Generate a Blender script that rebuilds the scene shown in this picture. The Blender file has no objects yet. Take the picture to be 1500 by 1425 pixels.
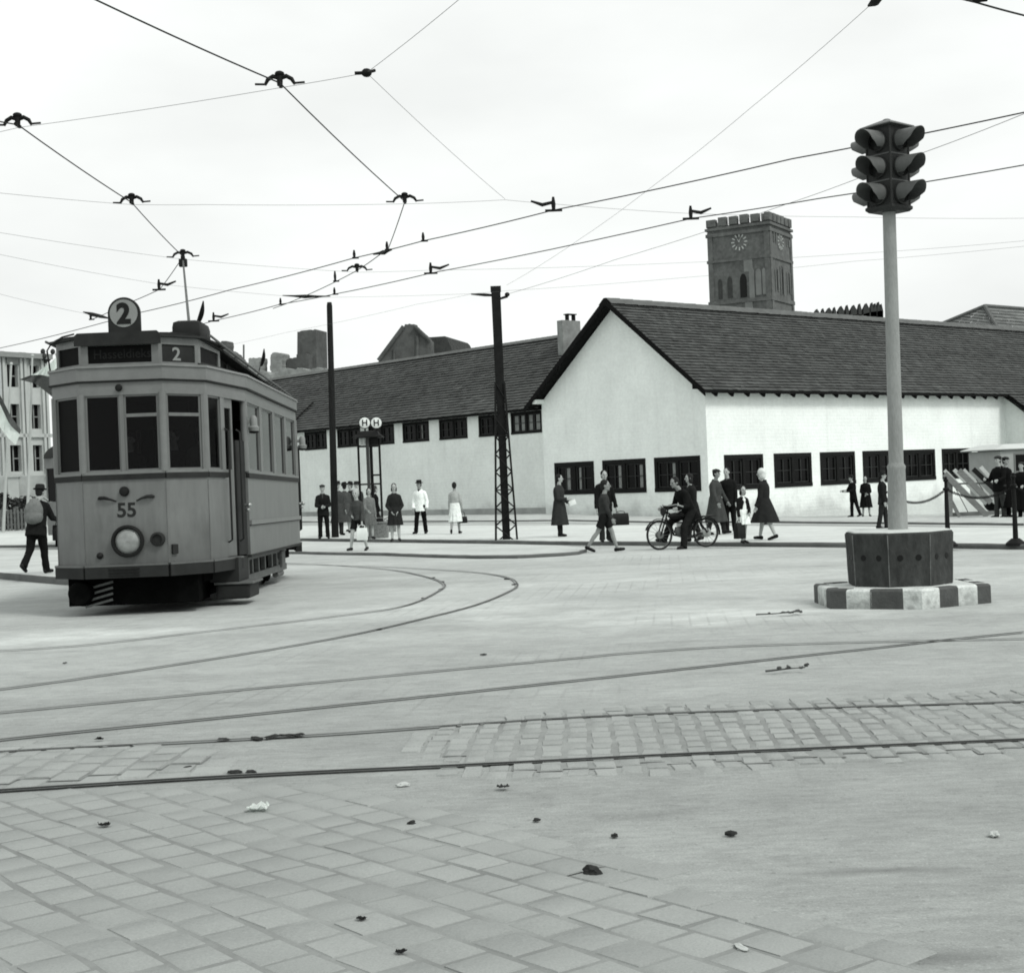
import bpy, bmesh, math, random
from mathutils import Vector, Matrix, noise as mnoise
random.seed(7)
V = Vector
scene = bpy.context.scene
COL = scene.collection
rad = math.radians

# ------------------------------------------------------------------ camera model
F_PX = 2150.0
ROLL = rad(2.29)
PITCH = math.atan(7.5 / F_PX)
CAM = V((0, 0, 1.22))
CAMROT = (Matrix.Rotation(math.pi / 2 - PITCH, 4, 'X') @ Matrix.Rotation(-ROLL, 4, 'Z'))
M3 = CAMROT.to_3x3()

def ray(u, v):
    return M3 @ V(((u - 750) / F_PX, -(v - 712.5) / F_PX, -1))

def sstep(t):
    t = min(1, max(0, t))
    return t * t * (3 - 2 * t)

def gz(x, y):          # the street falls gently away from the camera, and to the east behind
    return -.011 * max(-20, min(y, 36)) - .045 * min(25, max(0, x - 2)) * sstep((y - 45) / 15)

def G(u, v, lift=0.0):
    d = ray(u, v)
    t = 1.0
    while t < 500:
        p = CAM + d * t
        if p.z < gz(p.x, p.y) + lift: break
        t *= 1.01
    lo, hi = t / 1.01, t
    for _ in range(24):
        m = (lo + hi) / 2
        p = CAM + d * m
        if p.z < gz(p.x, p.y) + lift: hi = m
        else: lo = m
    return CAM + d * hi

def PY(u, v, Y):
    d = ray(u, v)
    return CAM + d * (Y / d.y)

def PZ(u, v, z):
    d = ray(u, v)
    return CAM + d * ((z - CAM.z) / d.z)

# ------------------------------------------------------------------ materials
def col(v):
    return (v * .945, v, v * .965, 1)

def M(name, v, rough=.8, ns=3.0, na=.18, bump=.0, bs=40.0, spec=.4, metal=0.0, tone=False, detail=5.0, stretch=None, ns2=None, na2=.0):
    m = bpy.data.materials.new(name)
    m.use_nodes = True
    nt = m.node_tree
    N, L = nt.nodes, nt.links
    b = N['Principled BSDF']
    if v < .06: spec = min(spec, .10)
    b.inputs['Roughness'].default_value = rough
    b.inputs['Specular IOR Level'].default_value = spec
    b.inputs['Metallic'].default_value = metal
    tc = N.new('ShaderNodeTexCoord')
    src = tc.outputs['Object']
    if stretch:
        mp = N.new('ShaderNodeMapping')
        mp.inputs['Scale'].default_value = stretch
        L.new(src, mp.inputs['Vector'])
        src = mp.outputs['Vector']
    def nz(scale, amt, det):
        n = N.new('ShaderNodeTexNoise')
        n.inputs['Scale'].default_value = scale
        n.inputs['Detail'].default_value = det
        n.inputs['Roughness'].default_value = .65
        L.new(src, n.inputs['Vector'])
        r = N.new('ShaderNodeMapRange')
        r.inputs['From Min'].default_value = .25
        r.inputs['From Max'].default_value = .75
        r.inputs['To Min'].default_value = 1 - amt
        r.inputs['To Max'].default_value = 1 + amt
        L.new(n.outputs['Fac'], r.inputs['Value'])
        return r.outputs['Result']
    fac = nz(ns, na, detail)
    def mul(a, c):
        x = N.new('ShaderNodeMath')
        x.operation = 'MULTIPLY'
        L.new(a, x.inputs[0])
        L.new(c, x.inputs[1])
        return x.outputs[0]
    if ns2:
        fac = mul(fac, nz(ns2, na2, 4))
    if tone:
        at = N.new('ShaderNodeAttribute')
        at.attribute_name = 'tone'
        fac = mul(fac, at.outputs['Fac'])
    vm = N.new('ShaderNodeVectorMath')
    vm.operation = 'SCALE'
    vm.inputs[0].default_value = col(v)[:3]
    L.new(fac, vm.inputs['Scale'])
    L.new(vm.outputs[0], b.inputs['Base Color'])
    if bump:
        n = N.new('ShaderNodeTexNoise')
        n.inputs['Scale'].default_value = bs
        n.inputs['Detail'].default_value = 6
        L.new(src, n.inputs['Vector'])
        bp = N.new('ShaderNodeBump')
        bp.inputs['Strength'].default_value = bump
        bp.inputs['Distance'].default_value = .02
        L.new(n.outputs['Fac'], bp.inputs['Height'])
        L.new(bp.outputs['Normal'], b.inputs['Normal'])
    return m

def brick_white(name, v, amt=.10):
    """limewashed brickwork: courses show faintly through the paint"""
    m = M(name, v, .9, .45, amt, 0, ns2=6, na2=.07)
    nt = m.node_tree
    N, L = nt.nodes, nt.links
    b = N['Principled BSDF']
    tc = N.new('ShaderNodeTexCoord')
    sp = N.new('ShaderNodeSeparateXYZ')
    L.new(tc.outputs['Object'], sp.inputs[0])
    ad = N.new('ShaderNodeMath')
    L.new(sp.outputs['X'], ad.inputs[0])
    L.new(sp.outputs['Y'], ad.inputs[1])
    cb = N.new('ShaderNodeCombineXYZ')
    L.new(ad.outputs[0], cb.inputs['X'])
    L.new(sp.outputs['Z'], cb.inputs['Y'])
    br = N.new('ShaderNodeTexBrick')
    br.inputs['Scale'].default_value = 1
    br.inputs['Brick Width'].default_value = .5
    br.inputs['Row Height'].default_value = .16
    br.inputs['Mortar Size'].default_value = .022
    br.inputs['Mortar Smooth'].default_value = .6
    br.inputs['Color1'].default_value = (1, 1, 1, 1)
    br.inputs['Color2'].default_value = (.80, .80, .80, 1)
    br.inputs['Mortar'].default_value = (.45, .45, .45, 1)
    L.new(cb.outputs[0], br.inputs['Vector'])
    # damp, splashed foot of the wall and a few weather streaks
    base = b.inputs['Base Color'].links[0].from_socket
    n2 = N.new('ShaderNodeTexNoise')
    n2.inputs['Scale'].default_value = 1.1
    n2.inputs['Detail'].default_value = 7
    L.new(tc.outputs['Object'], n2.inputs['Vector'])
    hh = N.new('ShaderNodeMath')
    hh.operation = 'MULTIPLY_ADD'
    hh.inputs[1].default_value = -2.2
    L.new(n2.outputs['Fac'], hh.inputs[0])
    L.new(sp.outputs['Z'], hh.inputs[2])
    mr = N.new('ShaderNodeMapRange')
    mr.inputs['From Min'].default_value = -1.1
    mr.inputs['From Max'].default_value = -.35
    mr.inputs['To Min'].default_value = .70
    mr.inputs['To Max'].default_value = 1
    L.new(hh.outputs[0], mr.inputs['Value'])
    m3 = N.new('ShaderNodeMapping')
    m3.inputs['Scale'].default_value = (1.6, 1.6, .16)
    L.new(tc.outputs['Object'], m3.inputs['Vector'])
    n3 = N.new('ShaderNodeTexNoise')
    n3.inputs['Scale'].default_value = 1.4
    n3.inputs['Detail'].default_value = 6
    L.new(m3.outputs[0], n3.inputs['Vector'])
    r3 = N.new('ShaderNodeMapRange')
    r3.inputs['From Min'].default_value = .55
    r3.inputs['From Max'].default_value = .78
    r3.inputs['To Min'].default_value = 1
    r3.inputs['To Max'].default_value = .91
    L.new(n3.outputs['Fac'], r3.inputs['Value'])
    m4 = N.new('ShaderNodeMath')
    m4.operation = 'MULTIPLY'
    L.new(mr.outputs[0], m4.inputs[0])
    L.new(r3.outputs[0], m4.inputs[1])
    v2 = N.new('ShaderNodeVectorMath')
    v2.operation = 'SCALE'
    L.new(base, v2.inputs[0])
    L.new(m4.outputs[0], v2.inputs['Scale'])
    L.new(v2.outputs[0], b.inputs['Base Color'])
    nz = N.new('ShaderNodeTexNoise')
    nz.inputs['Scale'].default_value = 9
    nz.inputs['Detail'].default_value = 8
    L.new(tc.outputs['Object'], nz.inputs['Vector'])
    am = N.new('ShaderNodeMath')
    am.operation = 'MULTIPLY_ADD'
    am.inputs[1].default_value = .9
    L.new(nz.outputs['Fac'], am.inputs[0])
    L.new(br.outputs['Color'], am.inputs[2])
    bp = N.new('ShaderNodeBump')
    bp.inputs['Strength'].default_value = .24
    bp.inputs['Distance'].default_value = .05
    L.new(am.outputs[0], bp.inputs['Height'])
    L.new(bp.outputs['Normal'], b.inputs['Normal'])
    return m

def glass_mat(name, tint=.6, rough=.03, ior=1.3):
    m = bpy.data.materials.new(name)
    m.use_nodes = True
    nt = m.node_tree
    N, L = nt.nodes, nt.links
    for n in list(N):
        if n.type != 'OUTPUT_MATERIAL': N.remove(n)
    out = [n for n in N if n.type == 'OUTPUT_MATERIAL'][0]
    tr = N.new('ShaderNodeBsdfTransparent')
    tr.inputs['Color'].default_value = (tint, tint, tint, 1)
    gl = N.new('ShaderNodeBsdfGlossy')
    gl.inputs['Roughness'].default_value = rough
    fr = N.new('ShaderNodeFresnel')
    fr.inputs['IOR'].default_value = ior
    mx = N.new('ShaderNodeMixShader')
    L.new(fr.outputs[0], mx.inputs[0])
    L.new(tr.outputs[0], mx.inputs[1])
    L.new(gl.outputs[0], mx.inputs[2])
    L.new(mx.outputs[0], out.inputs['Surface'])
    return m

def gray_cache():
    d = {}
    def f(v, rough=.85):
        k = (round(v, 3), rough)
        if k not in d:
            d[k] = M('cloth_grey_%d' % round(v * 1000), v, rough, 14, .22, .35, 90, spec=.05)
        return d[k]
    return f
cloth = gray_cache()

MAT = dict(
    tram=M('tram_paint', .125, .36, 1.3, .16, .05, 30, spec=.5, ns2=5, na2=.13, stretch=(3, 3, .55)),
    tram_light=M('tram_paint_pale', .135, .36, 1.3, .14, .05, 30, spec=.5, ns2=7, na2=.12),
    tram_dark=M('tram_trim_dark', .022, .6, 4, .3, .05, 30),
    tram_black=M('underframe_black', .004, .95, 6, .4, .3, 30, spec=.02),
    tram_steel=M('worn_steel', .10, .6, 8, .35, .2, 30, metal=.2),
    roofdark=M('roof_felt', .03, .75, 3, .3, .2, 20),
    interior=M('varnished_interior', .025, .8, 4, .3, spec=.1),
    black=M('black_paint', .012, .5, 8, .3, .1, 30),
    signblack=M('sign_black', .004, .6, 8, .3, spec=.06),
    signwhite=M('enamel_white', .70, .5, 4, .1),
    signgrey=M('enamel_grey', .20, .6, 5, .15),
    faint=M('faint_letter', .013, .7, 30, .5),
    wire=M('wire_copper_dark', .03, .6, 8, .2),
    wirethin=M('span_wire_grey', .10, .6, 8, .2),
    wood=M('tarred_wood', .014, .85, 5, .45, .5, 20, stretch=(8, 8, .8)),
    iron=M('lattice_iron', .010, .6, 6, .4, .2, 30),
    wallwhite=brick_white('limewashed_brick', .82),
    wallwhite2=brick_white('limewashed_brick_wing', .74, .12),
    plinth=M('plinth_cement', .33, .9, 1.2, .25, .3, 15),
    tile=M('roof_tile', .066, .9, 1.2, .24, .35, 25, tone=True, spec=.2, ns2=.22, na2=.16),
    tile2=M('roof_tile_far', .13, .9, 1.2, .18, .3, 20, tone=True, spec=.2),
    ridge=M('ridge_tile', .095, .9, 2.5, .3, .3, 20),
    tarblack=M('tarred_board', .005, .8, 5, .4, .2, 20, spec=.25),
    winframe=M('window_frame_dark', .009, .7, 6, .3, spec=.12),
    bars=M('glazing_bar', .034, .7, 6, .3, spec=.15),
    pane=M('dark_glass', .004, .15, 2, .3, spec=.10),
    curtain=M('curtain', .22, .9, 9, .3),
    stone_tower=M('tower_brick', .095, .95, .35, .3, .5, 3, ns2=2.0, na2=.35),
    stone_light=M('tower_stone_pale', .15, .95, .6, .25, .4, 4),
    ruin=M('ruin_brick', .075, .95, .4, .35, .6, 4, ns2=1.8, na2=.3),
    ruin2=M('ruin_plaster', .20, .95, .5, .3, .5, 4, ns2=2, na2=.25),
    concrete=M('concrete_pole', .25, .85, 3, .16, .35, 40, ns2=30, na2=.14, stretch=(2, 2, .5)),
    concrete_dark=M('stained_concrete', .045, .9, 2.6, .3, .45, 25, ns2=10, na2=.3, stretch=(1.6, 1.6, .7)),
    kerb_white=M('kerb_paint_white', .56, .85, 7, .32, .4, 40, ns2=28, na2=.22),
    kerb_black=M('kerb_paint_dark', .062, .8, 5, .35, .3, 40),
    islandtop=M('island_top', .50, .9, 3, .15, .2, 40),
    signal=M('signal_paint', .030, .55, 5, .25, .1, 40, ns2=30, na2=.15),
    signal_lt=M('visor_paint', .085, .5, 5, .3, .1, 40),
    lens=M('signal_lens', .02, .15, 3, .2, spec=.6),
    skin=M('skin', .36, .6, 20, .08, spec=.3),
    skin_d=M('skin_tanned', .24, .6, 20, .08, spec=.3),
    hair_d=M('hair_dark', .018, .7, 60, .4, .3, 120),
    hair_l=M('hair_fair', .34, .7, 60, .3, .3, 120),
    shoe=M('shoe_leather', .012, .5, 10, .3),
    face=M('face_dark', .03, .6, 10, .1),
    bag=M('bag_leather', .014, .55, 8, .3, .2, 40),
    bagw=M('bag_white', .72, .8, 8, .1),
    wicker=M('wicker', .17, .8, 25, .5, .6, 60),
    plank=M('old_plank', .17, .85, 4, .3, .4, 25, stretch=(1, 1, 6)),
    plank_l=M('pale_plank', .48, .85, 4, .2, .3, 25),
    facade=M('facade_plaster', .40, .9, .4, .12, .2, 10, ns2=4, na2=.06),
    facade_d=M('facade_frieze', .22, .9, .6, .2, .2, 10),
    flagw=M('flag_white', .85, .9, 5, .08),
    flagd=M('flag_dark', .13, .9, 5, .2),
    leaf=M('hedge_leaf', .05, .8, 2.5, .5, tone=True),
    fence=M('fence_board', .12, .9, 5, .4),
    rubber=M('tyre_rubber', .02, .8, 9, .3),
    chrome=M('dull_chrome', .35, .3, 9, .2, metal=.8),
    paper=M('paper_scrap', .80, .9, 9, .1),
    dirt=M('dirt_clod', .03, .95, 20, .4, .6, 60),
    pebble=M('pebble', .45, .9, 20, .2, .4, 60),
    twig=M('dry_twig', .06, .9, 20, .4),
    flatwhite=M('white_canvas', .50, .8, 3, .12),
    groove_dust=M('groove_filled', .085, .95, 3, .5, .2, 30),
    arris=M('facet_highlight_pale', .12, .9, 9, .5, .3, 40),  # pale edge colour standing in for light on the block's facets
    van=M('van_grey', .26, .5, 3, .12),
    lampglass=M('headlamp_glass', .19, .12, 6, .5, spec=.6),
)
def grime(m, z0, z1, amt, sc=4.0):
    """road dirt splashed up the lower panels"""
    nt = m.node_tree
    N, L = nt.nodes, nt.links
    b = N['Principled BSDF']
    base = b.inputs['Base Color'].links[0].from_socket
    tc = N.new('ShaderNodeTexCoord')
    sp = N.new('ShaderNodeSeparateXYZ')
    L.new(tc.outputs['Object'], sp.inputs[0])
    n = N.new('ShaderNodeTexNoise')
    n.inputs['Scale'].default_value = sc
    n.inputs['Detail'].default_value = 7
    L.new(tc.outputs['Object'], n.inputs['Vector'])
    a = N.new('ShaderNodeMath')
    a.operation = 'MULTIPLY_ADD'
    a.inputs[1].default_value = -.9
    L.new(n.outputs['Fac'], a.inputs[0])
    L.new(sp.outputs['Z'], a.inputs[2])
    r = N.new('ShaderNodeMapRange')
    r.inputs['From Min'].default_value = z0 - .45
    r.inputs['From Max'].default_value = z1 - .45
    r.inputs['To Min'].default_value = 1 - amt
    r.inputs['To Max'].default_value = 1
    L.new(a.outputs[0], r.inputs['Value'])
    v = N.new('ShaderNodeVectorMath')
    v.operation = 'SCALE'
    L.new(base, v.inputs[0])
    L.new(r.outputs[0], v.inputs['Scale'])
    L.new(v.outputs[0], b.inputs['Base Color'])
grime(MAT['tram'], .45, 1.25, .42)
grime(MAT['kerb_white'], -.02, .14, .45, 14)
grime(MAT['concrete_dark'], -.1, .2, -.25, 9)
MAT['glass'] = glass_mat('tram_glass', tint=.50, ior=1.2)
MAT['glass_l'] = glass_mat('tram_side_glass', tint=.32, ior=1.26)

# ------------------------------------------------------------------ mesh helpers
class MB:
    def __init__(s):
        s.b = bmesh.new()
    def face(s, pts):
        try:
            return s.b.faces.new([s.b.verts.new(p) for p in pts])
        except ValueError:
            return None
    def box(s, c, d, rot=None, bev=0):
        """box centred at c of full size d"""
        m = Matrix.Translation(V(c))
        if rot is not None: m = m @ rot.to_4x4()
        r = bmesh.ops.create_cube(s.b, size=1, matrix=m @ Matrix.Diagonal(V((*d, 1))))
        if bev:
            es = set()
            for v in r['verts']:
                es.update(v.link_edges)
            bmesh.ops.bevel(s.b, geom=list(es), offset=bev, segments=2, affect='EDGES', profile=.6)
        return s
    def b2(s, x0, x1, y0, y1, z0, z1, bev=0):
        return s.box(((x0 + x1) / 2, (y0 + y1) / 2, (z0 + z1) / 2), (abs(x1 - x0), abs(y1 - y0), abs(z1 - z0)), None, bev)
    def loft(s, rings, cap=True, closed=True):
        vs = [[s.b.verts.new(p) for p in r] for r in rings]
        n = len(vs[0])
        for a, c in zip(vs, vs[1:]):
            for i in range(n if closed else n - 1):
                j = (i + 1) % n
                try: s.b.faces.new((a[i], a[j], c[j], c[i]))
                except ValueError: pass
        if cap:
            for r in (list(reversed(vs[0])), vs[-1]):
                try: s.b.faces.new(r)
                except ValueError: pass
        return s
    def cyl(s, p0, p1, r0, r1=None, n=12, cap=True):
        r1 = r0 if r1 is None else r1
        p0, p1 = V(p0), V(p1)
        d = (p1 - p0)
        if d.length < 1e-6: return s
        q = d.to_track_quat('Z', 'Y')
        rings = []
        for p, r in ((p0, r0), (p1, r1)):
            rings.append([p + q @ V((r * math.cos(2 * math.pi * i / n), r * math.sin(2 * math.pi * i / n), 0)) for i in range(n)])
        return s.loft(rings, cap)
    def tube(s, pts, r, n=6, cap=True):
        pts = [V(p) for p in pts]
        rings = []
        ref = None
        for i, p in enumerate(pts):
            t = (pts[min(i + 1, len(pts) - 1)] - pts[max(i - 1, 0)]).normalized()
            a = t.cross(V((0, 0, 1)))
            if a.length < .05: a = t.cross(V((1, 0, 0)))
            a.normalize()
            if ref is not None and a.dot(ref) < 0: a = -a
            ref = a
            bq = t.cross(a)
            rr = r[i] if isinstance(r, (list, tuple)) else r
            rings.append([p + (a * math.cos(2 * math.pi * k / n) + bq * math.sin(2 * math.pi * k / n)) * rr for k in range(n)])
        return s.loft(rings, cap)
    def lathe(s, prof, c=(0, 0, 0), n=20, axis=None):
        c = V(c)
        q = V(axis).to_track_quat('Z', 'Y') if axis is not None else None
        rings = []
        for r, z in prof:
            ring = []
            for i in range(n):
                p = V((r * math.cos(2 * math.pi * i / n), r * math.sin(2 * math.pi * i / n), z))
                ring.append(c + (q @ p if q else p))
            rings.append(ring)
        return s.loft(rings, True)
    def ell(s, c, r, rot=None, sub=2):
        m = Matrix.Translation(V(c))
        if rot is not None: m = m @ rot.to_4x4()
        bmesh.ops.create_icosphere(s.b, subdivisions=sub, radius=1, matrix=m @ Matrix.Diagonal(V((*r, 1))))
        return s
    def cap_(s, p0, r0, p1, r1, n=12, sub=2):
        s.cyl(p0, p1, r0, r1, n)
        s.ell(p0, (r0,) * 3, sub=sub)
        s.ell(p1, (r1,) * 3, sub=sub)
        return s
    def prism(s, poly, ext):
        """polygon (3-D points) extruded along vector ext"""
        e = V(ext)
        a = [s.b.verts.new(V(p)) for p in poly]
        c = [s.b.verts.new(V(p) + e) for p in poly]
        n = len(a)
        s.b.faces.new(a)
        s.b.faces.new(list(reversed(c)))
        for i in range(n):
            j = (i + 1) % n
            s.b.faces.new((a[j], a[i], c[i], c[j]))
        return s
    def mesh(s, name, smooth=None):
        bmesh.ops.recalc_face_normals(s.b, faces=s.b.faces)
        me = bpy.data.meshes.new(name)
        s.b.to_mesh(me)
        s.b.free()
        if smooth is not None:
            ca = math.cos(smooth)
            for p in me.polygons: p.use_smooth = True
            try: me.set_sharp_from_angle(angle=smooth)
            except Exception: pass
        return me
    def build(s, name, mat, parent=None, smooth=rad(40), loc=None):
        return link(name, s.mesh(name, smooth), mat, parent, loc)

def link(name, me, mat, parent=None, loc=None):
    o = bpy.data.objects.new(name, me)
    if mat is not None:
        me.materials.clear()
        me.materials.append(MAT[mat] if isinstance(mat, str) else mat)
    COL.objects.link(o)
    if parent is not None: o.parent = parent
    if loc is not None: o.location = loc
    return o

def tag(o, label=None, cat=None, group=None, kind=None):
    if label: o['label'] = label
    if cat: o['category'] = cat
    if group: o['group'] = group
    if kind: o['kind'] = kind
    return o

def thing(name, label, cat, loc=(0, 0, 0), rz=0, group=None, rx=0):
    o = bpy.data.objects.new(name, None)
    o.empty_display_size = .2
    COL.objects.link(o)
    o.location = loc
    o.rotation_euler = (rx, 0, rz)
    return tag(o, label, cat, group)

def copy_tree(o, parent=None):
    c = o.copy()
    COL.objects.link(c)
    if parent is not None: c.parent = parent
    for ch in list(o.children): copy_tree(ch, c)
    return c

def set_tone(me, fn):
    at = me.attributes.new('tone', 'FLOAT', 'FACE')
    for i, p in enumerate(me.polygons):
        at.data[i].value = fn(p)

def text_mesh(s, size, ext=.004, bold=0.0, sx=1.0):
    cu = bpy.data.curves.new('t', 'FONT')
    cu.body = s
    cu.size = size
    cu.extrude = ext
    cu.offset = bold
    cu.align_x = 'CENTER'
    cu.align_y = 'CENTER'
    o = bpy.data.objects.new('t', cu)
    COL.objects.link(o)
    dg = bpy.context.evaluated_depsgraph_get()
    me = bpy.data.meshes.new_from_object(o.evaluated_get(dg))
    bpy.data.objects.remove(o)
    xs = [v.co.x for v in me.vertices]
    ys = [v.co.y for v in me.vertices]
    cx, cy = (min(xs) + max(xs)) / 2, (min(ys) + max(ys)) / 2
    for v in me.vertices: v.co = V(((v.co.x - cx) * sx, v.co.y - cy, v.co.z))
    return me

def remesh(mb, voxel, smooth_it=4, post=None):
    me = mb.mesh('vol')
    o = bpy.data.objects.new('vol', me)
    COL.objects.link(o)
    m = o.modifiers.new('r', 'REMESH')
    m.mode = 'VOXEL'
    m.voxel_size = voxel
    m.use_smooth_shade = True
    if smooth_it:
        sm = o.modifiers.new('s', 'SMOOTH')
        sm.iterations = smooth_it
        sm.factor = .5
    dg = bpy.context.evaluated_depsgraph_get()
    r = bpy.data.meshes.new_from_object(o.evaluated_get(dg))
    bpy.data.objects.remove(o)
    bpy.data.meshes.remove(me)
    if post:
        for v in r.vertices: v.co = post(v.co)
    for p in r.polygons: p.use_smooth = True
    return r

# ================================================================== SETTING
def axis_vals(a):
    out = []
    for lo, hi, st in a:
        n = int(round((hi - lo) / st))
        out += [lo + (hi - lo) * i / n for i in range(n)]
    out.append(a[-1][1])
    return out

gx = axis_vals([(-700, -100, 100), (-100, -40, 10), (-40, 40, 2), (40, 100, 10), (100, 700, 100)])
gy = axis_vals([(-30, 0, 5), (0, 34, 2), (34, 38, .5), (38, 80, 2), (80, 140, 10), (140, 900, 95)])
mb = MB()
vv = [[mb.b.verts.new((x, y, gz(x, y))) for x in gx] for y in gy]
for j in range(len(gy) - 1):
    for i in range(len(gx) - 1):
        mb.b.faces.new((vv[j][i], vv[j][i + 1], vv[j + 1][i + 1], vv[j + 1][i]))

def ground_mat(name, v, dust=1.0):
    m = M(name, v, .93, .35, .06, .30, 26, spec=.25, ns2=140, na2=.20)
    nt = m.node_tree
    N, L = nt.nodes, nt.links
    b = N['Principled BSDF']
    base = b.inputs['Base Color'].links[0].from_socket
    tc = N.new('ShaderNodeTexCoord')
    # wheel-swept streaks running across the square, and worn dark and dusty pale patches
    def layer(scale, st, lo, hi, c0, c1, det=5, rotz=0.0):
        mp = N.new('ShaderNodeMapping')
        mp.inputs['Scale'].default_value = st
        mp.inputs['Rotation'].default_value = (0, 0, rotz)
        L.new(tc.outputs['Object'], mp.inputs['Vector'])
        n = N.new('ShaderNodeTexNoise')
        n.inputs['Scale'].default_value = scale
        n.inputs['Detail'].default_value = det
        n.inputs['Roughness'].default_value = .6
        n.inputs['Distortion'].default_value = .35
        L.new(mp.outputs[0], n.inputs['Vector'])
        r = N.new('ShaderNodeMapRange')
        r.inputs['From Min'].default_value = lo
        r.inputs['From Max'].default_value = hi
        r.inputs['To Min'].default_value = c0
        r.inputs['To Max'].default_value = c1
        L.new(n.outputs['Fac'], r.inputs['Value'])
        return r.outputs[0]
    fac = None
    for a in ((.10, (.55, 1.6, 1), .42, .66, .93, 1.17), (.55, (.45, 1.4, 1), .34, .62, .93, 1.04, 8, .12), (14, (.5, 1.6, 1), .35, .65, .91, 1.09, 5),
              (1.1, (.5, 1.3, 1), .60, .80, 1.0, .70, 7), (3.4, (.8, 1.2, 1), .58, .78, 1.0, .78, 7),
              (5.5, (1, 1, 1), .66, .80, 1.0, 1.18, 4), (1.3, (.16, 3.2, 1), .56, .74, 1.0, .94, 6, .06), (38, (1, 1, 1), .58, .76, 1.0, .70, 3), (70, (1, 1, 1), .60, .78, 1.0, 1.28, 2), (2.2, (1, 1, 1), .38, .62, .93, 1.06, 8)):
        o = layer(*a)
        if fac is None: fac = o
        else:
            x = N.new('ShaderNodeMath')
            x.operation = 'MULTIPLY'
            L.new(fac, x.inputs[0])
            L.new(o, x.inputs[1])
            fac = x.outputs[0]
    # old setts showing faintly through the thin asphalt in places
    m5 = N.new('ShaderNodeMapping')
    m5.inputs['Rotation'].default_value = (0, 0, rad(-84))
    L.new(tc.outputs['Object'], m5.inputs['Vector'])
    br = N.new('ShaderNodeTexBrick')
    br.inputs['Scale'].default_value = 1
    br.inputs['Brick Width'].default_value = .24
    br.inputs['Row Height'].default_value = .17
    br.inputs['Mortar Size'].default_value = .016
    br.inputs['Mortar Smooth'].default_value = .7
    br.inputs['Color1'].default_value = (1.04, 1.04, 1.04, 1)
    br.inputs['Color2'].default_value = (.97, .97, .97, 1)
    br.inputs['Mortar'].default_value = (.83, .83, .83, 1)
    L.new(m5.outputs[0], br.inputs['Vector'])
    msk = layer(.42, (1, 1, 1), .50, .64, 0, 1, 5)
    mxb = N.new('ShaderNodeMix')
    mxb.data_type = 'FLOAT'
    mxb.inputs[2].default_value = 1.0
    L.new(msk, mxb.inputs[0])
    L.new(br.outputs['Color'], mxb.inputs[3])
    xb = N.new('ShaderNodeMath')
    xb.operation = 'MULTIPLY'
    L.new(fac, xb.inputs[0])
    L.new(mxb.outputs[0], xb.inputs[1])
    fac = xb.outputs[0]
    # beyond the rails (north) the square is a shade dustier
    sp = N.new('ShaderNodeSeparateXYZ')
    L.new(tc.outputs['Object'], sp.inputs[0])
    r = N.new('ShaderNodeMapRange')
    r.inputs['From Min'].default_value = 8
    r.inputs['From Max'].default_value = 17
    r.inputs['To Min'].default_value = 1.0
    r.inputs['To Max'].default_value = 1 + .46 * dust
    L.new(sp.outputs['Y'], r.inputs['Value'])
    x = N.new('ShaderNodeMath')
    x.operation = 'MULTIPLY'
    L.new(fac, x.inputs[0])
    L.new(r.outputs[0], x.inputs[1])
    # patches of blown lime dust lying on the asphalt
    for (cx, cy, rx_, ry_, amt) in ((2.3, 14.3, 3.4, 1.5, .62), (-.9, 16.5, 2.2, 1.6, .28), (-4.6, 14.6, 2.6, 1.3, .52), (3.2, 20.5, 4.5, 1.6, .2), (1.4, 11.9, .75, .16, -.22), (2.1, 12.1, .8, .14, -.15), (1.12, 4.62, .30, .05, -.35), (1.28, 4.58, .16, .06, -.25), (.97, 3.76, .30, .09, -.42), (-2.6, 10.8, 2.2, .35, -.14)):
        mp = N.new('ShaderNodeMapping')
        mp.inputs['Location'].default_value = (-cx / rx_, -cy / ry_, 0)
        mp.inputs['Scale'].default_value = (1 / rx_, 1 / ry_, 0)
        L.new(tc.outputs['Object'], mp.inputs['Vector'])
        nn = N.new('ShaderNodeTexNoise')
        nn.inputs['Scale'].default_value = 1.6
        nn.inputs['Detail'].default_value = 6
        L.new(tc.outputs['Object'], nn.inputs['Vector'])
        ln_ = N.new('ShaderNodeVectorMath')
        ln_.operation = 'LENGTH'
        L.new(mp.outputs[0], ln_.inputs[0])
        ad = N.new('ShaderNodeMath')
        ad.operation = 'MULTIPLY_ADD'
        ad.inputs[1].default_value = 1.6
        L.new(nn.outputs['Fac'], ad.inputs[0])
        L.new(ln_.outputs['Value'], ad.inputs[2])
        rr_ = N.new('ShaderNodeMapRange')
        rr_.inputs['From Min'].default_value = .75
        rr_.inputs['From Max'].default_value = 1.75
        rr_.inputs['To Min'].default_value = 1 + amt
        rr_.inputs['To Max'].default_value = 1
        L.new(ad.outputs[0], rr_.inputs['Value'])
        y_ = N.new('ShaderNodeMath')
        y_.operation = 'MULTIPLY'
        L.new(x.outputs[0], y_.inputs[0])
        L.new(rr_.outputs[0], y_.inputs[1])
        x = y_
    vm = N.new('ShaderNodeVectorMath')
    vm.operation = 'SCALE'
    L.new(base, vm.inputs[0])
    L.new(x.outputs[0], vm.inputs['Scale'])
    L.new(vm.outputs[0], b.inputs['Base Color'])
    return m

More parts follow.
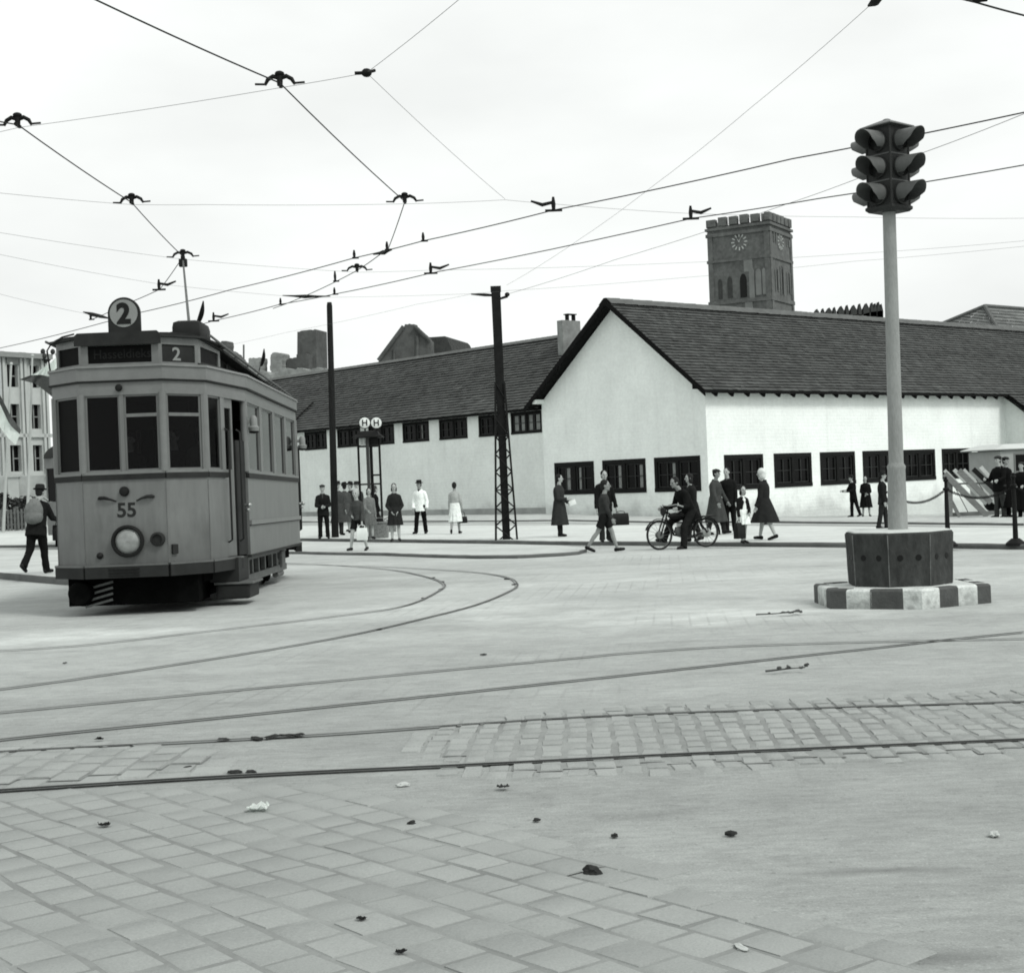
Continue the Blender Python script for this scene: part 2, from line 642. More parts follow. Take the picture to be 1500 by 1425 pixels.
MAT['ground'] = ground_mat('dusty_asphalt', .268)
MAT['slab'] = M('paving_slab', .272, .9, .7, .07, .25, 30, spec=.3, tone=True, ns2=140, na2=.16)
MAT['sett'] = M('stone_sett', .280, .85, 2, .10, .4, 30, spec=.35, tone=True, ns2=120, na2=.16)
MAT['joint'] = M('joint_dirt', .212, .95, 3, .3, .3, 50, ns2=.9, na2=.30)
MAT['pave'] = M('pavement_dust', .52, .95, .6, .12, .2, 20, ns2=6, na2=.10)
MAT['pave2'] = M('pavement_worn', .44, .95, .5, .16, .2, 20, ns2=5, na2=.10)
MAT['kerb'] = M('kerb_stone', .10, .9, 1.5, .35, .4, 18)
MAT['groove'] = M('rail_groove', .022, .8, 3, .5, .2, 30)
MAT['railhead'] = M('rail_head', .23, .6, 2, .3, .1, 30, metal=.2)
MAT['dirtstrip'] = M('dirt_strip', .40, .95, .7, .25, .4, 14, ns2=5, na2=.2)

tag(mb.build('ground', 'ground', smooth=rad(60)), kind='structure')

# ---- raised pavements: a top with a slightly rounded kerb face
def resample(pts, n):
    pts = [V(p) for p in pts]
    ls = [0]
    for a, b in zip(pts, pts[1:]): ls.append(ls[-1] + (b - a).length)
    out = []
    for i in range(n):
        t = ls[-1] * i / (n - 1)
        k = 0
        while k < len(ls) - 2 and ls[k + 1] < t: k += 1
        f = (t - ls[k]) / max(1e-9, ls[k + 1] - ls[k])
        out.append(pts[k].lerp(pts[k + 1], f))
    return out

def raised(name, front, back, lift, mat, n=60, rows=10, drop_back=False):
    fr, bk = resample([G(*p) for p in front], n), resample([G(*p) for p in back], n)
    mb = MB()
    kb = MB()
    grid = []
    for a, b in zip(fr, bk):
        rowv = []
        w = (b - a).length
        for k in range(rows + 1):
            t = (.16 / max(w, .5) if k == 0 else k / rows)
            p = a.lerp(b, min(1, t))
            rowv.append(mb.b.verts.new((p.x, p.y, gz(p.x, p.y) + lift)))
        if drop_back:
            rowv.append(mb.b.verts.new((b.x, b.y, gz(b.x, b.y) - .02)))
        grid.append(rowv)
    for r0, r1 in zip(grid, grid[1:]):
        for k in range(len(r0) - 1):
            mb.b.faces.new((r0[k], r1[k], r1[k + 1], r0[k + 1]))
    o = tag(mb.build(name, mat, smooth=rad(30)), kind='structure')
    rings = []
    for i, (a, b) in enumerate(zip(fr, bk)):
        d = (b - a)
        d.z = 0
        d.normalize()
        j = mnoise.noise(V((i * .9, 3.3, lift * 9))) * .012
        z = gz(a.x, a.y)
        a2 = V((a.x, a.y, 0))
        prof = [(0, -.05), (0, lift * .72), (.03, lift + .004 + j), (.17, lift + .006 + j * .5), (.17, -.05)]
        rings.append([a2 + d * (u + j) + V((0, 0, z + h)) for u, h in prof])
    kb.loft(rings, cap=True)
    k = kb.build('kerb', 'kerb', smooth=rad(30))
    tag(k, kind='structure')
    return o

raised('pavement', [(-60, 802), (0, 802.5), (120, 801), (300, 797), (441, 792.6), (600, 795), (758, 797), (911, 799), (1080, 800.6), (1240, 802), (1400, 803.5), (1580, 806)],
       [(-60, 783), (0, 784), (120, 783), (300, 778), (441, 773), (600, 773), (800, 773), (900, 773), (1000, 774), (1240, 776), (1400, 777), (1580, 779)], .085, 'pave', 110, 8)
raised('tram_stop_island', [(330, 812.5), (441, 811.5), (560, 814), (640, 817), (700, 818.5), (760, 818), (820, 815), (848, 812.5), (860, 808.5)],
       [(330, 797.6), (441, 795.5), (560, 797.5), (640, 799), (700, 800), (760, 801), (820, 803), (845, 804.5), (858, 806.5)], .06, 'pave2', 60, 6, True)
raised('footpath', [(-90, 838), (0, 848), (50, 853), (96, 857), (130, 858), (150, 852)],
       [(-90, 810), (0, 811), (50, 811), (96, 811), (130, 812), (150, 815)], .12, 'pave2', 40, 6, True)
# far pavement edge in front of the long wall and the dirt strip beside it
raised('path', [(380, 765), (500, 765), (640, 764.5), (760, 764), (900, 764.5), (1040, 766), (1200, 767), (1340, 768), (1500, 770)],
       [(380, 757), (500, 757), (640, 756), (760, 755), (900, 757), (1040, 760), (1200, 760), (1340, 760), (1500, 760)], .05, 'dirtstrip', 80, 3)

# ---- paving slabs in the front corner (laid on the skew) and stone setts along the near track
def in_poly(x, y, poly):
    c = False
    n = len(poly)
    for i in range(n):
        x0, y0 = poly[i]
        x1, y1 = poly[i - 1]
        if (y0 > y) != (y1 > y) and x < (x1 - x0) * (y - y0) / (y1 - y0) + x0: c = not c
    return c

def paving(name, mat, poly_px, org, u, w, su, sw, gap, stagger, h, jit, rr, tone, gu=None, edge=.10):
    gu = gu or gap
    beds = MB()
    poly = [G(*p).xy for p in poly_px]
    poly = [(p.x, p.y) for p in poly]
    rnd = random.Random(rr)
    u = V((u[0], u[1], 0)).normalized()
    w = V((w[0], w[1], 0)).normalized()
    mb = MB()
    tones = []
    for j in range(-110, 110):
        du = rnd.uniform(-.5, .5) * stagger[1] + (su * .5 if (j % 2 and stagger[0]) else 0)
        wob = [rnd.uniform(-jit, jit) for _ in range(3)]
        for i in range(-110, 110):
            a0 = i * su + du
            b0 = j * sw
            c = V((org[0], org[1], 0)) + u * (a0 + su / 2) + w * (b0 + sw / 2)
            wv = mnoise.noise(V((c.x * .7, c.y * .7, rr))) * .9
            if not in_poly(c.x + wv * edge + rnd.gauss(0, edge * .25), c.y + wv * edge + rnd.gauss(0, edge * .25), poly): continue
            t = 1 + rnd.gauss(0, tone)
            fr = sum(in_poly(c.x + wv * edge + .26 * math.cos(q * .785), c.y + wv * edge + .26 * math.sin(q * .785), poly) for q in range(8)) / 8
            if fr > .72: beds.face([V((q.x, q.y, gz(q.x, q.y) + .004)) for q in (V((org[0], org[1], 0)) + u * (a0 + su * ka) + w * (b0 + sw * kb) for ka, kb in ((0, 0), (1, 0), (1, 1), (0, 1)))])
            ca, cb_ = [], []
            dz = rnd.uniform(0, .0025) - (0 if fr > .72 else .0012)
            for (aa, bb) in ((0, 0), (1, 0), (1, 1), (0, 1)):
                for k, lst in ((0, ca), (1, cb_)):
                    e = gap / 2 + (.008 if k else 0)
                    eu = gu / 2 + (.008 if k else 0)
                    x = a0 + (eu if aa == 0 else su - eu) + rnd.uniform(-jit, jit) * .5
                    y = b0 + (e if bb == 0 else sw - e) + rnd.uniform(-jit, jit) * .5
                    wd = mnoise.noise(V((x * 1.3 + rr, y * 1.3, 0))) * jit * 2.2
                    p = V((org[0], org[1], 0)) + u * x + w * (y + wd)
                    lst.append(V((p.x, p.y, gz(p.x, p.y) + (h + dz if k else -.003))))
            va = [mb.b.verts.new(p) for p in ca]
            vb = [mb.b.verts.new(p) for p in cb_]
            mb.b.faces.new(vb)
            for k in range(4):
                mb.b.faces.new((va[k], va[(k + 1) % 4], vb[(k + 1) % 4], vb[k]))
            tones += [t] * 5
    me = mb.mesh(name, rad(50))
    set_tone(me, lambda p: tones[p.index])
    o = link(name, me, mat)
    tag(beds.build('joint_bed', 'joint', smooth=None), kind='structure')
    return tag(o, kind='structure')

def bed(name, poly_px, mat):
    """thin joint bed under the stones; follows the falling street"""
    mb = MB()
    mb.face([G(*p) + V((0, 0, .004)) for p in poly_px])
    bmesh.ops.triangulate(mb.b, faces=mb.b.faces)
    return tag(mb.build(name, mat), kind='structure')

SLABS = [(-420, 1166), (120, 1156), (505, 1146), (600, 1178), (750, 1218), (840, 1258), (1068, 1320), (1260, 1368), (1500, 1445), (1700, 1600), (-600, 1600)]
paving('paving_slabs', 'slab', SLABS, (-1.86, 5.83), (.63, -.777), (.777, .63), .185, .165, .010, (True, .05), .0052, .011, 3, .018, .012)
SETTS = [(590, 1092), (640, 1062), (760, 1047), (1000, 1031), (1250, 1022), (1700, 1003), (1750, 1095), (1500, 1110), (1200, 1121), (1000, 1131), (760, 1144), (700, 1134), (640, 1116)]
paving('stone_setts', 'sett', SETTS, (0, 5.0), (.04, 1), (1, -.03), .165, .115, .018, (True, .09), .0064, .018, 11, .03, .030, .10)
SETTS2 = [(-300, 1100), (0, 1092), (180, 1088), (330, 1096), (345, 1128), (200, 1143), (0, 1154), (-300, 1164)]
paving('stone_setts', 'sett', SETTS2, (-4, 5.2), (.03, 1), (1, -.02), .21, .16, .016, (True, .07), .0062, .018, 12, .02, .028, .10)


# ---- tram tracks: grooved rails let into the street
def ribbon(mb, pts, off, w, z):
    n = len(pts)
    ring = []
    for i, p in enumerate(pts):
        t = pts[min(i + 1, n - 1)] - pts[max(i - 1, 0)]
        t.z = 0
        t.normalize()
        s = V((-t.y, t.x, 0))
        a, b = p + s * (off - w / 2), p + s * (off + w / 2)
        ring.append((mb.b.verts.new((a.x, a.y, gz(a.x, a.y) + z)), mb.b.verts.new((b.x, b.y, gz(b.x, b.y) + z))))
    for r0, r1 in zip(ring, ring[1:]):
        mb.b.faces.new((r0[0], r1[0], r1[1], r0[1]))

def smooth_line(pts, n=80):
    """Catmull-Rom through ground points"""
    P = [pts[0] * 2 - pts[1]] + list(pts) + [pts[-1] * 2 - pts[-2]]
    out = []
    seg = max(4, n // (len(pts) - 1))
    for i in range(1, len(P) - 2):
        for k in range(seg):
            t = k / seg
            p0, p1, p2, p3 = P[i - 1], P[i], P[i + 1], P[i + 2]
            out.append(.5 * ((2 * p1) + (p2 - p0) * t + (2 * p0 - 5 * p1 + 4 * p2 - p3) * t * t + (3 * p1 - p0 - 3 * p2 + p3) * t ** 3))
    out.append(pts[-1])
    return out

def track(label, rails, z=.011, gm='groove'):
    t = thing('tram_track', label, 'tram track')
    for px, gw, hw in rails:
        gp = [G(*p) for p in px]
        pts = smooth_line(gp, 90)
        if px[0][0] < 0: pts = [pts[0] + (pts[0] - pts[1]).normalized() * q for q in (22, 11, 4)] + pts
        if px[-1][0] > 1500: pts = pts + [pts[-1] + (pts[-1] - pts[-2]).normalized() * q for q in (4, 11, 22)]
        a = MB()
        ribbon(a, pts, 0, hw + gw, z)
        r = a.build('rail', 'railhead', t, smooth=None)
        g = MB()
        ribbon(g, pts, -hw * .28, gw, z + .003)
        g.build('groove', gm, r, smooth=None)
    return t

track('straight grooved tram track crossing the front of the square through the stone setts',
      [([(-300, 1180), (0, 1160), (350, 1138.5), (700, 1122), (1000, 1107), (1500, 1085.5), (1800, 1073)], .030, .035),
       ([(-300, 1124), (0, 1103), (440, 1080), (700, 1062), (900, 1050), (1200, 1039), (1500, 1030), (1800, 1020)], .014, .03)])
track('second tram track across the square, its two rails closing together towards the traffic signal',
      [([(-300, 1122), (0, 1085.5), (300, 1055), (557, 1028.5), (900, 992), (1186, 960.6), (1299, 948.5), (1375, 939.5), (1500, 927)], .018, .03),
       ([(-200, 1064), (130, 1033), (400, 1007), (557, 992), (853, 964), (930, 957), (1060, 948.5), (1250, 942), (1500, 936.8), (1750, 931)], .013, .03)], .0112)
track('curved tram track bending sharply away to the stop behind the cream tram',
      [([(-250, 1036), (0, 1011), (300, 968), (500, 934), (620, 907), (700, 886), (748, 866), (757, 857), (744, 847), (700, 839.5), (620, 834), (520, 829.5), (300, 824)], .018, .03),
       ([(-150, 962), (100, 948), (300, 926), (480, 905), (590, 889), (640, 868), (650, 856), (620, 844.5), (560, 834), (440, 826), (300, 822)], .016, .03)], .0124, 'groove_dust')
track('faint tram track along the dirt strip at the foot of the white house',
      [([(380, 767), (700, 766), (1000, 768.5), (1300, 770.5), (1560, 773)], .05, .05),
       ([(380, 770.4), (700, 769.6), (1000, 771.3), (1300, 773.3), (1560, 775.8)], .05, .05)])

# ---- loose bits lying on the street
def lump(name, label, cat, px, size, mat, seed, flat=.5, group=None):
    p = G(*px)
    rnd = random.Random(seed)
    mb = MB()
    bmesh.ops.create_icosphere(mb.b, subdivisions=3, radius=1)
    for v in mb.b.verts:
        n = 1 + .5 * mnoise.noise(v.co * 1.3 + V((seed * 3.1, 0, 0))) + .25 * mnoise.noise(v.co * 3.1 + V((0, seed, 0)))
        v.co = V((v.co.x * size[0] * n, v.co.y * size[1] * n, max(-.3, v.co.z) * size[2] * n))
    o = mb.build(name, mat)
    o.location = (p.x, p.y, gz(p.x, p.y) + size[2] * .25 + .006)
    o.rotation_euler = (0, 0, rnd.uniform(0, 6))
    return tag(o, label, cat, group)

def scrap(name, label, cat, px, size, mat, seed, group=None):
    p = G(*px)
    mb = MB()
    n = 9
    rnd = random.Random(seed)
    grid = []
    for j in range(n):
        row = []
        for i in range(n):
            x, y = (i / (n - 1) - .5), (j / (n - 1) - .5)
            k = 1 - .5 * max(0, abs(x) + abs(y) - .6) + .2 * mnoise.noise(V((x * 4, y * 4, seed)))
            z = .35 * abs(mnoise.noise(V((x * 3 + seed, y * 3, 1)))) + .25 * x * x
            row.append(mb.b.verts.new((x * size * k, y * size * k, z * size)))
        grid.append(row)
    for j in range(n - 1):
        for i in range(n - 1):
            mb.b.faces.new((grid[j][i], grid[j][i + 1], grid[j + 1][i + 1], grid[j + 1][i]))
    bmesh.ops.solidify(mb.b, geom=list(mb.b.faces), thickness=.0015)
    o = mb.build(name, mat)
    o.location = (p.x, p.y, gz(p.x, p.y) + .012)
    o.rotation_euler = (0, 0, rnd.uniform(0, 6))
    return tag(o, label, cat, group)

scrap('paper_scrap', 'crumpled white paper scrap lying on the paving slabs', 'paper', (378, 1189), .085, 'paper', 4)
lump('dirt_clod', 'black lump at the edge of the slabs, biggest dark bit on the street', 'clod', (868, 1281), (.030, .020, .02), 'dirt', 2)
scrap('dead_leaf', 'dark curled leaf on the slabs at the far side from the signal', 'leaf', (153, 1213), .045, 'dirt', 5)
scrap('dead_leaf', 'dark curled leaf resting beside the upper rail of the straight track', 'leaf', (145, 1086), .05, 'dirt', 8)
scrap('dead_leaf', 'dark curled leaf on the slabs near the bottom edge', 'leaf', (530, 1351), .03, 'dirt', 9)
scrap('dead_leaf', 'dark flat leaf on the slabs close to the lowest edge of view', 'leaf', (588, 1400), .03, 'dirt', 12)
scrap('dead_leaf', 'brownish leaf on the asphalt just below the straight track', 'leaf', (737, 1157), .05, 'twig', 15)
lump('pebble', 'pale round pebble alone on the bare asphalt', 'pebble', (1456, 1226), (.022, .016, .012), 'pebble', 6)
lump('pebble', 'pale flat stone on the slabs with a dark stain beside it', 'pebble', (1086, 1392), (.03, .012, .008), 'pebble', 7)
lump('pebble', 'small pale stone lying against the lower rail of the straight track', 'pebble', (590, 1152), (.03, .014, .01), 'pebble', 17)
lump('dirt_clod', 'grey crumbling clod in the middle of the bare asphalt', 'clod', (1071, 1225), (.02, .016, .012), 'dirt', 10)
lump('dirt_clod', 'small dark clod on the asphalt above the black lump', 'clod', (900, 1227), (.013, .011, .009), 'dirt', 13)
lump('dirt_clod', 'small dark clod on the asphalt between slabs and setts', 'clod', (786, 1204), (.014, .011, .008), 'dirt', 14)
lump('dirt_clod', 'dark clod at the upper edge of the slabs below the rail', 'clod', (603, 1209), (.02, .014, .01), 'dirt', 18)
for i, (px, s) in enumerate([((375, 1084), .05), ((400, 1081.5), .055), ((425, 1080), .06), ((328, 1085), .045), ((438, 1079), .05)]):
    lump('dirt_clod', 'one of the dark dirt clods strewn along the upper rail of the straight track', 'clod', px, (s, s * .45, s * .2), 'dirt', 20 + i, group='dirt clods along the rail')
for i, (px, s) in enumerate([((345, 1133), .04), ((368, 1132.5), .035), ((275, 1125), .02)]):
    lump('dirt_clod', 'one of the dark bits lying between the rails of the straight track', 'clod', px, (s, s * .5, s * .22), 'dirt', 40 + i, group='dark bits between the rails')
for i, (px, s) in enumerate([((648, 853), .10), ((634, 847), .08), ((646, 864), .08), ((620, 877), .07), ((755, 857), .10), ((742, 849), .10), ((555, 923), .07), ((708, 960), .06), ((95, 972), .05)]):
    lump('dirt_clod', 'one of the dark clods scattered along the curved tram track', 'clod', px, (s * .5, s * .28, s * .12), 'dirt', 60 + i, group='clods along the curved track')

def twig(label, px, length, seed, branches=9):
    p = G(*px)
    rnd = random.Random(seed)
    mb = MB()
    main = [V((length * (t - .5), .06 * length * math.sin(4 * t + seed), .012 + .01 * t)) for t in [i / 6 for i in range(7)]]
    mb.tube(main, [.006 * (1.3 - i / 7) for i in range(7)], 5)
    for k in range(branches):
        a = main[rnd.randint(2, 6)]
        d = V((rnd.uniform(-.3, 1), rnd.uniform(-1, 1), rnd.uniform(.0, .22))).normalized() * length * rnd.uniform(.12, .3)
        mb.tube([a, a + d * .6, a + d], .004, 4)
        for q in range(3):
            c = a + d * rnd.uniform(.4, 1)
            mb.ell(c, (.02, .012, .006), Matrix.Rotation(rnd.uniform(0, 6), 3, 'Z') @ Matrix.Rotation(rnd.uniform(-1, 1), 3, 'X'), 1)
    o = mb.build('twig', 'twig')
    o.location = (p.x, p.y, gz(p.x, p.y) + .01)
    return tag(o, label, 'twig')
twig('leafy dry twig lying in front of the striped traffic island', (1140, 902), .42, 3, 12)
twig('bent dry twig lying on the square below the second tram track', (1150, 986), .26, 5, 5)
# ================================================================== BUILDINGS
HC = G(1040, 759)
HA = rad(40.7)
ax_a = V((math.cos(HA), math.sin(HA), 0))
ax_b = V((-math.sin(HA), math.cos(HA), 0))
def onx(u, v, x0=0.0):
    d = ray(u, v)
    p = CAM + d * (((HC - CAM).dot(ax_a) + x0) / d.dot(ax_a)) - HC
    return p.dot(ax_b), p.z
def ony(u, v, y0=0.0):
    d = ray(u, v)
    p = CAM + d * (((HC - CAM).dot(ax_b) + y0) / d.dot(ax_b)) - HC
    return p.dot(ax_a), p.z

def tiled(name, mat, parent, e0, e1, r0, r1, n, tw, seed=1, th=.045, amt=.12):
    """roof slope in overlapping courses; e = eave line, r = ridge line"""
    e0, e1, r0, r1 = map(V, (e0, e1, r0, r1))
    rnd = random.Random(seed)
    nrm = (e1 - e0).cross(r0 - e0).normalized()
    if nrm.z < 0: nrm = -nrm
    mb = MB()
    tones = []
    for j in range(n):
        a0, a1 = e0.lerp(r0, j / n), e1.lerp(r1, j / n)
        b0, b1 = e0.lerp(r0, (j + 1) / n), e1.lerp(r1, (j + 1) / n)
        m = max(1, int((a1 - a0).length / tw))
        ct = rnd.gauss(1, amt * .5)
        off = .5 * (j % 2)
        sag = rnd.uniform(-.006, .006)
        for i in range(m + 1):
            f0, f1 = max(0, (i - off) / m), min(1, (i + 1 - off) / m)
            if f1 - f0 < 1e-4: continue
            p0, p1 = a0.lerp(a1, f0), a0.lerp(a1, f1)
            q0, q1 = b0.lerp(b1, f0), b0.lerp(b1, f1)
            dn = (p0 - q0).normalized()
            jj = rnd.uniform(0, .03)
            h = th * rnd.uniform(.8, 1.35) + sag
            p0, p1 = p0 + dn * jj, p1 + dn * jj
            t = ct * max(.35, rnd.gauss(1, amt))
            f = [p0 + nrm * h, p1 + nrm * h, q1, q0]
            mb.face(f)
            mb.face([p0 - nrm * .012, p1 - nrm * .012, p1 + nrm * h, p0 + nrm * h])
            tones += [t, t * .55]  # butts toned darker: gap dirt plus course shadow put into the colour
    me = mb.mesh(name, None)
    set_tone(me, lambda p: tones[p.index])
    return link(name, me, mat, parent)

def wbox(mb, ax, s0, s1, z0, z1, d0, d1):
    if ax == 'x': mb.b2(d0, d1, s0, s1, z0, z1)     # wall lies in a plane of constant x
    else: mb.b2(s0, s1, d0, d1, z0, z1)

def wall_with_windows(mb, ax, s0, s1, z0, z1, d0, d1, wins, wz0, wz1):
    wbox(mb, ax, s0, s1, z0, wz0, d0, d1)
    if z1 > wz1 + .01: wbox(mb, ax, s0, s1, wz1, z1, d0, d1)
    c = s0
    for a, b in sorted(wins):
        if a - c > .01: wbox(mb, ax, c, a, wz0, wz1, d0, d1)
        c = b
    if s1 - c > .01: wbox(mb, ax, c, s1, wz0, wz1, d0, d1)

def casement(parent, ax, s0, s1, z0, z1, d, rnd, curtains=(), fw=.13, lattice=True):
    """dark timber window: frame, two casements of small panes, glass"""
    mb = MB()
    f = fw
    o = -.02
    wbox(mb, ax, s0, s1, z1 - f * 1.15, z1, d + o, d + .14)
    wbox(mb, ax, s0, s1, z0, z0 + f, d + o - .02, d + .14)
    wbox(mb, ax, s0, s0 + f, z0 + f, z1 - f * 1.15, d + o, d + .14)
    wbox(mb, ax, s1 - f, s1, z0 + f, z1 - f * 1.15, d + o, d + .14)
    c = (s0 + s1) / 2
    wbox(mb, ax, c - f * .5, c + f * .5, z0 + f, z1 - f * 1.15, d + o + .01, d + .14)
    w = mb.build('window', 'winframe', parent, smooth=None)
    p = MB()
    wbox(p, ax, s0 + f * .5, s1 - f * .5, z0 + f * .5, z1 - f * .5, d + .11, d + .125)
    p.build('pane', 'pane', w, smooth=None)
    g = MB()
    t = .028
    for a, b in ((s0 + f, c - f * .5), (c + f * .5, s1 - f)):
        zz0, zz1 = z0 + f, z1 - f * 1.15
        wbox(g, ax, a + .02, b - .02, zz0 + .02, zz0 + .02 + t * 1.5, d + .05, d + .10)
        wbox(g, ax, a + .02, b - .02, zz1 - .02 - t * 1.5, zz1 - .02, d + .05, d + .10)
        wbox(g, ax, a + .02, a + .02 + t * 1.5, zz0 + .063, zz1 - .063, d + .05, d + .10)
        wbox(g, ax, b - .02 - t * 1.5, b - .02, zz0 + .063, zz1 - .063, d + .05, d + .10)
        m = (a + b) / 2
        wbox(g, ax, m - t * .9, m + t * .9, zz0 + .063, zz1 - .063, d + .055, d + .095)
        if lattice:
            h = (zz0 + zz1) / 2
            wbox(g, ax, a + .063, m - t * .9, h - t * .5, h + t * .5, d + .06, d + .09)
            wbox(g, ax, m + t * .9, b - .063, h - t * .5, h + t * .5, d + .06, d + .09)
    g.build('glazing_bar', 'bars', w, smooth=None)
    for (k0, k1) in curtains:
        q = MB()
        a, b = s0 + (s1 - s0) * k0, s0 + (s1 - s0) * k1
        n = 14
        ring = []
        for i in range(n + 1):
            s = a + (b - a) * i / n
            dd = d + .106 - .006 * abs(math.sin(i * 1.9))
            ring.append((s, dd))
        for z_a, z_b in ((z0 + f * 1.2, z1 - f * 1.6),):
            for (sa, da), (sb, db) in zip(ring, ring[1:]):
                P = (lambda s, dd, z: (dd, s, z)) if ax == 'x' else (lambda s, dd, z: (s, dd, z))
                q.face([P(sa, da, z_a), P(sb, db, z_a), P(sb, db, z_b), P(sa, da, z_b)])
        q.build('curtain', 'curtain', w, smooth=None)
    return w

rw = random.Random(5)
# ---------------------------------------------------------------- the gabled white house
house = thing('white_house', 'whitewashed brick house with dark tiled roof and broad gable end facing the tram stop', 'house', HC, HA)
mb = MB()
GW = [(.42, 3.13), (3.66, 6.40), (6.97, 9.66)]
LW = [(1.04, 3.63), (4.37, 7.04), (7.67, 10.32), (10.92, 13.74), (14.25, 16.94), (17.54, 20.25), (20.84, 23.3)]
wall_with_windows(mb, 'x', 0, 10.4, -2.5, 2.69, 0, .35, GW, 1.17, 2.69)
SL = .78
def rz(y): return 5.42 + SL * (min(y, 10.4 - y) + .5)     # roof plane of the house (top of boards)
mb.prism([(0, 0, 2.69), (0, 10.4, 2.69), (0, 10.4, 5.62), (0, 5.2, 9.68), (0, 0, 5.62)], (.35, 0, 0))
wall_with_windows(mb, 'y', .35, 23.6, -2.5, 5.62, 0, .35, LW, 1.15, 2.67)
mb.b2(.35, 40, 10.05, 10.4, -2.5, 5.62)
mb.build('wall', 'wallwhite', house, smooth=None)
for i, (a, b) in enumerate(GW):
    casement(house, 'x', a, b, 1.17, 2.69, 0, rw, [[(.64, .72), (.36, .41)], [], [(.55, .63)]][2 - i] if i != 1 else [(.09, .17), (.60, .66)], .17)
for i, (a, b) in enumerate(LW):
    casement(house, 'y', a, b, 1.15, 2.67, 0, rw, (), .17)
X0, X1 = -.62, 40
nr = 30
tiled('roof', 'tile', house, (X0, -.5, rz(-.5)), (X1, -.5, rz(-.5)), (X0, 5.2, rz(5.2)), (X1, 5.2, rz(5.2)), nr, .30, 3)
tiled('roof', 'tile', house, (X1, 10.9, rz(10.9)), (X0, 10.9, rz(10.9)), (X1, 5.2, rz(5.2)), (X0, 5.2, rz(5.2)), nr, .30, 4)
mb = MB()   # boarding under the tiles, seen dark at the verge and eaves
for y0, y1 in ((-.5, 5.2), (10.9, 5.2)):
    mb.prism([(X0 + .03, y0, rz(y0) - .03), (X0 + .03, y1, rz(y1) - .03), (X0 + .03, y1, rz(y1) - .15), (X0 + .03, y0, rz(y0) - .13)], (X1 - X0 - .03, 0, 0))
mb.build('soffit', 'tarblack', house, smooth=None)
for y0, y1 in ((-.56, 5.2), (10.96, 5.2)):
    mb = MB()
    mb.prism([(X0 - .03, y0, rz(y0) + .03), (X0 - .03, y1, rz(y1) + .06), (X0 - .03, y1, rz(y1) - .22), (X0 - .03, y0, rz(y0) - .22)], (.05, 0, 0))
    mb.build('verge_board', 'tarblack', house, smooth=None)
mb = MB()
tn = []
rr = random.Random(8)
for i in range(96):
    x = X0 + i * (X1 - X0) / 96
    x2 = X0 + (i + 1.06) * (X1 - X0) / 96
    z = rz(5.2)
    prof = [(-.42, -.235), (-.22, -.06), (-.08, .05), (.08, .05), (.22, -.06), (.42, -.235)]
    k = rr.uniform(-.008, .008)
    a = [V((x, 5.2 + p, z + q + .045 + k)) for p, q in prof]
    b = [V((x2, 5.2 + p, z + q + .055 + k)) for p, q in prof]
    for q in range(5): mb.face([a[q], b[q], b[q + 1], a[q + 1]])
mb.build('ridge', 'ridge', house, smooth=rad(60))
for i in range(23):
    x = .25 + i * 1.045
    if x > 23.5: break
    mb = MB()
    mb.prism([(x - .07, -.46, rz(-.46) - .14), (x - .07, 0, rz(0) - .14), (x - .07, 0, rz(0) - .36), (x - .07, -.40, rz(-.46) - .30)], (.14, 0, 0))
    mb.build('rafter_tail', 'tarblack', house, smooth=None)
for y, z in ((10.32, 5.63), (.08, 5.60)):
    mb = MB()
    mb.b2(-.55, -.003, y - .14, y + .14, z - .10, z + .1)
    mb.build('purlin_end', 'wallwhite' if y > 5 else 'tarblack', house, smooth=None)

# ---------------------------------------------------------------- long wing to the left of it
wing = thing('long_wing', 'long low white wing running back from the gabled house, windows under the eaves', 'house', HC, HA)
WW = [(10.77, 13.04), (13.35, 15.55), (16.47, 18.8), (19.69, 22.02), (22.8, 25.2), (26.0, 28.3), (29.4, 31.72), (32.6, 34.9), (35.8, 38.1)]
mb = MB()
wall_with_windows(mb, 'x', 10.403, 44, -1.5, 5.29, .3, .65, WW, 4.2, 5.27)
mb.b2(.65, 9.3, 43.7, 44, -1.5, 5.3)
mb.prism([(.3, 44, 5.3), (9.3, 44, 5.3), (4.8, 44, 9.1)], (0, -.3, 0))
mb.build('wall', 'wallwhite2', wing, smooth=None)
for i, (a, b) in enumerate(WW):
    casement(wing, 'x', a, b, 4.2, 5.27, .3, rw, [(.10, .22), (.34, .46), (.6, .7), (.8, .92)] if i == 0 else ([(.3, .33)] if i in (1, 3) else ()), .10)
E0, R0 = -.12, 4.8
zE, zR = 5.38, 9.30
tiled('roof', 'tile', wing, (E0, 44.4, zE), (E0, 10.5, zE), (R0, 44.4, zR), (R0, 6.2, zR), 26, .30, 14)
tiled('roof', 'tile', wing, (9.72, 11, zE), (9.72, 44.4, zE), (R0, 6.2, zR), (R0, 44.4, zR), 26, .4, 15)
mb = MB()
mb.prism([(E0 + .03, 10.6, zE - .03), (R0, 10.6, zR - .05), (R0, 10.6, zR - .17), (E0 + .03, 10.6, zE - .12)], (0, 33.7, 0))
mb.build('soffit', 'tarblack', wing, smooth=None)
mb = MB()
for i in range(90):
    y = 6.2 + i * 38.2 / 90
    mb.face([(R0 - .25, y, zR - .08), (R0 - .25, y + .43, zR - .07), (R0, y + .43, zR + .11), (R0, y, zR + .10)])
    mb.face([(R0, y, zR + .10), (R0, y + .43, zR + .11), (R0 + .25, y + .43, zR - .07), (R0 + .25, y, zR - .08)])
mb.build('ridge', 'ridge', wing, smooth=None)
mb = MB()
mb.b2(.20, .297, 10.42, 44, -1.4, .58)
mb.build('plinth', 'plinth', wing, smooth=None)
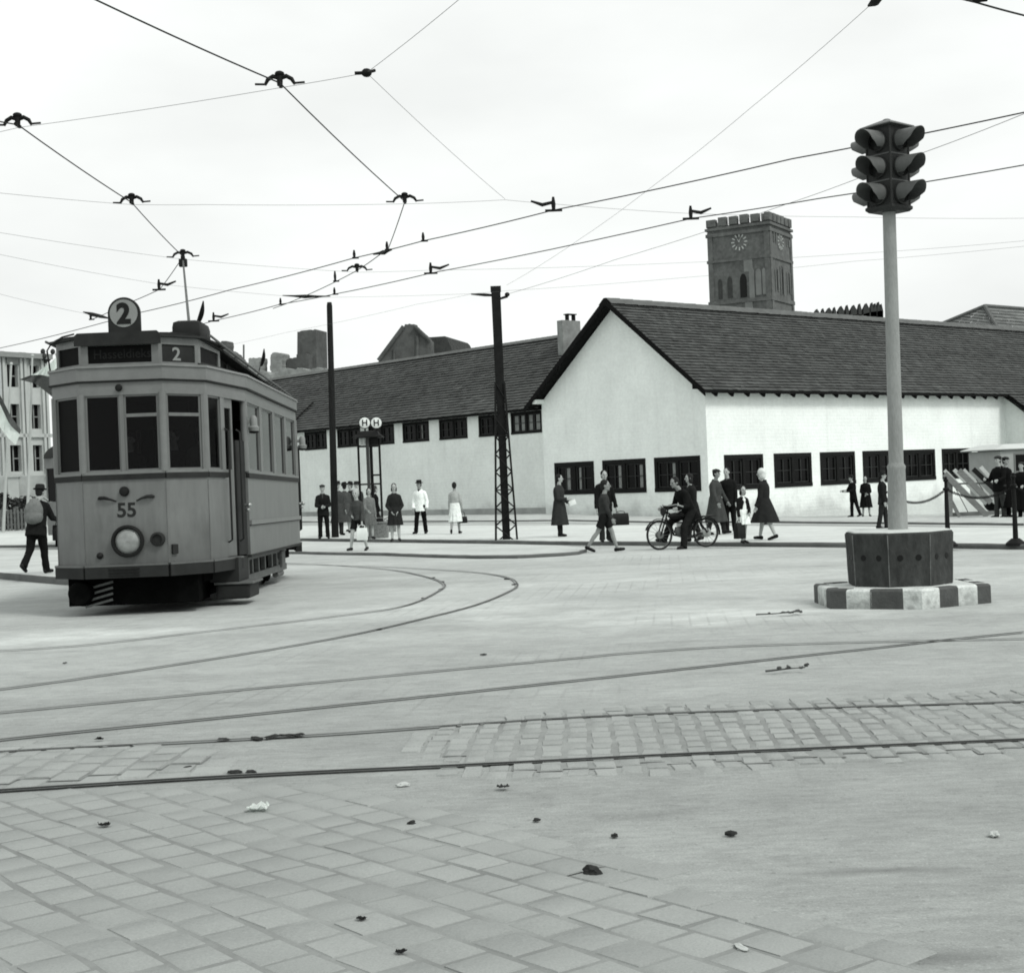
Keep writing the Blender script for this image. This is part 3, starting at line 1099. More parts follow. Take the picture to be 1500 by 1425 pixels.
cy0 = onx(824, 480, 3.3)
cy1 = onx(815.5, 470, 3.3)
ch = MB()
ch.b2(3.3, 4.55, cy0[0], cy1[0], 7.4, cy1[1], .02)
c = ch.build('chimney', 'ruin2', wing, smooth=None)
ch = MB()
mx, my, mz = 4.05, (cy0[0] + cy1[0]) / 2, cy1[1]
for dx in (-.22, .22):
    ch.b2(mx + dx - .03, mx + dx + .03, my - .12, my + .12, mz, mz + .30)
ch.b2(mx - .32, mx + .32, my - .16, my + .16, mz + .30, mz + .35)
ch.build('chimney_cowl', 'iron', c, smooth=None)
dpy = onx(423, 580, .2)
mb = MB()
mb.tube([(1.9, dpy[0], 7.15), (1.0, dpy[0], 6.45), (-.02, dpy[0] - .1, 5.55)], .05, 8)
mb.build('roof_pipe', 'iron', wing)

# ---------------------------------------------------------------- lower wing at the far right, roof swept down
rwing = thing('side_wing', 'shaded wing at the right end with swept low roof and arched opening', 'house', HC, HA)
mb = MB()
yb = -6.0
arc_c, arc_r, arc_z = -1.95, .95, 2.35
poly = [(23.6, -.003, -2.5), (23.6, -.003, 5.3), (23.6, yb, 5.3 + SL * yb), (23.6, yb, -2.5)]
poly += [(23.6, arc_c - arc_r, -2.5), (23.6, arc_c - arc_r, arc_z)]
poly += [(23.6, arc_c - arc_r * math.cos(math.pi * k / 12), arc_z + arc_r * math.sin(math.pi * k / 12)) for k in range(1, 12)]
poly += [(23.6, arc_c + arc_r, arc_z), (23.6, arc_c + arc_r, -2.5)]
mb.prism(poly, (.35, 0, 0))
mb.b2(23.95, 40, yb, yb + .35, -2.5, 5.3 + SL * yb)
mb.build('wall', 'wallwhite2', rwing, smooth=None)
mb = MB()
mb.b2(23.80, 23.84, arc_c - arc_r - .1, arc_c + arc_r + .1, -2.5, arc_z + arc_r + .1)
mb.build('arched_door', 'tarblack', rwing, smooth=None)
y2 = yb - .5
tiled('roof', 'tile', rwing, (23.15, y2, rz(y2)), (40, y2, rz(y2)), (23.15, -.55, rz(-.55)), (40, -.55, rz(-.55)), 30, .3, 17)
mb = MB()
mb.prism([(23.18, y2, rz(y2) - .03), (23.18, -.5, rz(-.5) - .03), (23.18, -.5, rz(-.5) - .20), (23.18, y2, rz(y2) - .20)], (16.8, 0, 0))
mb.build('soffit', 'tarblack', rwing, smooth=None)

# ---------------------------------------------------------------- hipped roof beyond, far right
hip = thing('hipped_house', 'house at the far right showing only its hipped tiled roof over the ridge', 'house')
A = PY(1443, 450, 108)
Fc = PY(1486, 524, 100)
Lc = PY(1322, 500, 112)
R1 = A + (PY(1600, 462, 112) - A) * 2.2
F2 = Fc + (PY(1640, 540, 104) - Fc) * 2.2
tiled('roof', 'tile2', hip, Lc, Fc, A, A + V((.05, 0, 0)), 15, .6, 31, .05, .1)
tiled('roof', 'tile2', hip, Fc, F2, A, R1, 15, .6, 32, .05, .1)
mb = MB()
for a, b in ((A, Fc), (A, Lc), (A, R1)):
    mb.tube([a + V((0, 0, .08)), b + V((0, 0, .08))], .16, 6)
mb.build('ridge', 'ridge', hip)
mb = MB()
bk = (R1 + V((6, 9, -4)))
mb.prism([(Lc.x + 1, Lc.y + .6, -4), (Fc.x, Fc.y + .8, -4), (F2.x, F2.y + .8, -4), (bk.x, bk.y, -4)], (0, 0, min(Lc.z, Fc.z, F2.z) + 3.9))
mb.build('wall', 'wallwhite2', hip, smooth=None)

# ---------------------------------------------------------------- the clock tower
TY = 200.0
TC = PY(1140, 690, TY)
tower = thing('clock_tower', 'square brick clock tower with battlements standing behind the tiled roof', 'tower', (TC.x, TC.y, 0), rad(60))
S = 8.95
def tz(y): return (691 - y) * TY / F_PX + 1.22
mb = MB()
zt = tz(324)
mb.b2(0, S, 0, S, -6, zt)
for z, h, e in ((tz(337), .45, .22), (tz(376), .4, .18), (tz(438), .5, .2), (tz(328), .35, .28)):
    mb.b2(-e, S + e, -e, S + e, z - h / 2, z + h / 2)
# flat buttress strips and raised panels on both visible faces
for k in (0.35, S - .35):
    mb.b2(k - .35, k + .35, -.16, .1, -6, zt - .8)
    mb.b2(-.16, .1, k - .35, k + .35, -6, zt - .8)
mb.build('shaft', 'stone_tower', tower, smooth=None)
nm = 6
for side in range(4):
    for i in range(nm):
        c0 = -.25 + i * (S + .5) / nm
        w = (S + .5) / nm * .76
        if side == 0: bx = (c0, c0 + w, -.27, .55)
        elif side == 1: bx = (-.27, .55, c0 + (0 if i else .85), c0 + w)
        elif side == 2: bx = (c0 + .5, c0 + w + .5, S - .55, S + .27)
        else: bx = (S - .55, S + .27, c0 + .5, c0 + w + .5)
        if bx[1] - bx[0] < .1 or bx[3] - bx[2] < .1: continue
        mb = MB()
        j = rw.uniform(-.15, .1)
        mb.b2(*bx, zt + .003, tz(312) + j, .06)
        mb.build('merlon', 'stone_tower', tower, smooth=None)
def clock(face, c, z, r):
    """tick marks and hands set straight on the brick"""
    n = V((0, -1, 0)) if face == 'y' else V((-1, 0, 0))
    def P(s, h, d): return V((c + s, -d, z + h)) if face == 'y' else V((-d, c - s, z + h))
    mb = MB()
    for k in range(12):
        a = math.pi / 6 * k
        s, cc = math.sin(a), math.cos(a)
        t = V((cc, -s))
        w = .085
        q = [(s * r * .62 + t.x * w * .7, cc * r * .62 + t.y * w * .7), (s * r + t.x * w, cc * r + t.y * w), (s * r - t.x * w, cc * r - t.y * w), (s * r * .62 - t.x * w * .7, cc * r * .62 - t.y * w * .7)]
        mb.prism([P(x, y, .03) for x, y in q], n * .06)
    cm = mb.build('clock_face', 'facade', tower, smooth=None)
    mb = MB()
    for a, l, w in ((rad(330), r * .5, .07), (rad(20), r * .72, .05)):
        s, cc = math.sin(a), math.cos(a)
        mb.prism([P(cc * w, -s * w, .07), (P(s * l, cc * l, .07)), P(-cc * w, s * w, .07)], n * .04)
    mb.build('clock_hand', 'facade', cm, smooth=None)
    d = MB()
    d.lathe([(r * 1.18, -.02), (r * 1.18, .035), (r * 1.06, .035), (r * 1.06, .015)], P(0, 0, 0), 32, n)
    d.build('clock_rim', 'stone_tower', cm)
clock('x', S * .48, tz(351), 1.15)
clock('y', S * .50, tz(350), 1.15)
def lancet(face, c, z0, z1, w, mat, name, d=.05):
    n = V((0, -1, 0)) if face == 'y' else V((-1, 0, 0))
    def P(s, h): return V((c + s, -.02, h)) if face == 'y' else V((-.02, c - s, h))
    pts = [P(-w / 2, z0), P(-w / 2, z1 - w)]
    pts += [P(-w / 2 + w / 2 * (1 - math.cos(t)) , z1 - w + w * math.sin(t)) for t in (rad(30), rad(60))]
    pts += [P(0, z1)]
    pts += [P(w / 2 - w / 2 * (1 - math.cos(t)), z1 - w + w * math.sin(t)) for t in (rad(60), rad(30))]
    pts += [P(w / 2, z1 - w), P(w / 2, z0)]
    mb = MB()
    mb.prism(pts, n * d)
    o = mb.build(name, mat, tower, smooth=None)
    return o
for c, z0, z1, w in ((.50, 428, 386, .75), (.26, 424, 392, .6), (.80, 424, 392, .55), (.24, 352, 336.5, .4), (.82, 352, 342, .45), (.93, 352, 342, .3)):
    lancet('y', S * c, tz(z0), tz(z1), w, 'black', 'lancet_window', .03)
    for e in (-1, 1):
        lancet('y', S * c + e * (w * .5 + .22), tz(z0 + 2), tz(z1 - 3 + 4), .22, 'stone_light', 'pilaster', .14)
lancet('x', S * .44, tz(433), tz(398), .98, 'black', 'lancet_window', .03)
for c, z0, z1, w in ((.30, 437, 390, .75), (.19, 432, 393, .8), (.10, 432, 393, .5)):
    lancet('x', S * c, tz(z0), tz(z1), w, 'stone_light', 'pilaster', .12)
for c, z0, z1, w in ((.66, 432, 400, .7), (.82, 432, 402, .6)):
    lancet('x', S * c, tz(z0), tz(z1), w, 'concrete_dark', 'blind_niche', .05)
mb = MB()
mb.b2(-.14, .1, S * .30, S * .42, tz(452), tz(437))
mb.b2(-.12, .1, S * .28, S * .42, tz(396), tz(374))
mb.build('repair_patch', 'stone_light', tower, smooth=None)

# ---------------------------------------------------------------- pinnacled gable beside the tower
gab = thing('pinnacled_gable', 'dark church gable with a row of pointed pinnacles next to the clock tower', 'church')
Yg = 190.0
def pp(u, v, dy=0): return PY(u, v, Yg + dy)
mb = MB()
mb.prism([pp(1172, 520), pp(1172, 463), pp(1262, 461), pp(1276, 457), pp(1294, 455), pp(1294, 520)], (0, 3, 0))
mb.prism([pp(1172, 520) - V((0, 0, 12)), pp(1172, 519), pp(1294, 519), pp(1294, 520) - V((0, 0, 12))], (0, 3, 0))
mb.build('wall', 'concrete_dark', gab, smooth=None)
us = [(1178, 4, 459), (1187, 5, 457), (1197, 7, 452.5), (1206, 4, 451.5), (1215, 8.5, 450.5), (1223, 4, 449.5), (1232.5, 8.5, 448), (1241.5, 4.5, 446.5), (1251, 9, 446.5), (1260, 4.5, 444.5), (1269.5, 9, 444), (1278, 5, 443), (1282.5, 4, 444), (1287.5, 5, 442), (1291.5, 4, 445)]
for u, w, v in us:
    mb = MB()
    mid = v + (464 - v) * .45
    mb.prism([pp(u - w / 2, 465), pp(u - w / 2, mid), pp(u, v), pp(u + w / 2, mid), pp(u + w / 2, 465)], (0, 1.2, 0))
    mb.build('pinnacle', 'concrete_dark', gab, smooth=None)

# ---------------------------------------------------------------- ruins behind the long wing
def ruin_block(label, px, Y, mat, depth, group=None, name='ruined_chimney', cat='ruin', jag=0):
    t = thing(name, label, cat, group=group)
    mb = MB()
    rnd = random.Random(int(px[0][0]))
    px2 = []
    for (a, b), (c, d) in zip(px, px[1:] + px[:1]):
        px2.append((a, b))
        if b < 562 and d < 562 and abs(a - c) + abs(b - d) > 4:
            n = int((abs(a - c) + abs(b - d)) / 2.2)
            for q in range(1, n):
                px2.append((a + (c - a) * q / n + rnd.uniform(-.5, .5), b + (d - b) * q / n + rnd.uniform(-1.3, .9)))
    pts = [PY(u, v, Y) for u, v in px2]
    mb.prism(pts, (depth * .25, depth, 0))
    mb.build('wall', mat, t, smooth=None)
    return t
ruin_block('tallest ruined brick chimney block standing over the long tiled roof', [(435, 580), (435.5, 486), (441, 484.5), (462.5, 482.5), (464.5, 580)], 150, 'ruin', 3)
ruin_block('low broken brick stump leaning on the tallest chimney block', [(420, 580), (420, 527), (423, 525.5), (434, 524.5), (434, 519.5), (452.5, 519), (453, 580)], 149, 'ruin', 2)
ruin_block('pale plastered chimney stack with a chipped left foot between two others', [(397, 580), (398.5, 548), (395.5, 541), (396.5, 520), (399, 517), (411.5, 517), (413, 519.5), (413, 545), (416, 580)], 148, 'ruin2', 2)
ruin_block('short square pale chimney stack with a dark capped top', [(364, 580), (364, 525.5), (379.5, 523.5), (379.5, 560), (383, 580)], 147, 'ruin2', 2)
ruin_block('small dark round-topped chimney close to the tram roof', [(323, 560), (323.2, 501), (325, 499.5), (331.5, 499.5), (333, 501.5), (333, 560)], 150, 'ruin', 1.5)
ruin_block('humped heap of ruined wall just over the tram roof', [(326, 580), (327, 516), (333, 513), (341, 518), (348, 527), (353, 532), (358, 534), (361, 580)], 152, 'ruin', 2, name='ruined_wall')
ruin_block('ragged low ruin wall with rubble along the foot of the chimney stacks', [(356, 600), (358, 552), (368, 545), (376, 549), (388, 544), (396, 549), (408, 546), (415, 539), (428, 541), (440, 539), (452, 543), (466, 538), (477, 541), (480, 600)], 146, 'ruin2', 2, name='ruined_wall')
rg = ruin_block('bare ruined house gable peaking over the middle of the long roof', [(548, 570), (554.5, 529), (572, 507), (591.5, 479), (593, 475), (606.5, 475), (608, 479), (618, 488), (627, 495), (631, 500), (632, 570)], 140, 'ruin', 1.0, name='ruined_gable')
mb = MB()
q = [PY(u, v, 143) for u, v in [(600, 570), (600, 490), (630.5, 494), (651.5, 492.5), (655, 496), (662.5, 513), (668, 570)]]
mb.prism(q, (2, 8, 0))
mb.build('side_wall', 'concrete_dark', rg, smooth=None)
mb = MB()
for a, b in (((554, 528), (591, 478)), ((607, 478), (630, 499))):
    mb.tube([PY(*a, 139.75), PY(*b, 139.75)], .20, 6)
mb.tube([PY(577, 545, 139.95), PY(577, 512, 139.95)], .12, 6)
mb.tube([PY(611, 540, 139.95), PY(611, 492, 139.95)], .16, 6)
mb.build('coping', 'ruin', rg)
mb = MB()
for a in ((357, 505, 570), (577, 495, 520)):
    mb.tube([PY(a[0], a[2], 139), PY(a[0], a[1], 139)], .09, 6)
    break
o = mb.build('thin_mast', 'wirethin')
tag(o, 'thin pale mast rising out of the ruins past the tram roof', 'mast')

# ---------------------------------------------------------------- plastered block at the far left
FY = 108.0
fo = PY(74, 735, FY)
fd = V((-.56, -.83, 0)).normalized()
fth = math.atan2(fd.y, fd.x)
fb = thing('office_block', 'tall cream office block with pilasters and small windows behind the flagpoles', 'building', (fo.x, fo.y, 0), fth)
# local x runs left along the facade (towards the camera), local -y is the hidden back
def fxz(u, v, off=0.0):
    nrm = V((-fd.y, fd.x, 0))
    d = ray(u, v)
    t = ((fo - CAM).dot(nrm) + off) / d.dot(nrm)
    p = CAM + d * t
    return (p - V((fo.x, fo.y, 0))).dot(fd), p.z
xw = [(fxz(59.5, 600)[0], fxz(46, 600)[0]), (fxz(28.5, 600)[0], fxz(12.5, 600)[0])]
step = xw[1][0] - xw[0][0]
for k in range(1, 6): xw.append((xw[1][0] + step * k, xw[1][1] + step * k))
ztop = fxz(60, 527)[1]
rows = [fxz(50, v)[1] for v in (568, 535.5, 628, 592.5, 690, 652)]
rows = [(rows[0], rows[1]), (rows[2], rows[3]), (rows[4], rows[5])]
ds = (rows[1][0] - rows[2][0])
rows.append((rows[2][0] - ds, rows[2][1] - ds))
mb = MB()
W = xw[-1][1] + 2
side = 1 if V((-fd.y, fd.x, 0)).dot(CAM - fo) > 0 else -1
mb.b2(0, W, -side * 12, -side * .5, -4, ztop)
zb = sorted(rows)
zc = -4
edges = []
for z0, z1 in zb:
    mb.b2(0, W, -side * .5, 0, zc, z0)
    c = 0
    for a, b in sorted((min(p), max(p)) for p in xw):
        mb.b2(c, a, -side * .5, 0, z0, z1)
        c = b
    mb.b2(c, W, -side * .5, 0, z0, z1)
    zc = z1
mb.b2(0, W, -side * .5, 0, zc, ztop)
mb.build('wall', 'facade', fb, smooth=None)
for (a, b) in [(min(p), max(p)) for p in xw]:
    for k, (z0, z1) in enumerate(rows):
        m = MB()
        m.b2(a, b, -side * .40, -side * .36, z0, z1)
        w = m.build('window', 'pane', fb, smooth=None)
        m = MB()
        c = (a + b) / 2
        m.b2(c - .05, c + .05, -side * .34, -side * .30, z0 + .003, z1 - .003)
        m.b2(a, c - .06, -side * .34, -side * .30, (z0 + z1) / 2 - .04, (z0 + z1) / 2 + .04)
        m.build('glazing_bar', 'facade_d', w, smooth=None)
    m = MB()
    m.b2(a - .05, b + .05, side * .004, side * .10, zb[-1][1] + .05, zb[-1][1] + .75)
    m.build('relief_panel', 'facade_d', fb, smooth=None)
for p in xw[:6]:
    m = MB()
    a = min(p)
    for e in (-.62, -.28):
        m.b2(a + e, a + e + .2, side * .004, side * .20, -4, zb[-1][1] + .9)
    m.build('pilaster', 'facade', fb, smooth=None)
for z, h, e in ((ztop + .20, .36, .55), (zb[2][0] - .5, .25, .2), (zb[1][0] - .4, .22, .18)):
    m = MB()
    m.b2(-.3, W, side * .004 - side * (.4 if h > .3 else 0), side * e, z - h / 2, z + h / 2)
    m.build('cornice', 'facade_d' if h > .3 else 'facade', fb, smooth=None)
m = MB()
for k in range(7):
    m.ell((rw.uniform(-.5, .5), side * .4 + rw.uniform(-.2, .2), ztop + .45 + rw.uniform(-.5, .4)), (.16, .2, .22), None, 2)
m.build('roof_ornament', 'concrete_dark', fb)
# ================================================================== TRAM
TRX, TRY = -4.60, 17.38
tram = thing('tram', 'pale two-axle tram with a round number 2 board on its roof, rounding the curve', 'tram', (TRX, TRY, gz(TRX, TRY)), .016, rx=-.011)
TM = Matrix.Translation(tram.location) @ tram.rotation_euler.to_matrix().to_4x4()
TMI = TM.inverted()
L_ = 8.75
FRONT = [(-1.17, 1.85), (-.92, .42), (-.48, 0), (.50, 0), (.92, .42), (1.17, 1.85)]
REAR = [(1.17, 6.9), (.92, L_ - .42), (.45, L_), (-.45, L_), (-.92, L_ - .42), (-1.17, 6.9)]
PLAN = FRONT + REAR

def seg_box(mb, p, q, z0, z1, out=0.0, th=.05, f0=0.0, f1=1.0):
    """upright slab along plan edge p-q (outside is to the right of p->q)"""
    p, q = V((*p, 0)), V((*q, 0))
    d = (q - p)
    a, b = p + d * f0, p + d * f1
    n = V((d.y, -d.x, 0)).normalized()
    a0, b0 = a + n * out, b + n * out
    a1, b1 = a - n * (th - out), b - n * (th - out)
    mb.loft([[a0 + V((0, 0, z0)), b0 + V((0, 0, z0)), b1 + V((0, 0, z0)), a1 + V((0, 0, z0))],
             [a0 + V((0, 0, z1)), b0 + V((0, 0, z1)), b1 + V((0, 0, z1)), a1 + V((0, 0, z1))]])

def off_plan(plan, o):
    n = len(plan)
    out = []
    for i in range(n):
        p0, p1, p2 = (V((*plan[k % n], 0)) for k in (i - 1, i, i + 1))
        d0, d1 = (p1 - p0).normalized(), (p2 - p1).normalized()
        n0, n1 = V((d0.y, -d0.x, 0)), V((d1.y, -d1.x, 0))
        m = (n0 + n1).normalized()
        out.append(p1 + m * (o / max(.3, m.dot(n0))))
    return out

def ring_band(mb, plan, z0, z1, o0, o1, i0=None):
    """closed band: outer edge offset o0 (bottom) / o1 (top), inner edge at -th"""
    A = [p + V((0, 0, z0)) for p in off_plan(plan, o0)]
    B = [p + V((0, 0, z1)) for p in off_plan(plan, o1)]
    C = [p + V((0, 0, z1)) for p in off_plan(plan, i0 if i0 is not None else -.06)]
    D = [p + V((0, 0, z0)) for p in off_plan(plan, i0 if i0 is not None else -.06)]
    n = len(plan)
    vs = [[mb.b.verts.new(p) for p in r] for r in (A, B, C, D)]
    for k in range(4):
        r, s = vs[k], vs[(k + 1) % 4]
        for i in range(n):
            j = (i + 1) % n
            mb.b.faces.new((r[i], r[j], s[j], s[i]))

edges = list(zip(PLAN, PLAN[1:] + PLAN[:1]))
# edge index: 0 left vestibule side, 1 left chamfer, 2 front, 3 right chamfer, 4 right vestibule side, 5 body right, ...
mb = MB()
for i, (p, q) in enumerate(edges):
    z0 = .60
    if i in (4,):
        seg_box(mb, p, q, z0, 1.62, 0, .05, 0, .42)
    elif i in (0, 6, 10):
        seg_box(mb, p, q, z0, 1.62, 0, .05, .58 if i == 0 else 0, 1 if i != 10 else .42)
        if i == 0: pass
    else:
        seg_box(mb, p, q, z0, 1.62)
    # window posts
    if i in (2, 8): posts = [(0, .06), (.475, .525), (.94, 1)]
    elif i in (1, 3, 7, 9): posts = [(0, .10), (.90, 1)]
    elif i == 4: posts = [(0, .07), (.36, .45)]
    elif i == 0: posts = [(.93, 1), (.55, .64)]
    elif i == 6: posts = [(.93, 1), (.55, .64)]
    elif i == 10: posts = [(0, .07), (.36, .45)]
    else: posts = [(0, .035), (.235, .275), (.48, .52), (.725, .765), (.965, 1)]
    for f0, f1 in posts: seg_box(mb, p, q, 1.62, 2.63, 0, .055, f0, f1)
mb.build('body', 'tram', tram, smooth=None)
for i in (1, 2, 3, 4):
    mb = MB()
    x, y = PLAN[i]
    mb.box((x * 1.002, y - .001, 1.10), (.007, .008, .98), Matrix.Rotation(rad(20 if x > 0 else -20), 3, 'Z'))
    mb.build('panel_seam', 'tram_steel', tram, smooth=None)
# rounded corner posts
for i in (1, 2, 3, 4, 5, 6, 7, 8, 9, 10, 11, 0):
    x, y = PLAN[i]
    mb = MB()
    z0 = .60 if i not in (0, 5, 6, 11) else .62
    z0 = 1.70
    mb.cyl((x * .975, y + (.02 if y < 4 else -.02), z0), (x * .975, y + (.02 if y < 4 else -.02), 2.64), .048, n=10)
    mb.build('corner_post', 'tram_light', tram)
mb = MB()   # fascia with its double moulding
ring_band(mb, PLAN, 2.62, 2.775, .005, .005)
ring_band(mb, PLAN, 2.79, 2.95, .03, .03)
mb.build('fascia', 'tram_light', tram, smooth=None)
mb = MB()
ring_band(mb, PLAN, 2.772, 2.793, .035, .045)
mb.build('cornice', 'tram_dark', tram, smooth=None)
mb = MB()
ring_band(mb, PLAN, 2.945, 2.972, .05, .045)
mb.build('fascia_cap', 'tram_light', tram, smooth=None)
# belt rail and sill
mb, ms = MB(), MB()
for i, (p, q) in enumerate(edges):
    f0, f1 = (0, .47) if i in (4, 10) else ((.53, 1) if i in (0, 6) else (0, 1))
    seg_box(mb, p, q, 1.615, 1.68, .022, .05, f0, f1)
    seg_box(ms, p, q, 1.68, 1.715, .018, .06, f0, f1)
mb.build('belt_rail', 'tram_dark', tram, smooth=None)
ms.build('window_sill', 'tram_light', tram, smooth=None)
mb = MB()
for i in (5, 11):
    seg_box(mb, *edges[i], 1.00, 1.06, .03, .03)
mb.build('rub_rail', 'tram_light', tram, smooth=None)
mb = MB()
for i in (5, 11):
    seg_box(mb, *edges[i], .985, 1.0, .02, .02)
    seg_box(mb, *edges[i], .575, .61, .012, .07)
mb.build('sill_strip', 'tram_dark', tram, smooth=None)
# fender skirt round each end
for nm, ids in (('front', (0, 1, 2, 3, 4)), ('rear', (6, 7, 8, 9, 10))):
    mb, mt = MB(), MB()
    for i in ids:
        f0, f1 = ((.28, 1) if i in (0, 6) else ((0, .72) if i in (4, 10) else (0, 1)))
        seg_box(mb, *edges[i], .455, .59, .045, .10, f0, f1)
        seg_box(mt, *edges[i], .59, .612, .05, .10, f0, f1)
    f = mb.build('fender', 'tram_dark', tram, smooth=None)
    mt.build('fender_strip', 'tram', f, smooth=None)
mb = MB()
for k in range(3):
    z = .478 + k * .036
    mb.b2(-.20, .16, -.056, -.043, z, z + .018)
mb.build('fender_slot', 'black', tram, smooth=None)
# doors
for i in (4, 6, 10, 0):
    f = (lambda a, b: (a, b)) if i in (4, 10) else (lambda a, b: (1 - b, 1 - a))
    p, q = edges[i]
    mb = MB()
    seg_box(mb, p, q, .62, .95, -.03, .04, *f(.46, .70))
    seg_box(mb, p, q, .95, 1.72, -.03, .04, *f(.46, .70))
    seg_box(mb, p, q, 2.50, 2.62, -.03, .04, *f(.46, .70))
    for a, b in ((.46, .50), (.66, .70)):
        seg_box(mb, p, q, 1.72, 2.50, -.03, .04, *f(a, b))
    d = mb.build('door', 'tram', tram, smooth=None)
    mb = MB()
    seg_box(mb, p, q, 1.72, 2.50, -.045, .012, *f(.50, .66))
    mb.build('pane', 'glass_l', d, smooth=None)
    mb = MB()
    seg_box(mb, p, q, .62, 2.10, -.02, .03, *f(.74, .97))
    d2 = mb.build('door', 'tram_dark', tram, smooth=None)
    d2['label'] = 'dark folded door leaf'
    mb = MB()
    P = V((*p, 0)).lerp(V((*q, 0)), f(.85, .85)[0])
    n = V((q[1] - p[1], -(q[0] - p[0]), 0)).normalized()
    mb.cyl(P + n * .02 + V((0, 0, 1.26)), P + n * .07 + V((0, 0, 1.26)), .02, n=8)
    mb.ell(P + n * .08 + V((0, 0, 1.26)), (.035, .035, .03))
    mb.ell(P + n * .06 + V((0, 0, 1.20)), (.03, .03, .02))
    mb.build('handle', 'chrome', d2)
    for ff in (.44, .73):
        mb = MB()
        P = V((*p, 0)).lerp(V((*q, 0)), f(ff, ff)[0])
        mb.tube([P + V((0, 0, .80)), P + n * .05 + V((0, 0, .83)), P + n * .05 + V((0, 0, 2.2)), P + V((0, 0, 2.23))], .014, 6)
        mb.build('grab_rail', 'tram_dark', tram)
    # step well
    if i in (0, 6, 10): continue
    mb = MB()
    c = V((*p, 0)).lerp(V((*q, 0)), f(.76, .76)[0])
    s = 1 if c.x > 0 else -1
    mb.b2(c.x - s * .35, c.x + s * .02, c.y - .38, c.y + .38, .30, .60)
    st = mb.build('step_well', 'tram_dark', tram, smooth=None)
    mb = MB()
    mb.b2(c.x - s * .30, c.x + s * .20, c.y - .40, c.y + .40, .265, .295, .01)
    mb.build('step_tread', 'tram_steel', st, smooth=None)
    mb = MB()
    mb.b2(c.x - s * .28, c.x + s * .15, c.y - .38, c.y + .38, .08, .262, .03)
    mb.build('step_box', 'tram_dark', st, smooth=None)
# windows: glass panes with thin frames
def tram_window(i, f0, f1, transom=False, mat='glass', z0=1.715, z1=2.62):
    p, q = edges[i]
    mb = MB()
    w = (V((*q, 0)) - V((*p, 0))).length * (f1 - f0)
    e = .022 / w * (f1 - f0)
    seg_box(mb, p, q, z0, z0 + .022, -.018, .02, f0, f1)
    seg_box(mb, p, q, z1 - .022, z1, -.018, .02, f0, f1)
    seg_box(mb, p, q, z0 + .022, z1 - .022, -.018, .02, f0, f0 + e)
    seg_box(mb, p, q, z0 + .022, z1 - .022, -.018, .02, f1 - e, f1)
    if transom: seg_box(mb, p, q, 2.355, 2.395, -.012, .03, f0 + e, f1 - e)
    fr = mb.build('window', 'tram', tram, smooth=None)
    mb = MB()
    seg_box(mb, p, q, z0 + .01, z1 - .01, -.03, .006, f0 + e * .5, f1 - e * .5)
    mb.build('pane', mat, fr, smooth=None)
    return fr
tram_window(2, .06, .475)
tram_window(2, .525, .94, True)
wl = tram_window(1, .10, .90, False, 'signblack')
tram_window(3, .10, .90, True)
tram_window(4, .07, .36, False, 'glass_l')
tram_window(0, .64, .93, False, 'glass_l')
for i in (5, 11):
    for a, b in ((.035, .235), (.275, .48), (.52, .725), (.765, .965)): tram_window(i, a, b, False, 'glass_l')
for i in (7, 9): tram_window(i, .10, .90)
tram_window(8, .06, .475)
tram_window(8, .525, .94)
tram_window(6, .64, .93, False, 'glass_l')
tram_window(10, .07, .36, False, 'glass_l')
mb = MB()
seg_box(mb, *edges[1], 1.76, 1.90, -.045, .004, .30, .78)
mb.build('notice_card', 'signwhite', tram, smooth=None)
# interior
mb = MB()
C0 = [p + V((0, 0, .62)) for p in off_plan(PLAN, -.07)]
mb.prism(C0, (0, 0, .06))
mb.build('floor', 'interior', tram, smooth=None)
mb = MB()
mb.prism([p + V((0, 0, 2.66)) for p in off_plan(PLAN, -.07)], (0, 0, .03))
mb.build('ceiling', 'interior', tram, smooth=None)
mb = MB()
for y in (1.92, 6.83):
    mb.b2(-1.1, -.42, y - .03, y + .03, .685, 2.655)
    mb.b2(.42, 1.1, y - .03, y + .03, .685, 1.70)
    mb.b2(-.42, .42, y - .03, y + .03, 2.3, 2.655)
mb.build('bulkhead', 'interior', tram, smooth=None)
for s in (-1, 1):
    mb = MB()
    mb.b2(s * .62, s * 1.08, 2.0, 6.75, 1.02, 1.10)
    mb.b2(s * 1.00, s * 1.08, 2.0, 6.75, 1.10, 1.55)
    mb.b2(s * .70, s * 1.05, 2.0, 6.75, .685, 1.02)
    mb.build('bench', 'interior', tram, smooth=None)
mb = MB()
mb.b2(-.22, .12, .18, .46, .685, 1.62, .03)
mb.cyl((-.05, .32, 1.62), (-.05, .32, 1.70), .05)
mb.box((-.05, .32, 1.72), (.30, .04, .03), Matrix.Rotation(.6, 3, 'Z'))
mb.build('controller', 'black', tram)
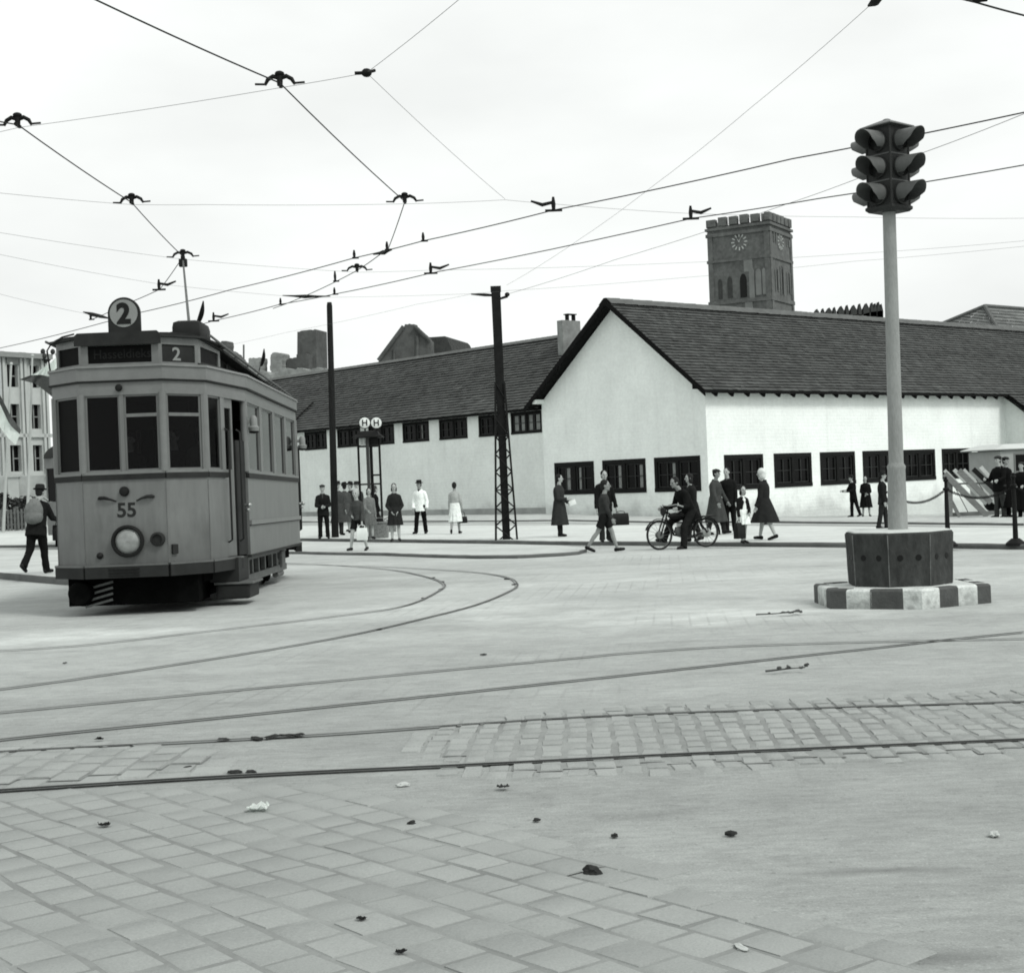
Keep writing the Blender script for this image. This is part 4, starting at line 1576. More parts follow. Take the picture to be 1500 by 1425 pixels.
# sign box over the front platform
def signbox(y0, sgn):
    pl = [(-.46, .05), (.46, .05), (.86, .43), (.92, 1.55), (-.92, 1.55), (-.86, .43)]
    pts = [V((x, y0 + sgn * y, 0)) for x, y in pl]
    return pts
sb = signbox(0, 1)
mb = MB()
def slab(pts, z0, z1, mb):
    mb.prism([p + V((0, 0, z0)) for p in pts], (0, 0, z1 - z0))
def seg3(mb, p, q, z0, z1, f0, f1, out=0, th=.04): seg_box(mb, (p.x, p.y), (q.x, q.y), z0, z1, out, th, f0, f1)
E3 = [(sb[0], sb[1]), (sb[1], sb[2]), (sb[2], sb[3]), (sb[5], sb[0]), (sb[4], sb[5])]
for k, (p, q) in enumerate(E3):
    seg3(mb, p, q, 2.972, 3.005, 0, 1)
    seg3(mb, p, q, 3.215, 3.30, 0, 1)
    for f0, f1 in ((0, .09), (.91, 1)): seg3(mb, p, q, 3.005, 3.215, f0, f1)
sbx = mb.build('sign_box', 'tram', tram, smooth=None)
for k, (p, q) in enumerate(E3[:4]):
    mb = MB()
    seg3(mb, p, q, 3.005, 3.215, .09, .91, -.02, .01)
    mb.build('sign_glass', 'signblack' if k != 1 else 'tram_dark', sbx, smooth=None)
me = text_mesh('Hasseldieks', .155, .002, .001, .95)
for v in me.vertices: v.co = V((v.co.x + .03, .05 + .02 - .004 - v.co.z, 3.115 + v.co.y))
link('lettering', me, 'faint', sbx)
me = text_mesh('2', .22, .002, .004)
p, q = E3[1]
d = (q - p).normalized()
n = V((d.y, -d.x, 0))
m = (p + q) / 2 - n * .018
for v in me.vertices: v.co = m + d * (v.co.x * 1.1 - .02) + n * (v.co.z + .002) + V((0, 0, 3.105 + v.co.y))
link('numeral', me, 'signgrey', sbx)
mb = MB()
slab([V((-.50, .0, 0)), V((.50, .0, 0)), V((.93, .40, 0)), V((1.0, 1.7, 0)), V((-1.0, 1.7, 0)), V((-.93, .40, 0))], 3.30, 3.325, mb)
mb.build('roof_visor', 'roofdark', tram, smooth=None)
mb = MB()
mb.prism([V((-.52, -.015, 3.215)), V((.50, -.015, 3.215)), V((.50, -.015, 3.335)), V((.46, -.015, 3.37)), V((-.48, -.015, 3.365)), V((-.52, -.015, 3.33))], (0, .03, 0))
mb.build('sign_fascia', 'tram_dark', tram, smooth=None)
# roof: low arch over the body with a monitor and overhanging deck
def arch(y, w, z0, h, n=14):
    return [V((w * math.cos(math.pi * (1 - k / n)), y, z0 + h * math.sin(math.pi * k / n))) for k in range(n + 1)]
mb = MB()
ys = [.42, 1.0, 1.85, 3, 4.4, 5.8, 6.9, 7.7, 8.33]
rings = []
for y in ys:
    w = .90 if y < .6 or y > 8.2 else (1.10 if 1.5 < y < 7.2 else 1.02)
    rings.append(arch(y, w, 2.95, .19) + [V((w, y, 2.92)), V((-w, y, 2.92))])
mb.loft(rings)
mb.build('roof', 'roofdark', tram)
mb = MB()
for s in (-1, 1):
    mb.loft([[V((s * .80, y, 3.0)), V((s * .80, y, z)), V((s * .74, y, z)), V((s * .74, y, 3.0))] for y, z in ((1.5, 3.26), (2.6, 3.22), (4.5, 3.16), (6.3, 3.11), (7.6, 3.07))])
mon = mb.build('roof_monitor', 'signblack', tram, smooth=None)
for k in range(9):
    mb = MB()
    y = 1.9 + k * .66
    mb.b2(.795, .83, y - .03, y + .03, 3.02, 3.20 - .022 * k)
    mb.build('monitor_post', 'tram_dark', mon, smooth=None)
mb = MB()
deck = []
for y, z in ((.35, 3.33), (1.5, 3.29), (2.6, 3.25), (4.5, 3.19), (6.3, 3.14), (7.75, 3.09), (8.4, 3.03)):
    w = .95 if y > .5 else .86
    top = [V((w * math.cos(math.pi * (1 - k / 10)), y, z + .07 * math.sin(math.pi * k / 10))) for k in range(11)]
    deck.append(top + [V((w, y, z - .03)), V((-w, y, z - .03))])
mb.loft(deck)
dk = mb.build('roof_deck', 'roofdark', tram)
mb = MB()
for s in (-1, 1):
    mb.tube([V((s * 1.0, y, z + .01)) for y, z in ((.5, 3.33), (1.5, 3.29), (2.6, 3.25), (4.5, 3.19), (6.3, 3.14), (7.75, 3.09))], .016, 6)
    for k in range(7):
        y = 1.4 + k
        mb.cyl((s * .95, y, 3.29 - (y - 1.4) * .031), (s * 1.0, y, 3.30 - (y - 1.4) * .031), .012, n=6)
mb.build('roof_rail', 'tram_steel', dk)
mb = MB()
mb.tube([V((-.93, .40, 2.96)), V((-.96, .40, 3.22)), V((-.90, .36, 3.29)), V((-.70, .16, 3.35)), V((-.52, 0, 3.36))], .011, 6)
mb.build('edge_strip', 'tram_dark', tram)
# resistor box, number disc, pennants, trolley pole, lamps
mb = MB()
mb.b2(.47, .84, .75, 1.45, 3.31, 3.58, .08)
mb.build('resistor_box', 'tram_dark', tram)
mb = MB()
mb.prism([V((-.19, .02, 3.33)), V((.19, .02, 3.33)), V((.19, .02, 3.59))] + [V((.19 * math.cos(math.pi * k / 16), .02, 3.59 + .19 * math.sin(math.pi * k / 16))) for k in range(1, 16)] + [V((-.19, .02, 3.59))], (0, .06, 0))
nb = mb.build('number_board', 'tram_dark', tram, smooth=None)
nb.location = (.075, 0, 0)
mb = MB()
mb.lathe([(.165, 0), (.165, .008), (0.001, .008)], (0, .019, 3.588), 32, (0, -1, 0))
mb.build('number_disc', 'signgrey', nb, smooth=None)
me = text_mesh('2', .33, .003, .014, .98)
for v in me.vertices: v.co = V((v.co.x, .008 - v.co.z, 3.588 + v.co.y))
link('numeral', me, 'black', nb)
def pennant(base, tip, w):
    mb = MB()
    b, t = V(base), V(tip)
    mb.tube([b, t], .009, 6)
    st = mb.build('pennant', 'tram_dark', tram)
    d = t - b
    mb = MB()
    n = 8
    grid = []
    for k in range(n + 1):
        f = .30 + .70 * k / n
        c = b + d * f
        ww = w * math.sin(math.pi * min(1, (f - .25) * 1.35)) + .012
        grid.append([c + V((0, .03 * math.sin(5 * f), 0)), c + V((ww * .7, .03 * math.sin(5 * f + 1), -.02))])
    mb.loft(grid, cap=False, closed=False)
    bmesh.ops.solidify(mb.b, geom=list(mb.b.faces), thickness=.006)
    mb.build('pennant_cloth', 'tram_dark', st)
def loc(p): return TMI @ p
pennant(loc(PY(283, 490, 18.5)), loc(PY(298, 441, 18.5)), .07)
pennant(loc(PY(379, 546, 22.6)), loc(PY(387, 511, 22.6)), .06)
tip = PZ(268, 381, 5.28)
base = loc(PY(281, 474, 21.6))
base.z = 3.33
mb = MB()
tl = loc(tip)
mb.tube([base, base.lerp(tl, .5) + V((0, 0, -.04)), tl], [.028, .022, .016], 8)
tp = mb.build('trolley_pole', 'tram_steel', tram)
mb = MB()
mb.b2(tl.x - .07, tl.x + .07, tl.y - .05, tl.y + .05, tl.z - .12, tl.z + .02, .02)
mb.lathe([(.05, -.03), (.06, -.02), (.035, 0), (.06, .02), (.05, .03)], tl + V((0, 0, .03)), 14, (1, 0, 0))
mb.build('trolley_wheel', 'tram_dark', tp)
mb = MB()
mb.b2(base.x - .2, base.x + .2, base.y - .3, base.y + .3, 3.18, 3.30, .03)
mb.cyl((base.x, base.y, 3.28), (base.x, base.y, 3.40), .09)
mb.build('trolley_base', 'tram_dark', tram)
mb = MB()
mb.lathe([(.12, .0), (.165, -.01), (.192, -.05), (.192, -.09), (.165, -.10), (.155, -.085), (.150, -.06)], (.04, -.002, .885), 32, (0, -1, 0))
for v in mb.b.verts: v.co.y = -abs(v.co.y)
# (the lathe runs along -y: flip so that the bezel stands proud of the panel)
hl = mb.build('headlight', 'black', tram)
mb = MB()
mb.lathe([(.150, .055), (.12, .082), (.07, .094), (0.001, .098)], (.04, 0, .885), 28, (0, -1, 0))
mb.build('lens', 'lampglass', hl)
mb = MB()
mb.lathe([(.085, 0), (.085, .05), (.06, .06), (.055, .03), (0.001, .03)], (.385, -.002, .895), 20, (0, -1, 0))
mb.build('coupler_socket', 'tram_dark', tram)
mb = MB()
mb.box((.56, .055, .77), (.075, .07, .115), Matrix.Rotation(rad(42), 3, 'Z'), .01)
mb.build('junction_box', 'tram_dark', tram, smooth=None)
mb = MB()
mb.lathe([(.055, 0), (.06, .03), (.045, .06), (0.001, .07)], (.012, -.002, 1.475), 18, (0, -1, 0))
mb.build('marker_lamp', 'black', tram)
mb = MB()
mb.lathe([(.035, 0), (.04, .02), (.02, .045), (0.001, .05)], (-.305, -.002, .725), 14, (0, -1, 0))
mb.build('bolt_cap', 'black', tram)
mb = MB()
mb.lathe([(.035, 0), (.045, .02), (.03, .04), (0.001, .045)], (.0, -.034, 2.70), 14, (0, -1, 0))
mb.build('marker_lamp', 'black', tram)
for s in (-1, 1):
    mb = MB()
    x = .03 + s * .27
    mb.tube([(x - s * .15, -.01, 1.36), (x - s * .09, -.035, 1.385), (x - s * .02, -.04, 1.405), (x + s * .04, -.035, 1.405), (x + s * .055, -.01, 1.40)], [.008, .013, .02, .022, .016], 8)
    mb.build('lamp_bracket', 'tram_dark' if s > 0 else 'black', tram)
me = text_mesh('55', .235, .002, .006, 1.0)
for v in me.vertices: v.co = V((v.co.x + .025, -.002 - v.co.z, 1.255 + v.co.y))
link('numeral', me, 'tram_dark', tram)
for s in (-1, 1):
    for y, z in ((1.93, 2.36), (6.95, 2.30)):
        mb = MB()
        x = s * 1.20
        mb.lathe([(.03, -.14), (.065, -.13), (.075, -.08), (.05, -.06), (.05, .04), (.03, .07), (0.001, .08)], (x + s * .06, y, z), 14)
        mb.b2(min(x - s * .05, x + s * .06), max(x - s * .05, x + s * .06), y - .02, y + .02, z - .03, z + .02)
        sl = mb.build('side_lamp', 'signgrey', tram)
        mb = MB()
        mb.lathe([(.001, -.165), (.06, -.155), (.068, -.135)], (x + s * .06, y, z), 14)
        mb.build('lamp_base', 'black', sl)
# running gear
mb = MB()
mb.b2(-.80, .80, .55, 8.2, .34, .60)
mb.b2(-.72, .72, 1.4, 7.3, .20, .34)
mb.b2(-.78, .78, .30, .56, .12, .46)  # low black boxes added to darken the lit gap under the tram
mb.b2(-.70, .70, .56, 1.4, .10, .34)
mb.b2(-.66, .66, 1.4, 7.3, .12, .20)
mb.build('underframe', 'tram_black', tram, smooth=None)
for y in (2.55, 6.1):
    for s in (-1, 1):
        mb = MB()
        mb.lathe([(.02, -.05), (.34, -.05), (.36, -.04), (.36, .03), (.40, .035), (.40, .055), (.02, .055)], (s * .70, y, .40), 30, (-s, 0, 0))
        mb.build('wheel', 'tram_black', tram)
        mb = MB()
        mb.b2(s * .84, s * 1.0, y - .16, y + .16, .26, .52, .03)
        mb.build('axle_box', 'tram_steel', tram, smooth=None)
for s in (-1, 1):
    mb = MB()
    mb.b2(s * .88, s * .96, 2.1, 6.7, .20, .30)
    mb.b2(s * .88, s * .96, 2.1, 6.7, .50, .56)
    for y in (2.15, 3.0, 3.35, 3.9, 4.5, 5.2, 5.7, 6.6):
        mb.b2(s * .89, s * .95, y - .05, y + .05, .303, .497)
    mb.build('truck_frame', 'tram_steel', tram, smooth=None)
    mb = MB()
    for k in range(4): mb.cyl((s * .9, 5.8, .15 + .07 * k), (s * .9, 6.45, .15 + .07 * k), .05, n=8)
    mb.build('spring', 'tram_steel', tram)
mb = MB()
for k in range(4):
    mb.box((-.40, .27 - .012 * k, .36 - .07 * k), (.34, .02, .028), Matrix.Rotation(rad(-14), 3, 'Y'))
mb.build('lifeguard', 'tram_steel', tram, smooth=None)
mb = MB()
mb.lathe([(.02, -.10), (.13, -.10), (.145, -.06), (.145, .06), (.13, .10), (.02, .10)], (-.60, .20, .28), 20, (0, -1, 0))
mb.build('coupling_drum', 'tram_black', tram)

# second tram waiting behind, only its left edge in view
tb = G(104, 812)
tb = V((PY(108, 700, 46).x, 46, gz(-13, 46)))
t2 = thing('tram', 'second tram half hidden behind the first, its dark domed roof end showing', 'tram', tb, .02)
hw = 1.12
mb = MB()
PL2 = [(-hw, 1.5), (-hw + .15, .35), (-.5, 0), (.5, 0), (hw - .15, .35), (hw, 1.5), (hw, 8), (-hw, 8)]
for i, (p, q) in enumerate(zip(PL2, PL2[1:] + PL2[:1])):
    seg_box(mb, p, q, .5, 1.55)
    for f0, f1 in ((0, .09), (.91, 1)) if i not in (5, 6, 7) else ((0, .04), (.3, .34), (.63, .67), (.96, 1)):
        seg_box(mb, p, q, 1.55, 2.6, 0, .06, f0, f1)
    seg_box(mb, p, q, 2.6, 2.92, .03, .07)
mb.build('body', 'tram_light', t2, smooth=None)
for i, (p, q) in enumerate(zip(PL2, PL2[1:] + PL2[:1])):
    for f0, f1 in ((.09, .91),) if i not in (5, 6, 7) else ((.04, .3), (.34, .63), (.67, .96)):
        mb = MB()
        seg_box(mb, p, q, 1.56, 2.59, -.03, .02, f0, f1)
        mb.build('window', 'pane', t2, smooth=None)
mb = MB()
mb.loft([[V((w * math.cos(math.pi * k / 14), y, 2.92 + h * math.sin(math.pi * k / 14))) for k in range(15)] for y, w, h in ((.10, .95, .50), (.5, 1.06, .56), (8, 1.08, .56))])
mb.build('roof', 'roofdark', t2)
mb = MB()
mb.b2(-.8, .8, .5, 7.6, .12, .498)
mb.build('underframe', 'tram_black', t2, smooth=None)
PAVE = .085
# ================================================================== STREET FURNITURE
# ---- traffic island, concrete block, signal
IY = 14.86
IX = PY(1318, 870, IY).x
ig = gz(IX, IY)
to_cam = math.atan2(-IY, -IX)           # world angle of the direction to the viewer
isl = thing('traffic_island', 'low hexagonal traffic island with black and white painted kerb', 'traffic island', (IX, IY, ig), 0, rx=-.011)
def hexa(R, off, n, z):
    return [V((R * math.cos(to_cam + off + 2 * math.pi * k / n), R * math.sin(to_cam + off + 2 * math.pi * k / n), z)) for k in range(n)]
HEX_OFF = rad(13)
mb = MB()
mb.loft([hexa(.80, HEX_OFF, 6, -.06), hexa(.80, HEX_OFF, 6, .186), hexa(.3, HEX_OFF, 6, .20)])
mb.build('island_top', 'islandtop', isl, smooth=None)
bt, tp_ = hexa(.905, HEX_OFF, 6, 0), hexa(.775, HEX_OFF, 6, 0)
rk = random.Random(12)
pat = {0: [(0, .14, 'w'), (.14, .50, 'b'), (.50, .93, 'w'), (.93, 1, 'b')],
       5: [(0, .10, 'w'), (.10, .34, 'b'), (.34, .535, 'w'), (.535, .80, 'b'), (.80, 1, 'w')]}
pat[0] = [(0, .36, 'w'), (.36, .60, 'b'), (.60, .87, 'w'), (.87, 1, 'b')]
pat[5] = [(0, .10, 'w'), (.10, .375, 'b'), (.375, .70, 'w'), (.70, 1.0, 'b')]
pat[5] = [(0, .05, 'w'), (.05, .37, 'b'), (.37, .67, 'w'), (.67, .93, 'b'), (.93, 1, 'w')]
pat = {0: [(0, .25, 'w'), (.25, .52, 'b'), (.52, .80, 'w'), (.80, 1, 'b')],
       5: [(0, .18, 'b'), (.18, .46, 'w'), (.44, .80, 'b'), (.80, 1, 'w')],
       4: [(0, .25, 'b'), (.25, .76, 'w'), (.76, 1, 'b')]}
for f in range(6):
    p0, p1 = bt[f], bt[(f + 1) % 6]
    q0, q1 = tp_[f], tp_[(f + 1) % 6]
    for a, b, c in pat.get(f, [(0, .12, 'w'), (.12, .38, 'b'), (.38, .62, 'w'), (.62, .88, 'b'), (.88, 1, 'w')]):
        mb = MB()
        A, B, Cc, D = p0.lerp(p1, a), p0.lerp(p1, b), q0.lerp(q1, b), q0.lerp(q1, a)
        jz = rk.uniform(-.004, .004)
        ht = .195 + jz
        rings = []
        for z, o in ((-.06, 0), (ht - .022, 0), (ht - .006, .10), (ht, .22)):
            rings.append([A.lerp(D, o) + V((0, 0, z)), B.lerp(Cc, o) + V((0, 0, z)), Cc + V((0, 0, z)), D + V((0, 0, z))])
        mb.loft(rings)
        mb.build('kerb_block', 'kerb_white' if c == 'w' else 'kerb_black', isl, smooth=None)

blk = thing('concrete_block', 'dark stained eight-sided concrete block round the foot of the traffic signal', 'concrete block', (IX, IY - .03, ig + .197), 0)
OFF8 = rad(-11)
mb = MB()
mb.loft([hexa(.515, OFF8, 8, 0), hexa(.535, OFF8, 8, .515), hexa(.525, OFF8, 8, .53), hexa(.1, OFF8, 8, .535)])
mb.build('block', 'concrete_dark', blk, smooth=None)
mb = MB()
mb.loft([hexa(.515, OFF8, 8, .531), hexa(.505, OFF8, 8, .543), hexa(.1, OFF8, 8, .548)])
mb.build('block_top', 'islandtop', blk, smooth=None)
for f in range(8):
    a, b = hexa(.5165, OFF8, 8, .01)[f], hexa(.5355, OFF8, 8, .512)[f]
    mb = MB()
    mb.tube([a, a.lerp(b, .3), a.lerp(b, .62) * 1.0, b], [.004, .006, .003, .007], 5)
    mb.build('facet_highlight', 'arris', blk)  # pale lines added along the edges so the facets' shading reads
o0, o1 = hexa(.527, OFF8, 8, .285), None
for f in range(8):
    a, b = o0[f], o0[(f + 1) % 8]
    n = ((a + b) / 2)
    n.z = 0
    n.normalize()
    for t in (.28, .72):
        mb = MB()
        c = a.lerp(b, t)
        mb.lathe([(.030, -.01), (.030, .002), (0.001, .0025)], c, 14, n)
        mb.build('drain_hole', 'black', blk)

sig = thing('traffic_signal', 'four-way traffic signal with hooded lamps on a tall tapering concrete pole', 'traffic signal', (IX, IY - .03, ig + .197 + .545), 0)
sig.rotation_euler = (0, .011, 0)
mb = MB()
zc = 0.62
zt_ = 3.22
mb.lathe([(.101, 0), (.098, .02), (.088, zc - .02), (.092, zc), (.092, zc + .02), (.075, zc + .045), (.0735, zc + .06), (.064, zt_)], (0, 0, 0), 28)
mb.build('pole', 'concrete', sig)
def sdir(deg):     # angle measured from the viewer's direction; + is to the viewer's right
    a = to_cam + rad(deg)
    return V((math.cos(a), math.sin(a), 0))
D4 = [-38, 52, -128, 142]
z0 = zt_ - .02
sq = lambda R, z: [(sdir(-38 + 45 + 90 * k) * R) + V((0, 0, z)) for k in range(4)]
mb = MB()
mb.loft([sq(.20, z0), sq(.235, z0 + .025), sq(.235, z0 + .05), sq(.205, z0 + .065), sq(.205, z0 + .83), sq(.215, z0 + .845)])
for k in range(4):
    c = sdir(-38 + 45 + 90 * k) * .205
    mb.cyl(c + V((0, 0, z0 + .06)), c + V((0, 0, z0 + .84)), .012, n=8)
hd = mb.build('housing', 'signal', sig, smooth=None)
mb = MB()
mb.loft([sq(.225, z0 + .845), sq(.275, z0 + .85), sq(.27, z0 + .862), sq(.05, z0 + .93), sq(.03, z0 + .935)])
mb.ell((0, 0, z0 + .925), (.045, .045, .02))
mb.build('cap', 'signal_lt', sig, smooth=None)
for tier in range(3):
    zc_ = z0 + .17 + .265 * tier
    for di, deg in enumerate(D4):
        d = sdir(deg)
        s = V((-d.y, d.x, 0))
        c = V((0, 0, zc_)) + d * .150
        R = .104
        mb = MB()
        ring_o, ring_i = [], []
        n = 26
        stations = [0, .09, .18, .27]
        rows_o = []
        for st_i, x in enumerate(stations):
            ro = []
            for k in range(n + 1):
                a = rad(-42) + (rad(180 + 84)) * k / n
                # hood is cut back towards its lower edge
                reach = x * (.80 + .20 * math.sin(a) if math.sin(a) > 0 else .80 + .62 * math.sin(a))
                rr_ = R * (1 + .01 * x / .3)
                ro.append(c + d * reach + s * (rr_ * math.cos(a)) + V((0, 0, rr_ * math.sin(a) - reach * .05)))
            rows_o.append(ro)
        vs = [[mb.b.verts.new(p) for p in r] for r in rows_o]
        for a_, b_ in zip(vs, vs[1:]):
            for k in range(n): mb.b.faces.new((a_[k], a_[k + 1], b_[k + 1], b_[k]))
        bmesh.ops.recalc_face_normals(mb.b, faces=mb.b.faces)
        bmesh.ops.solidify(mb.b, geom=list(mb.b.faces), thickness=.005)
        mb.build('visor', 'signal_lt', sig)
        mb = MB()
        mb.lathe([(.107, -.01), (.107, .022), (.096, .026), (.094, .012)], c, 26, d)
        lr = mb.build('lamp_ring', 'signal', sig)
        mb = MB()
        mb.lathe([(.095, .010), (.06, .024), (.03, .030), (0.001, .032)], c, 22, d)
        mb.build('lens', 'lens', lr)
for k in range(4):
    d = sdir(-38 + 90 * k)
    s = V((-d.y, d.x, 0))
    for t in range(2):
        mb = MB()
        c = V((0, 0, z0 + .302 + .265 * t)) + d * .146
        mb.box(c, (.004, .26, .012), Matrix.Rotation(math.atan2(d.y, d.x), 3, 'Z'))
        mb.build('joint_strip', 'signal_lt', sig, smooth=None)

# ---- poles carrying the wires
def up_thing(name, label, cat, base):
    return thing(name, label, cat, base)
wb = G(491, 787, PAVE)
wt = PY(482.5, 443, wb.y) - wb
wp = MB()
wp.tube([V((0, 0, -.15)), wt * .3, wt * .65, wt * .985, wt], [.115, .108, .098, .088, .07], 14)
o = wp.build('wooden_pole', 'wood')
o.location = wb
tag(o, 'tarred round wooden pole without wires rising behind the waiting people', 'pole')

mbs = G(742, 790, PAVE)
mast = thing('lattice_mast', 'dark wire mast with a lattice iron foot standing in front of the white wall', 'mast', mbs)
mt = PY(726, 420, mbs.y) - mbs
H_ = mt.z
mb = MB()
up = mt.normalized()
def msq(c, a, b=None): return [c + V((x * a, y * a, 0)) for x, y in ((-1, -1), (1, -1), (1, 1), (-1, 1))]
mb.loft([msq(V((0, 0, -.1)), .10), msq(mt * .55, .105), msq(mt * .66, .118), msq(mt * .98, .122), msq(mt * .98, .138), msq(mt, .138)])
mb.build('post', 'iron', mast, smooth=None)
lat_h = .62
legs = []
for sx, sy in ((-1, -1), (1, -1), (1, 1), (-1, 1)):
    mb = MB()
    a = V((sx * .285, sy * .285, -.1))
    b = mt * lat_h + V((sx * .12, sy * .12, 0))
    mb.tube([a, b], .036, 4)
    mb.build('leg', 'iron', mast, smooth=None)
    legs.append((a, b))
for f in range(4):
    mb = MB()
    (a0, a1), (b0, b1) = legs[f], legs[(f + 1) % 4]
    N_ = 9
    for k in range(N_):
        t0, t1 = k / N_, (k + 1) / N_
        P0, P1 = a0.lerp(a1, t0), b0.lerp(b1, t1)
        Q0, Q1 = b0.lerp(b1, t0), a0.lerp(a1, t1)
        mb.tube([P0, P1] if k % 2 else [Q0, Q1], .019, 4)
        mb.tube([a0.lerp(a1, t0), b0.lerp(b1, t0)], .015, 4) if k % 3 == 0 else None
    mb.build('lattice', 'iron', mast, smooth=None)
mb = MB()
pl = PY(690, 431, mbs.y) - mbs
pr = PY(743, 431.5, mbs.y) - mbs
cl = mt * .965
mb.tube([pl, pl.lerp(cl, .55), cl], [.02, .045, .03], 6)
mb.tube([cl - V((0, 0, .12)), pr - V((0, 0, .05)), pr], [.03, .04, .035], 6)
mb.ell(pr, (.07, .07, .06))
mb.build('insulator_arm', 'iron', mast)

# ---- overhead wires (contact wires carry their hangers as parts)
ZC, ZS = 5.3, 5.75
def sagged(a, b, n=8, sag=.0):
    return [a.lerp(b, i / n) - V((0, 0, sag * 4 * (i / n) * (1 - i / n))) for i in range(n + 1)]
def wire(name, label, px, z, r, mat, cat='wire', ext0=0.0, ext1=0.0, group=None, sag=.004):
    P = []
    for k, p in enumerate(px):
        P.append(PZ(p[0], p[1], p[2] if len(p) > 2 else z))
    out_ = lambda q: q[0] < 0 or q[0] > 1500 or q[1] < 0
    if out_(px[0]): ext0 = max(ext0, 14)
    if out_(px[-1]): ext1 = max(ext1, 14)
    if ext0: P[0] = P[0] + (P[0] - P[1]).normalized() * ext0
    if ext1: P[-1] = P[-1] + (P[-1] - P[-2]).normalized() * ext1
    pts = [P[0]]
    for a, b in zip(P, P[1:]):
        pts += sagged(a, b, 6, sag * (b - a).length)[1:]
    mb = MB()
    mb.tube(pts, r, 6)
    o = mb.build(name, mat)
    tag(o, label, cat, group)
    return o
def hanger(parent, u, v, z, w=.15, d=None):
    c = PZ(u, v, z)
    d = V((1, 0, 0)) if d is None else V(d).normalized()
    mb = MB()
    for s in (-1, 1):
        mb.tube([c + V((0, 0, .055)), c + d * s * w * .45 + V((0, 0, .075)), c + d * s * w * .8 + V((0, 0, .045)), c + d * s * w + V((0, 0, -.01))], [.024, .024, .022, .015], 7)
        mb.tube([c + d * s * w + V((0, 0, .0)), c + d * s * (w + .10) + V((0, 0, .005))], .012, 5)
    mb.cyl(c + V((0, 0, -.02)), c + V((0, 0, .10)), .028, .035, 8)
    mb.ell(c + V((0, 0, .10)), (.05, .05, .03))
    mb.box(c + V((0, 0, -.01)), (.03, .16, .03))
    return mb.build('hanger', 'iron', parent)
def pulloff(parent, u, v, z, s=1, w=.32):
    c = PZ(u, v, z)
    mb = MB()
    mb.tube([c + V((0, 0, -.02)), c + V((0, 0, .09)), c + V((0, 0, .20))], [.024, .034, .018], 8)
    mb.tube([c + V((0, 0, .12)), c + V((s * w * .5, 0, PAVE)), c + V((s * w, 0, .15))], [.024, .030, .016], 7)
    mb.box(c + V((0, 0, -.005)), (.26, .03, .035))
    return mb.build('hanger', 'iron', parent)
def clamp(parent, u, v, z, h=.14):
    c = PZ(u, v, z)
    mb = MB()
    mb.tube([c, c + V((0, 0, h * .5)), c + V((0, 0, h))], [.022, .03, .015], 6)
    mb.box(c + V((.02, 0, .0)), (.12, .03, .03))
    return mb.build('clamp', 'iron', parent)
RC, RS = .0078, .0028
w = wire('contact_wire', 'thick contact wire falling from the top edge through three bow hangers over the tram stop', [(60, -35), (140, 0), (410, 122), (593, 295.5), (569, 364), (558, 372), (522, 397), (446, 434), (400, 452)], ZC, RC, 'wire', ext0=4, ext1=0)
for u, v, ww in ((410, 123, .15), (593, 295, .17), (523, 396, .19)): hanger(w, u, v, ZC, ww)
clamp(w, 567, 366, ZC, .14)
clamp(w, 491, 412, ZC, .2)
w = wire('contact_wire', 'thick contact wire above the tram, ending where the trolley pole meets it', [(-120, 122), (0, 178.5), (26, 183), (193, 297), (268, 376), (234, 424), (180, 447), (135, 468)], ZC, RC, 'wire', ext0=3)
for u, v, ww in ((26, 182.5, .15), (193, 296.5, .16), (268, 376, .18)): hanger(w, u, v, ZC, ww)
pulloff(w, 233, 424, ZC, 1, .34)
clamp(w, 133, 468, ZC, .15)
w = wire('contact_wire', 'upper of the two long contact wires crossing behind the signal lamps', [(1620, 134), (1500, 165), (1160, 233), (811, 308), (620, 353), (519, 378), (340, 424), (200, 459), (0, 510), (-100, 536)], ZC, .0088, 'wire', ext0=2)
pulloff(w, 811, 308, ZC, -1, .34)
clamp(w, 620, 353, ZC)
clamp(w, 519, 378, ZC)
w = wire('contact_wire', 'lower of the two long contact wires, passing in front of the clock tower top', [(1620, 215), (1500, 242), (1200, 291), (1014, 320), (632, 400), (490, 431), (410, 446), (313, 470), (240, 489), (120, 520)], ZC, .0088, 'wire', ext0=2)
pulloff(w, 1012, 320, ZC, 1, .33)
pulloff(w, 631, 400, ZC, 1, .36)
pulloff(w, 313, 470, ZC, 1, .36)
clamp(w, 490, 431, ZC)
clamp(w, 411, 446, ZC)
def crossing(label, pts, z):
    mb = MB()
    P = [PZ(*p, z) for p in pts]
    mb.tube([P[0], P[0].lerp(P[1], .5) , P[1], P[1].lerp(P[2], .5), P[2]], [.010, .022, .045, .022, .010], 6)
    o = mb.build('wire_crossing', 'iron')
    return tag(o, label, 'wire fitting')
crossing('flat dark wire crossing fitting just above the bare wooden pole', [(414, 433), (447, 434.5), (484, 434)], ZC + .03)
crossing('small dark wire crossing fitting on the upper long wire below the third bow hanger', [(547, 373), (562, 370), (574, 366)], ZC + .03)
T = 'wirethin'
wire('span_wire', 'thin span wire joining the two nearest bow hangers to a knot', [(-80, 210), (28, 187), (410, 129), (537, 107), (672, 0), (720, -38)], ZS, RS, T, ext1=2)
wire('span_wire', 'thin stay wire slanting from the knot down towards the second row of hangers', [(537, 107), (740, 292)], ZS, RS, T)
mb = MB()
c = PZ(537, 107, ZS)
mb.ell(c, (.06, .05, .05))
mb.tube([c, c + V((-.13, 0, .0))], .02, 6)
mb.tube([c, c + V((.08, .1, .05))], .02, 6)
tag(mb.build('wire_knot', 'iron'), 'small dark knot joining three thin wires high in the sky', 'wire fitting')
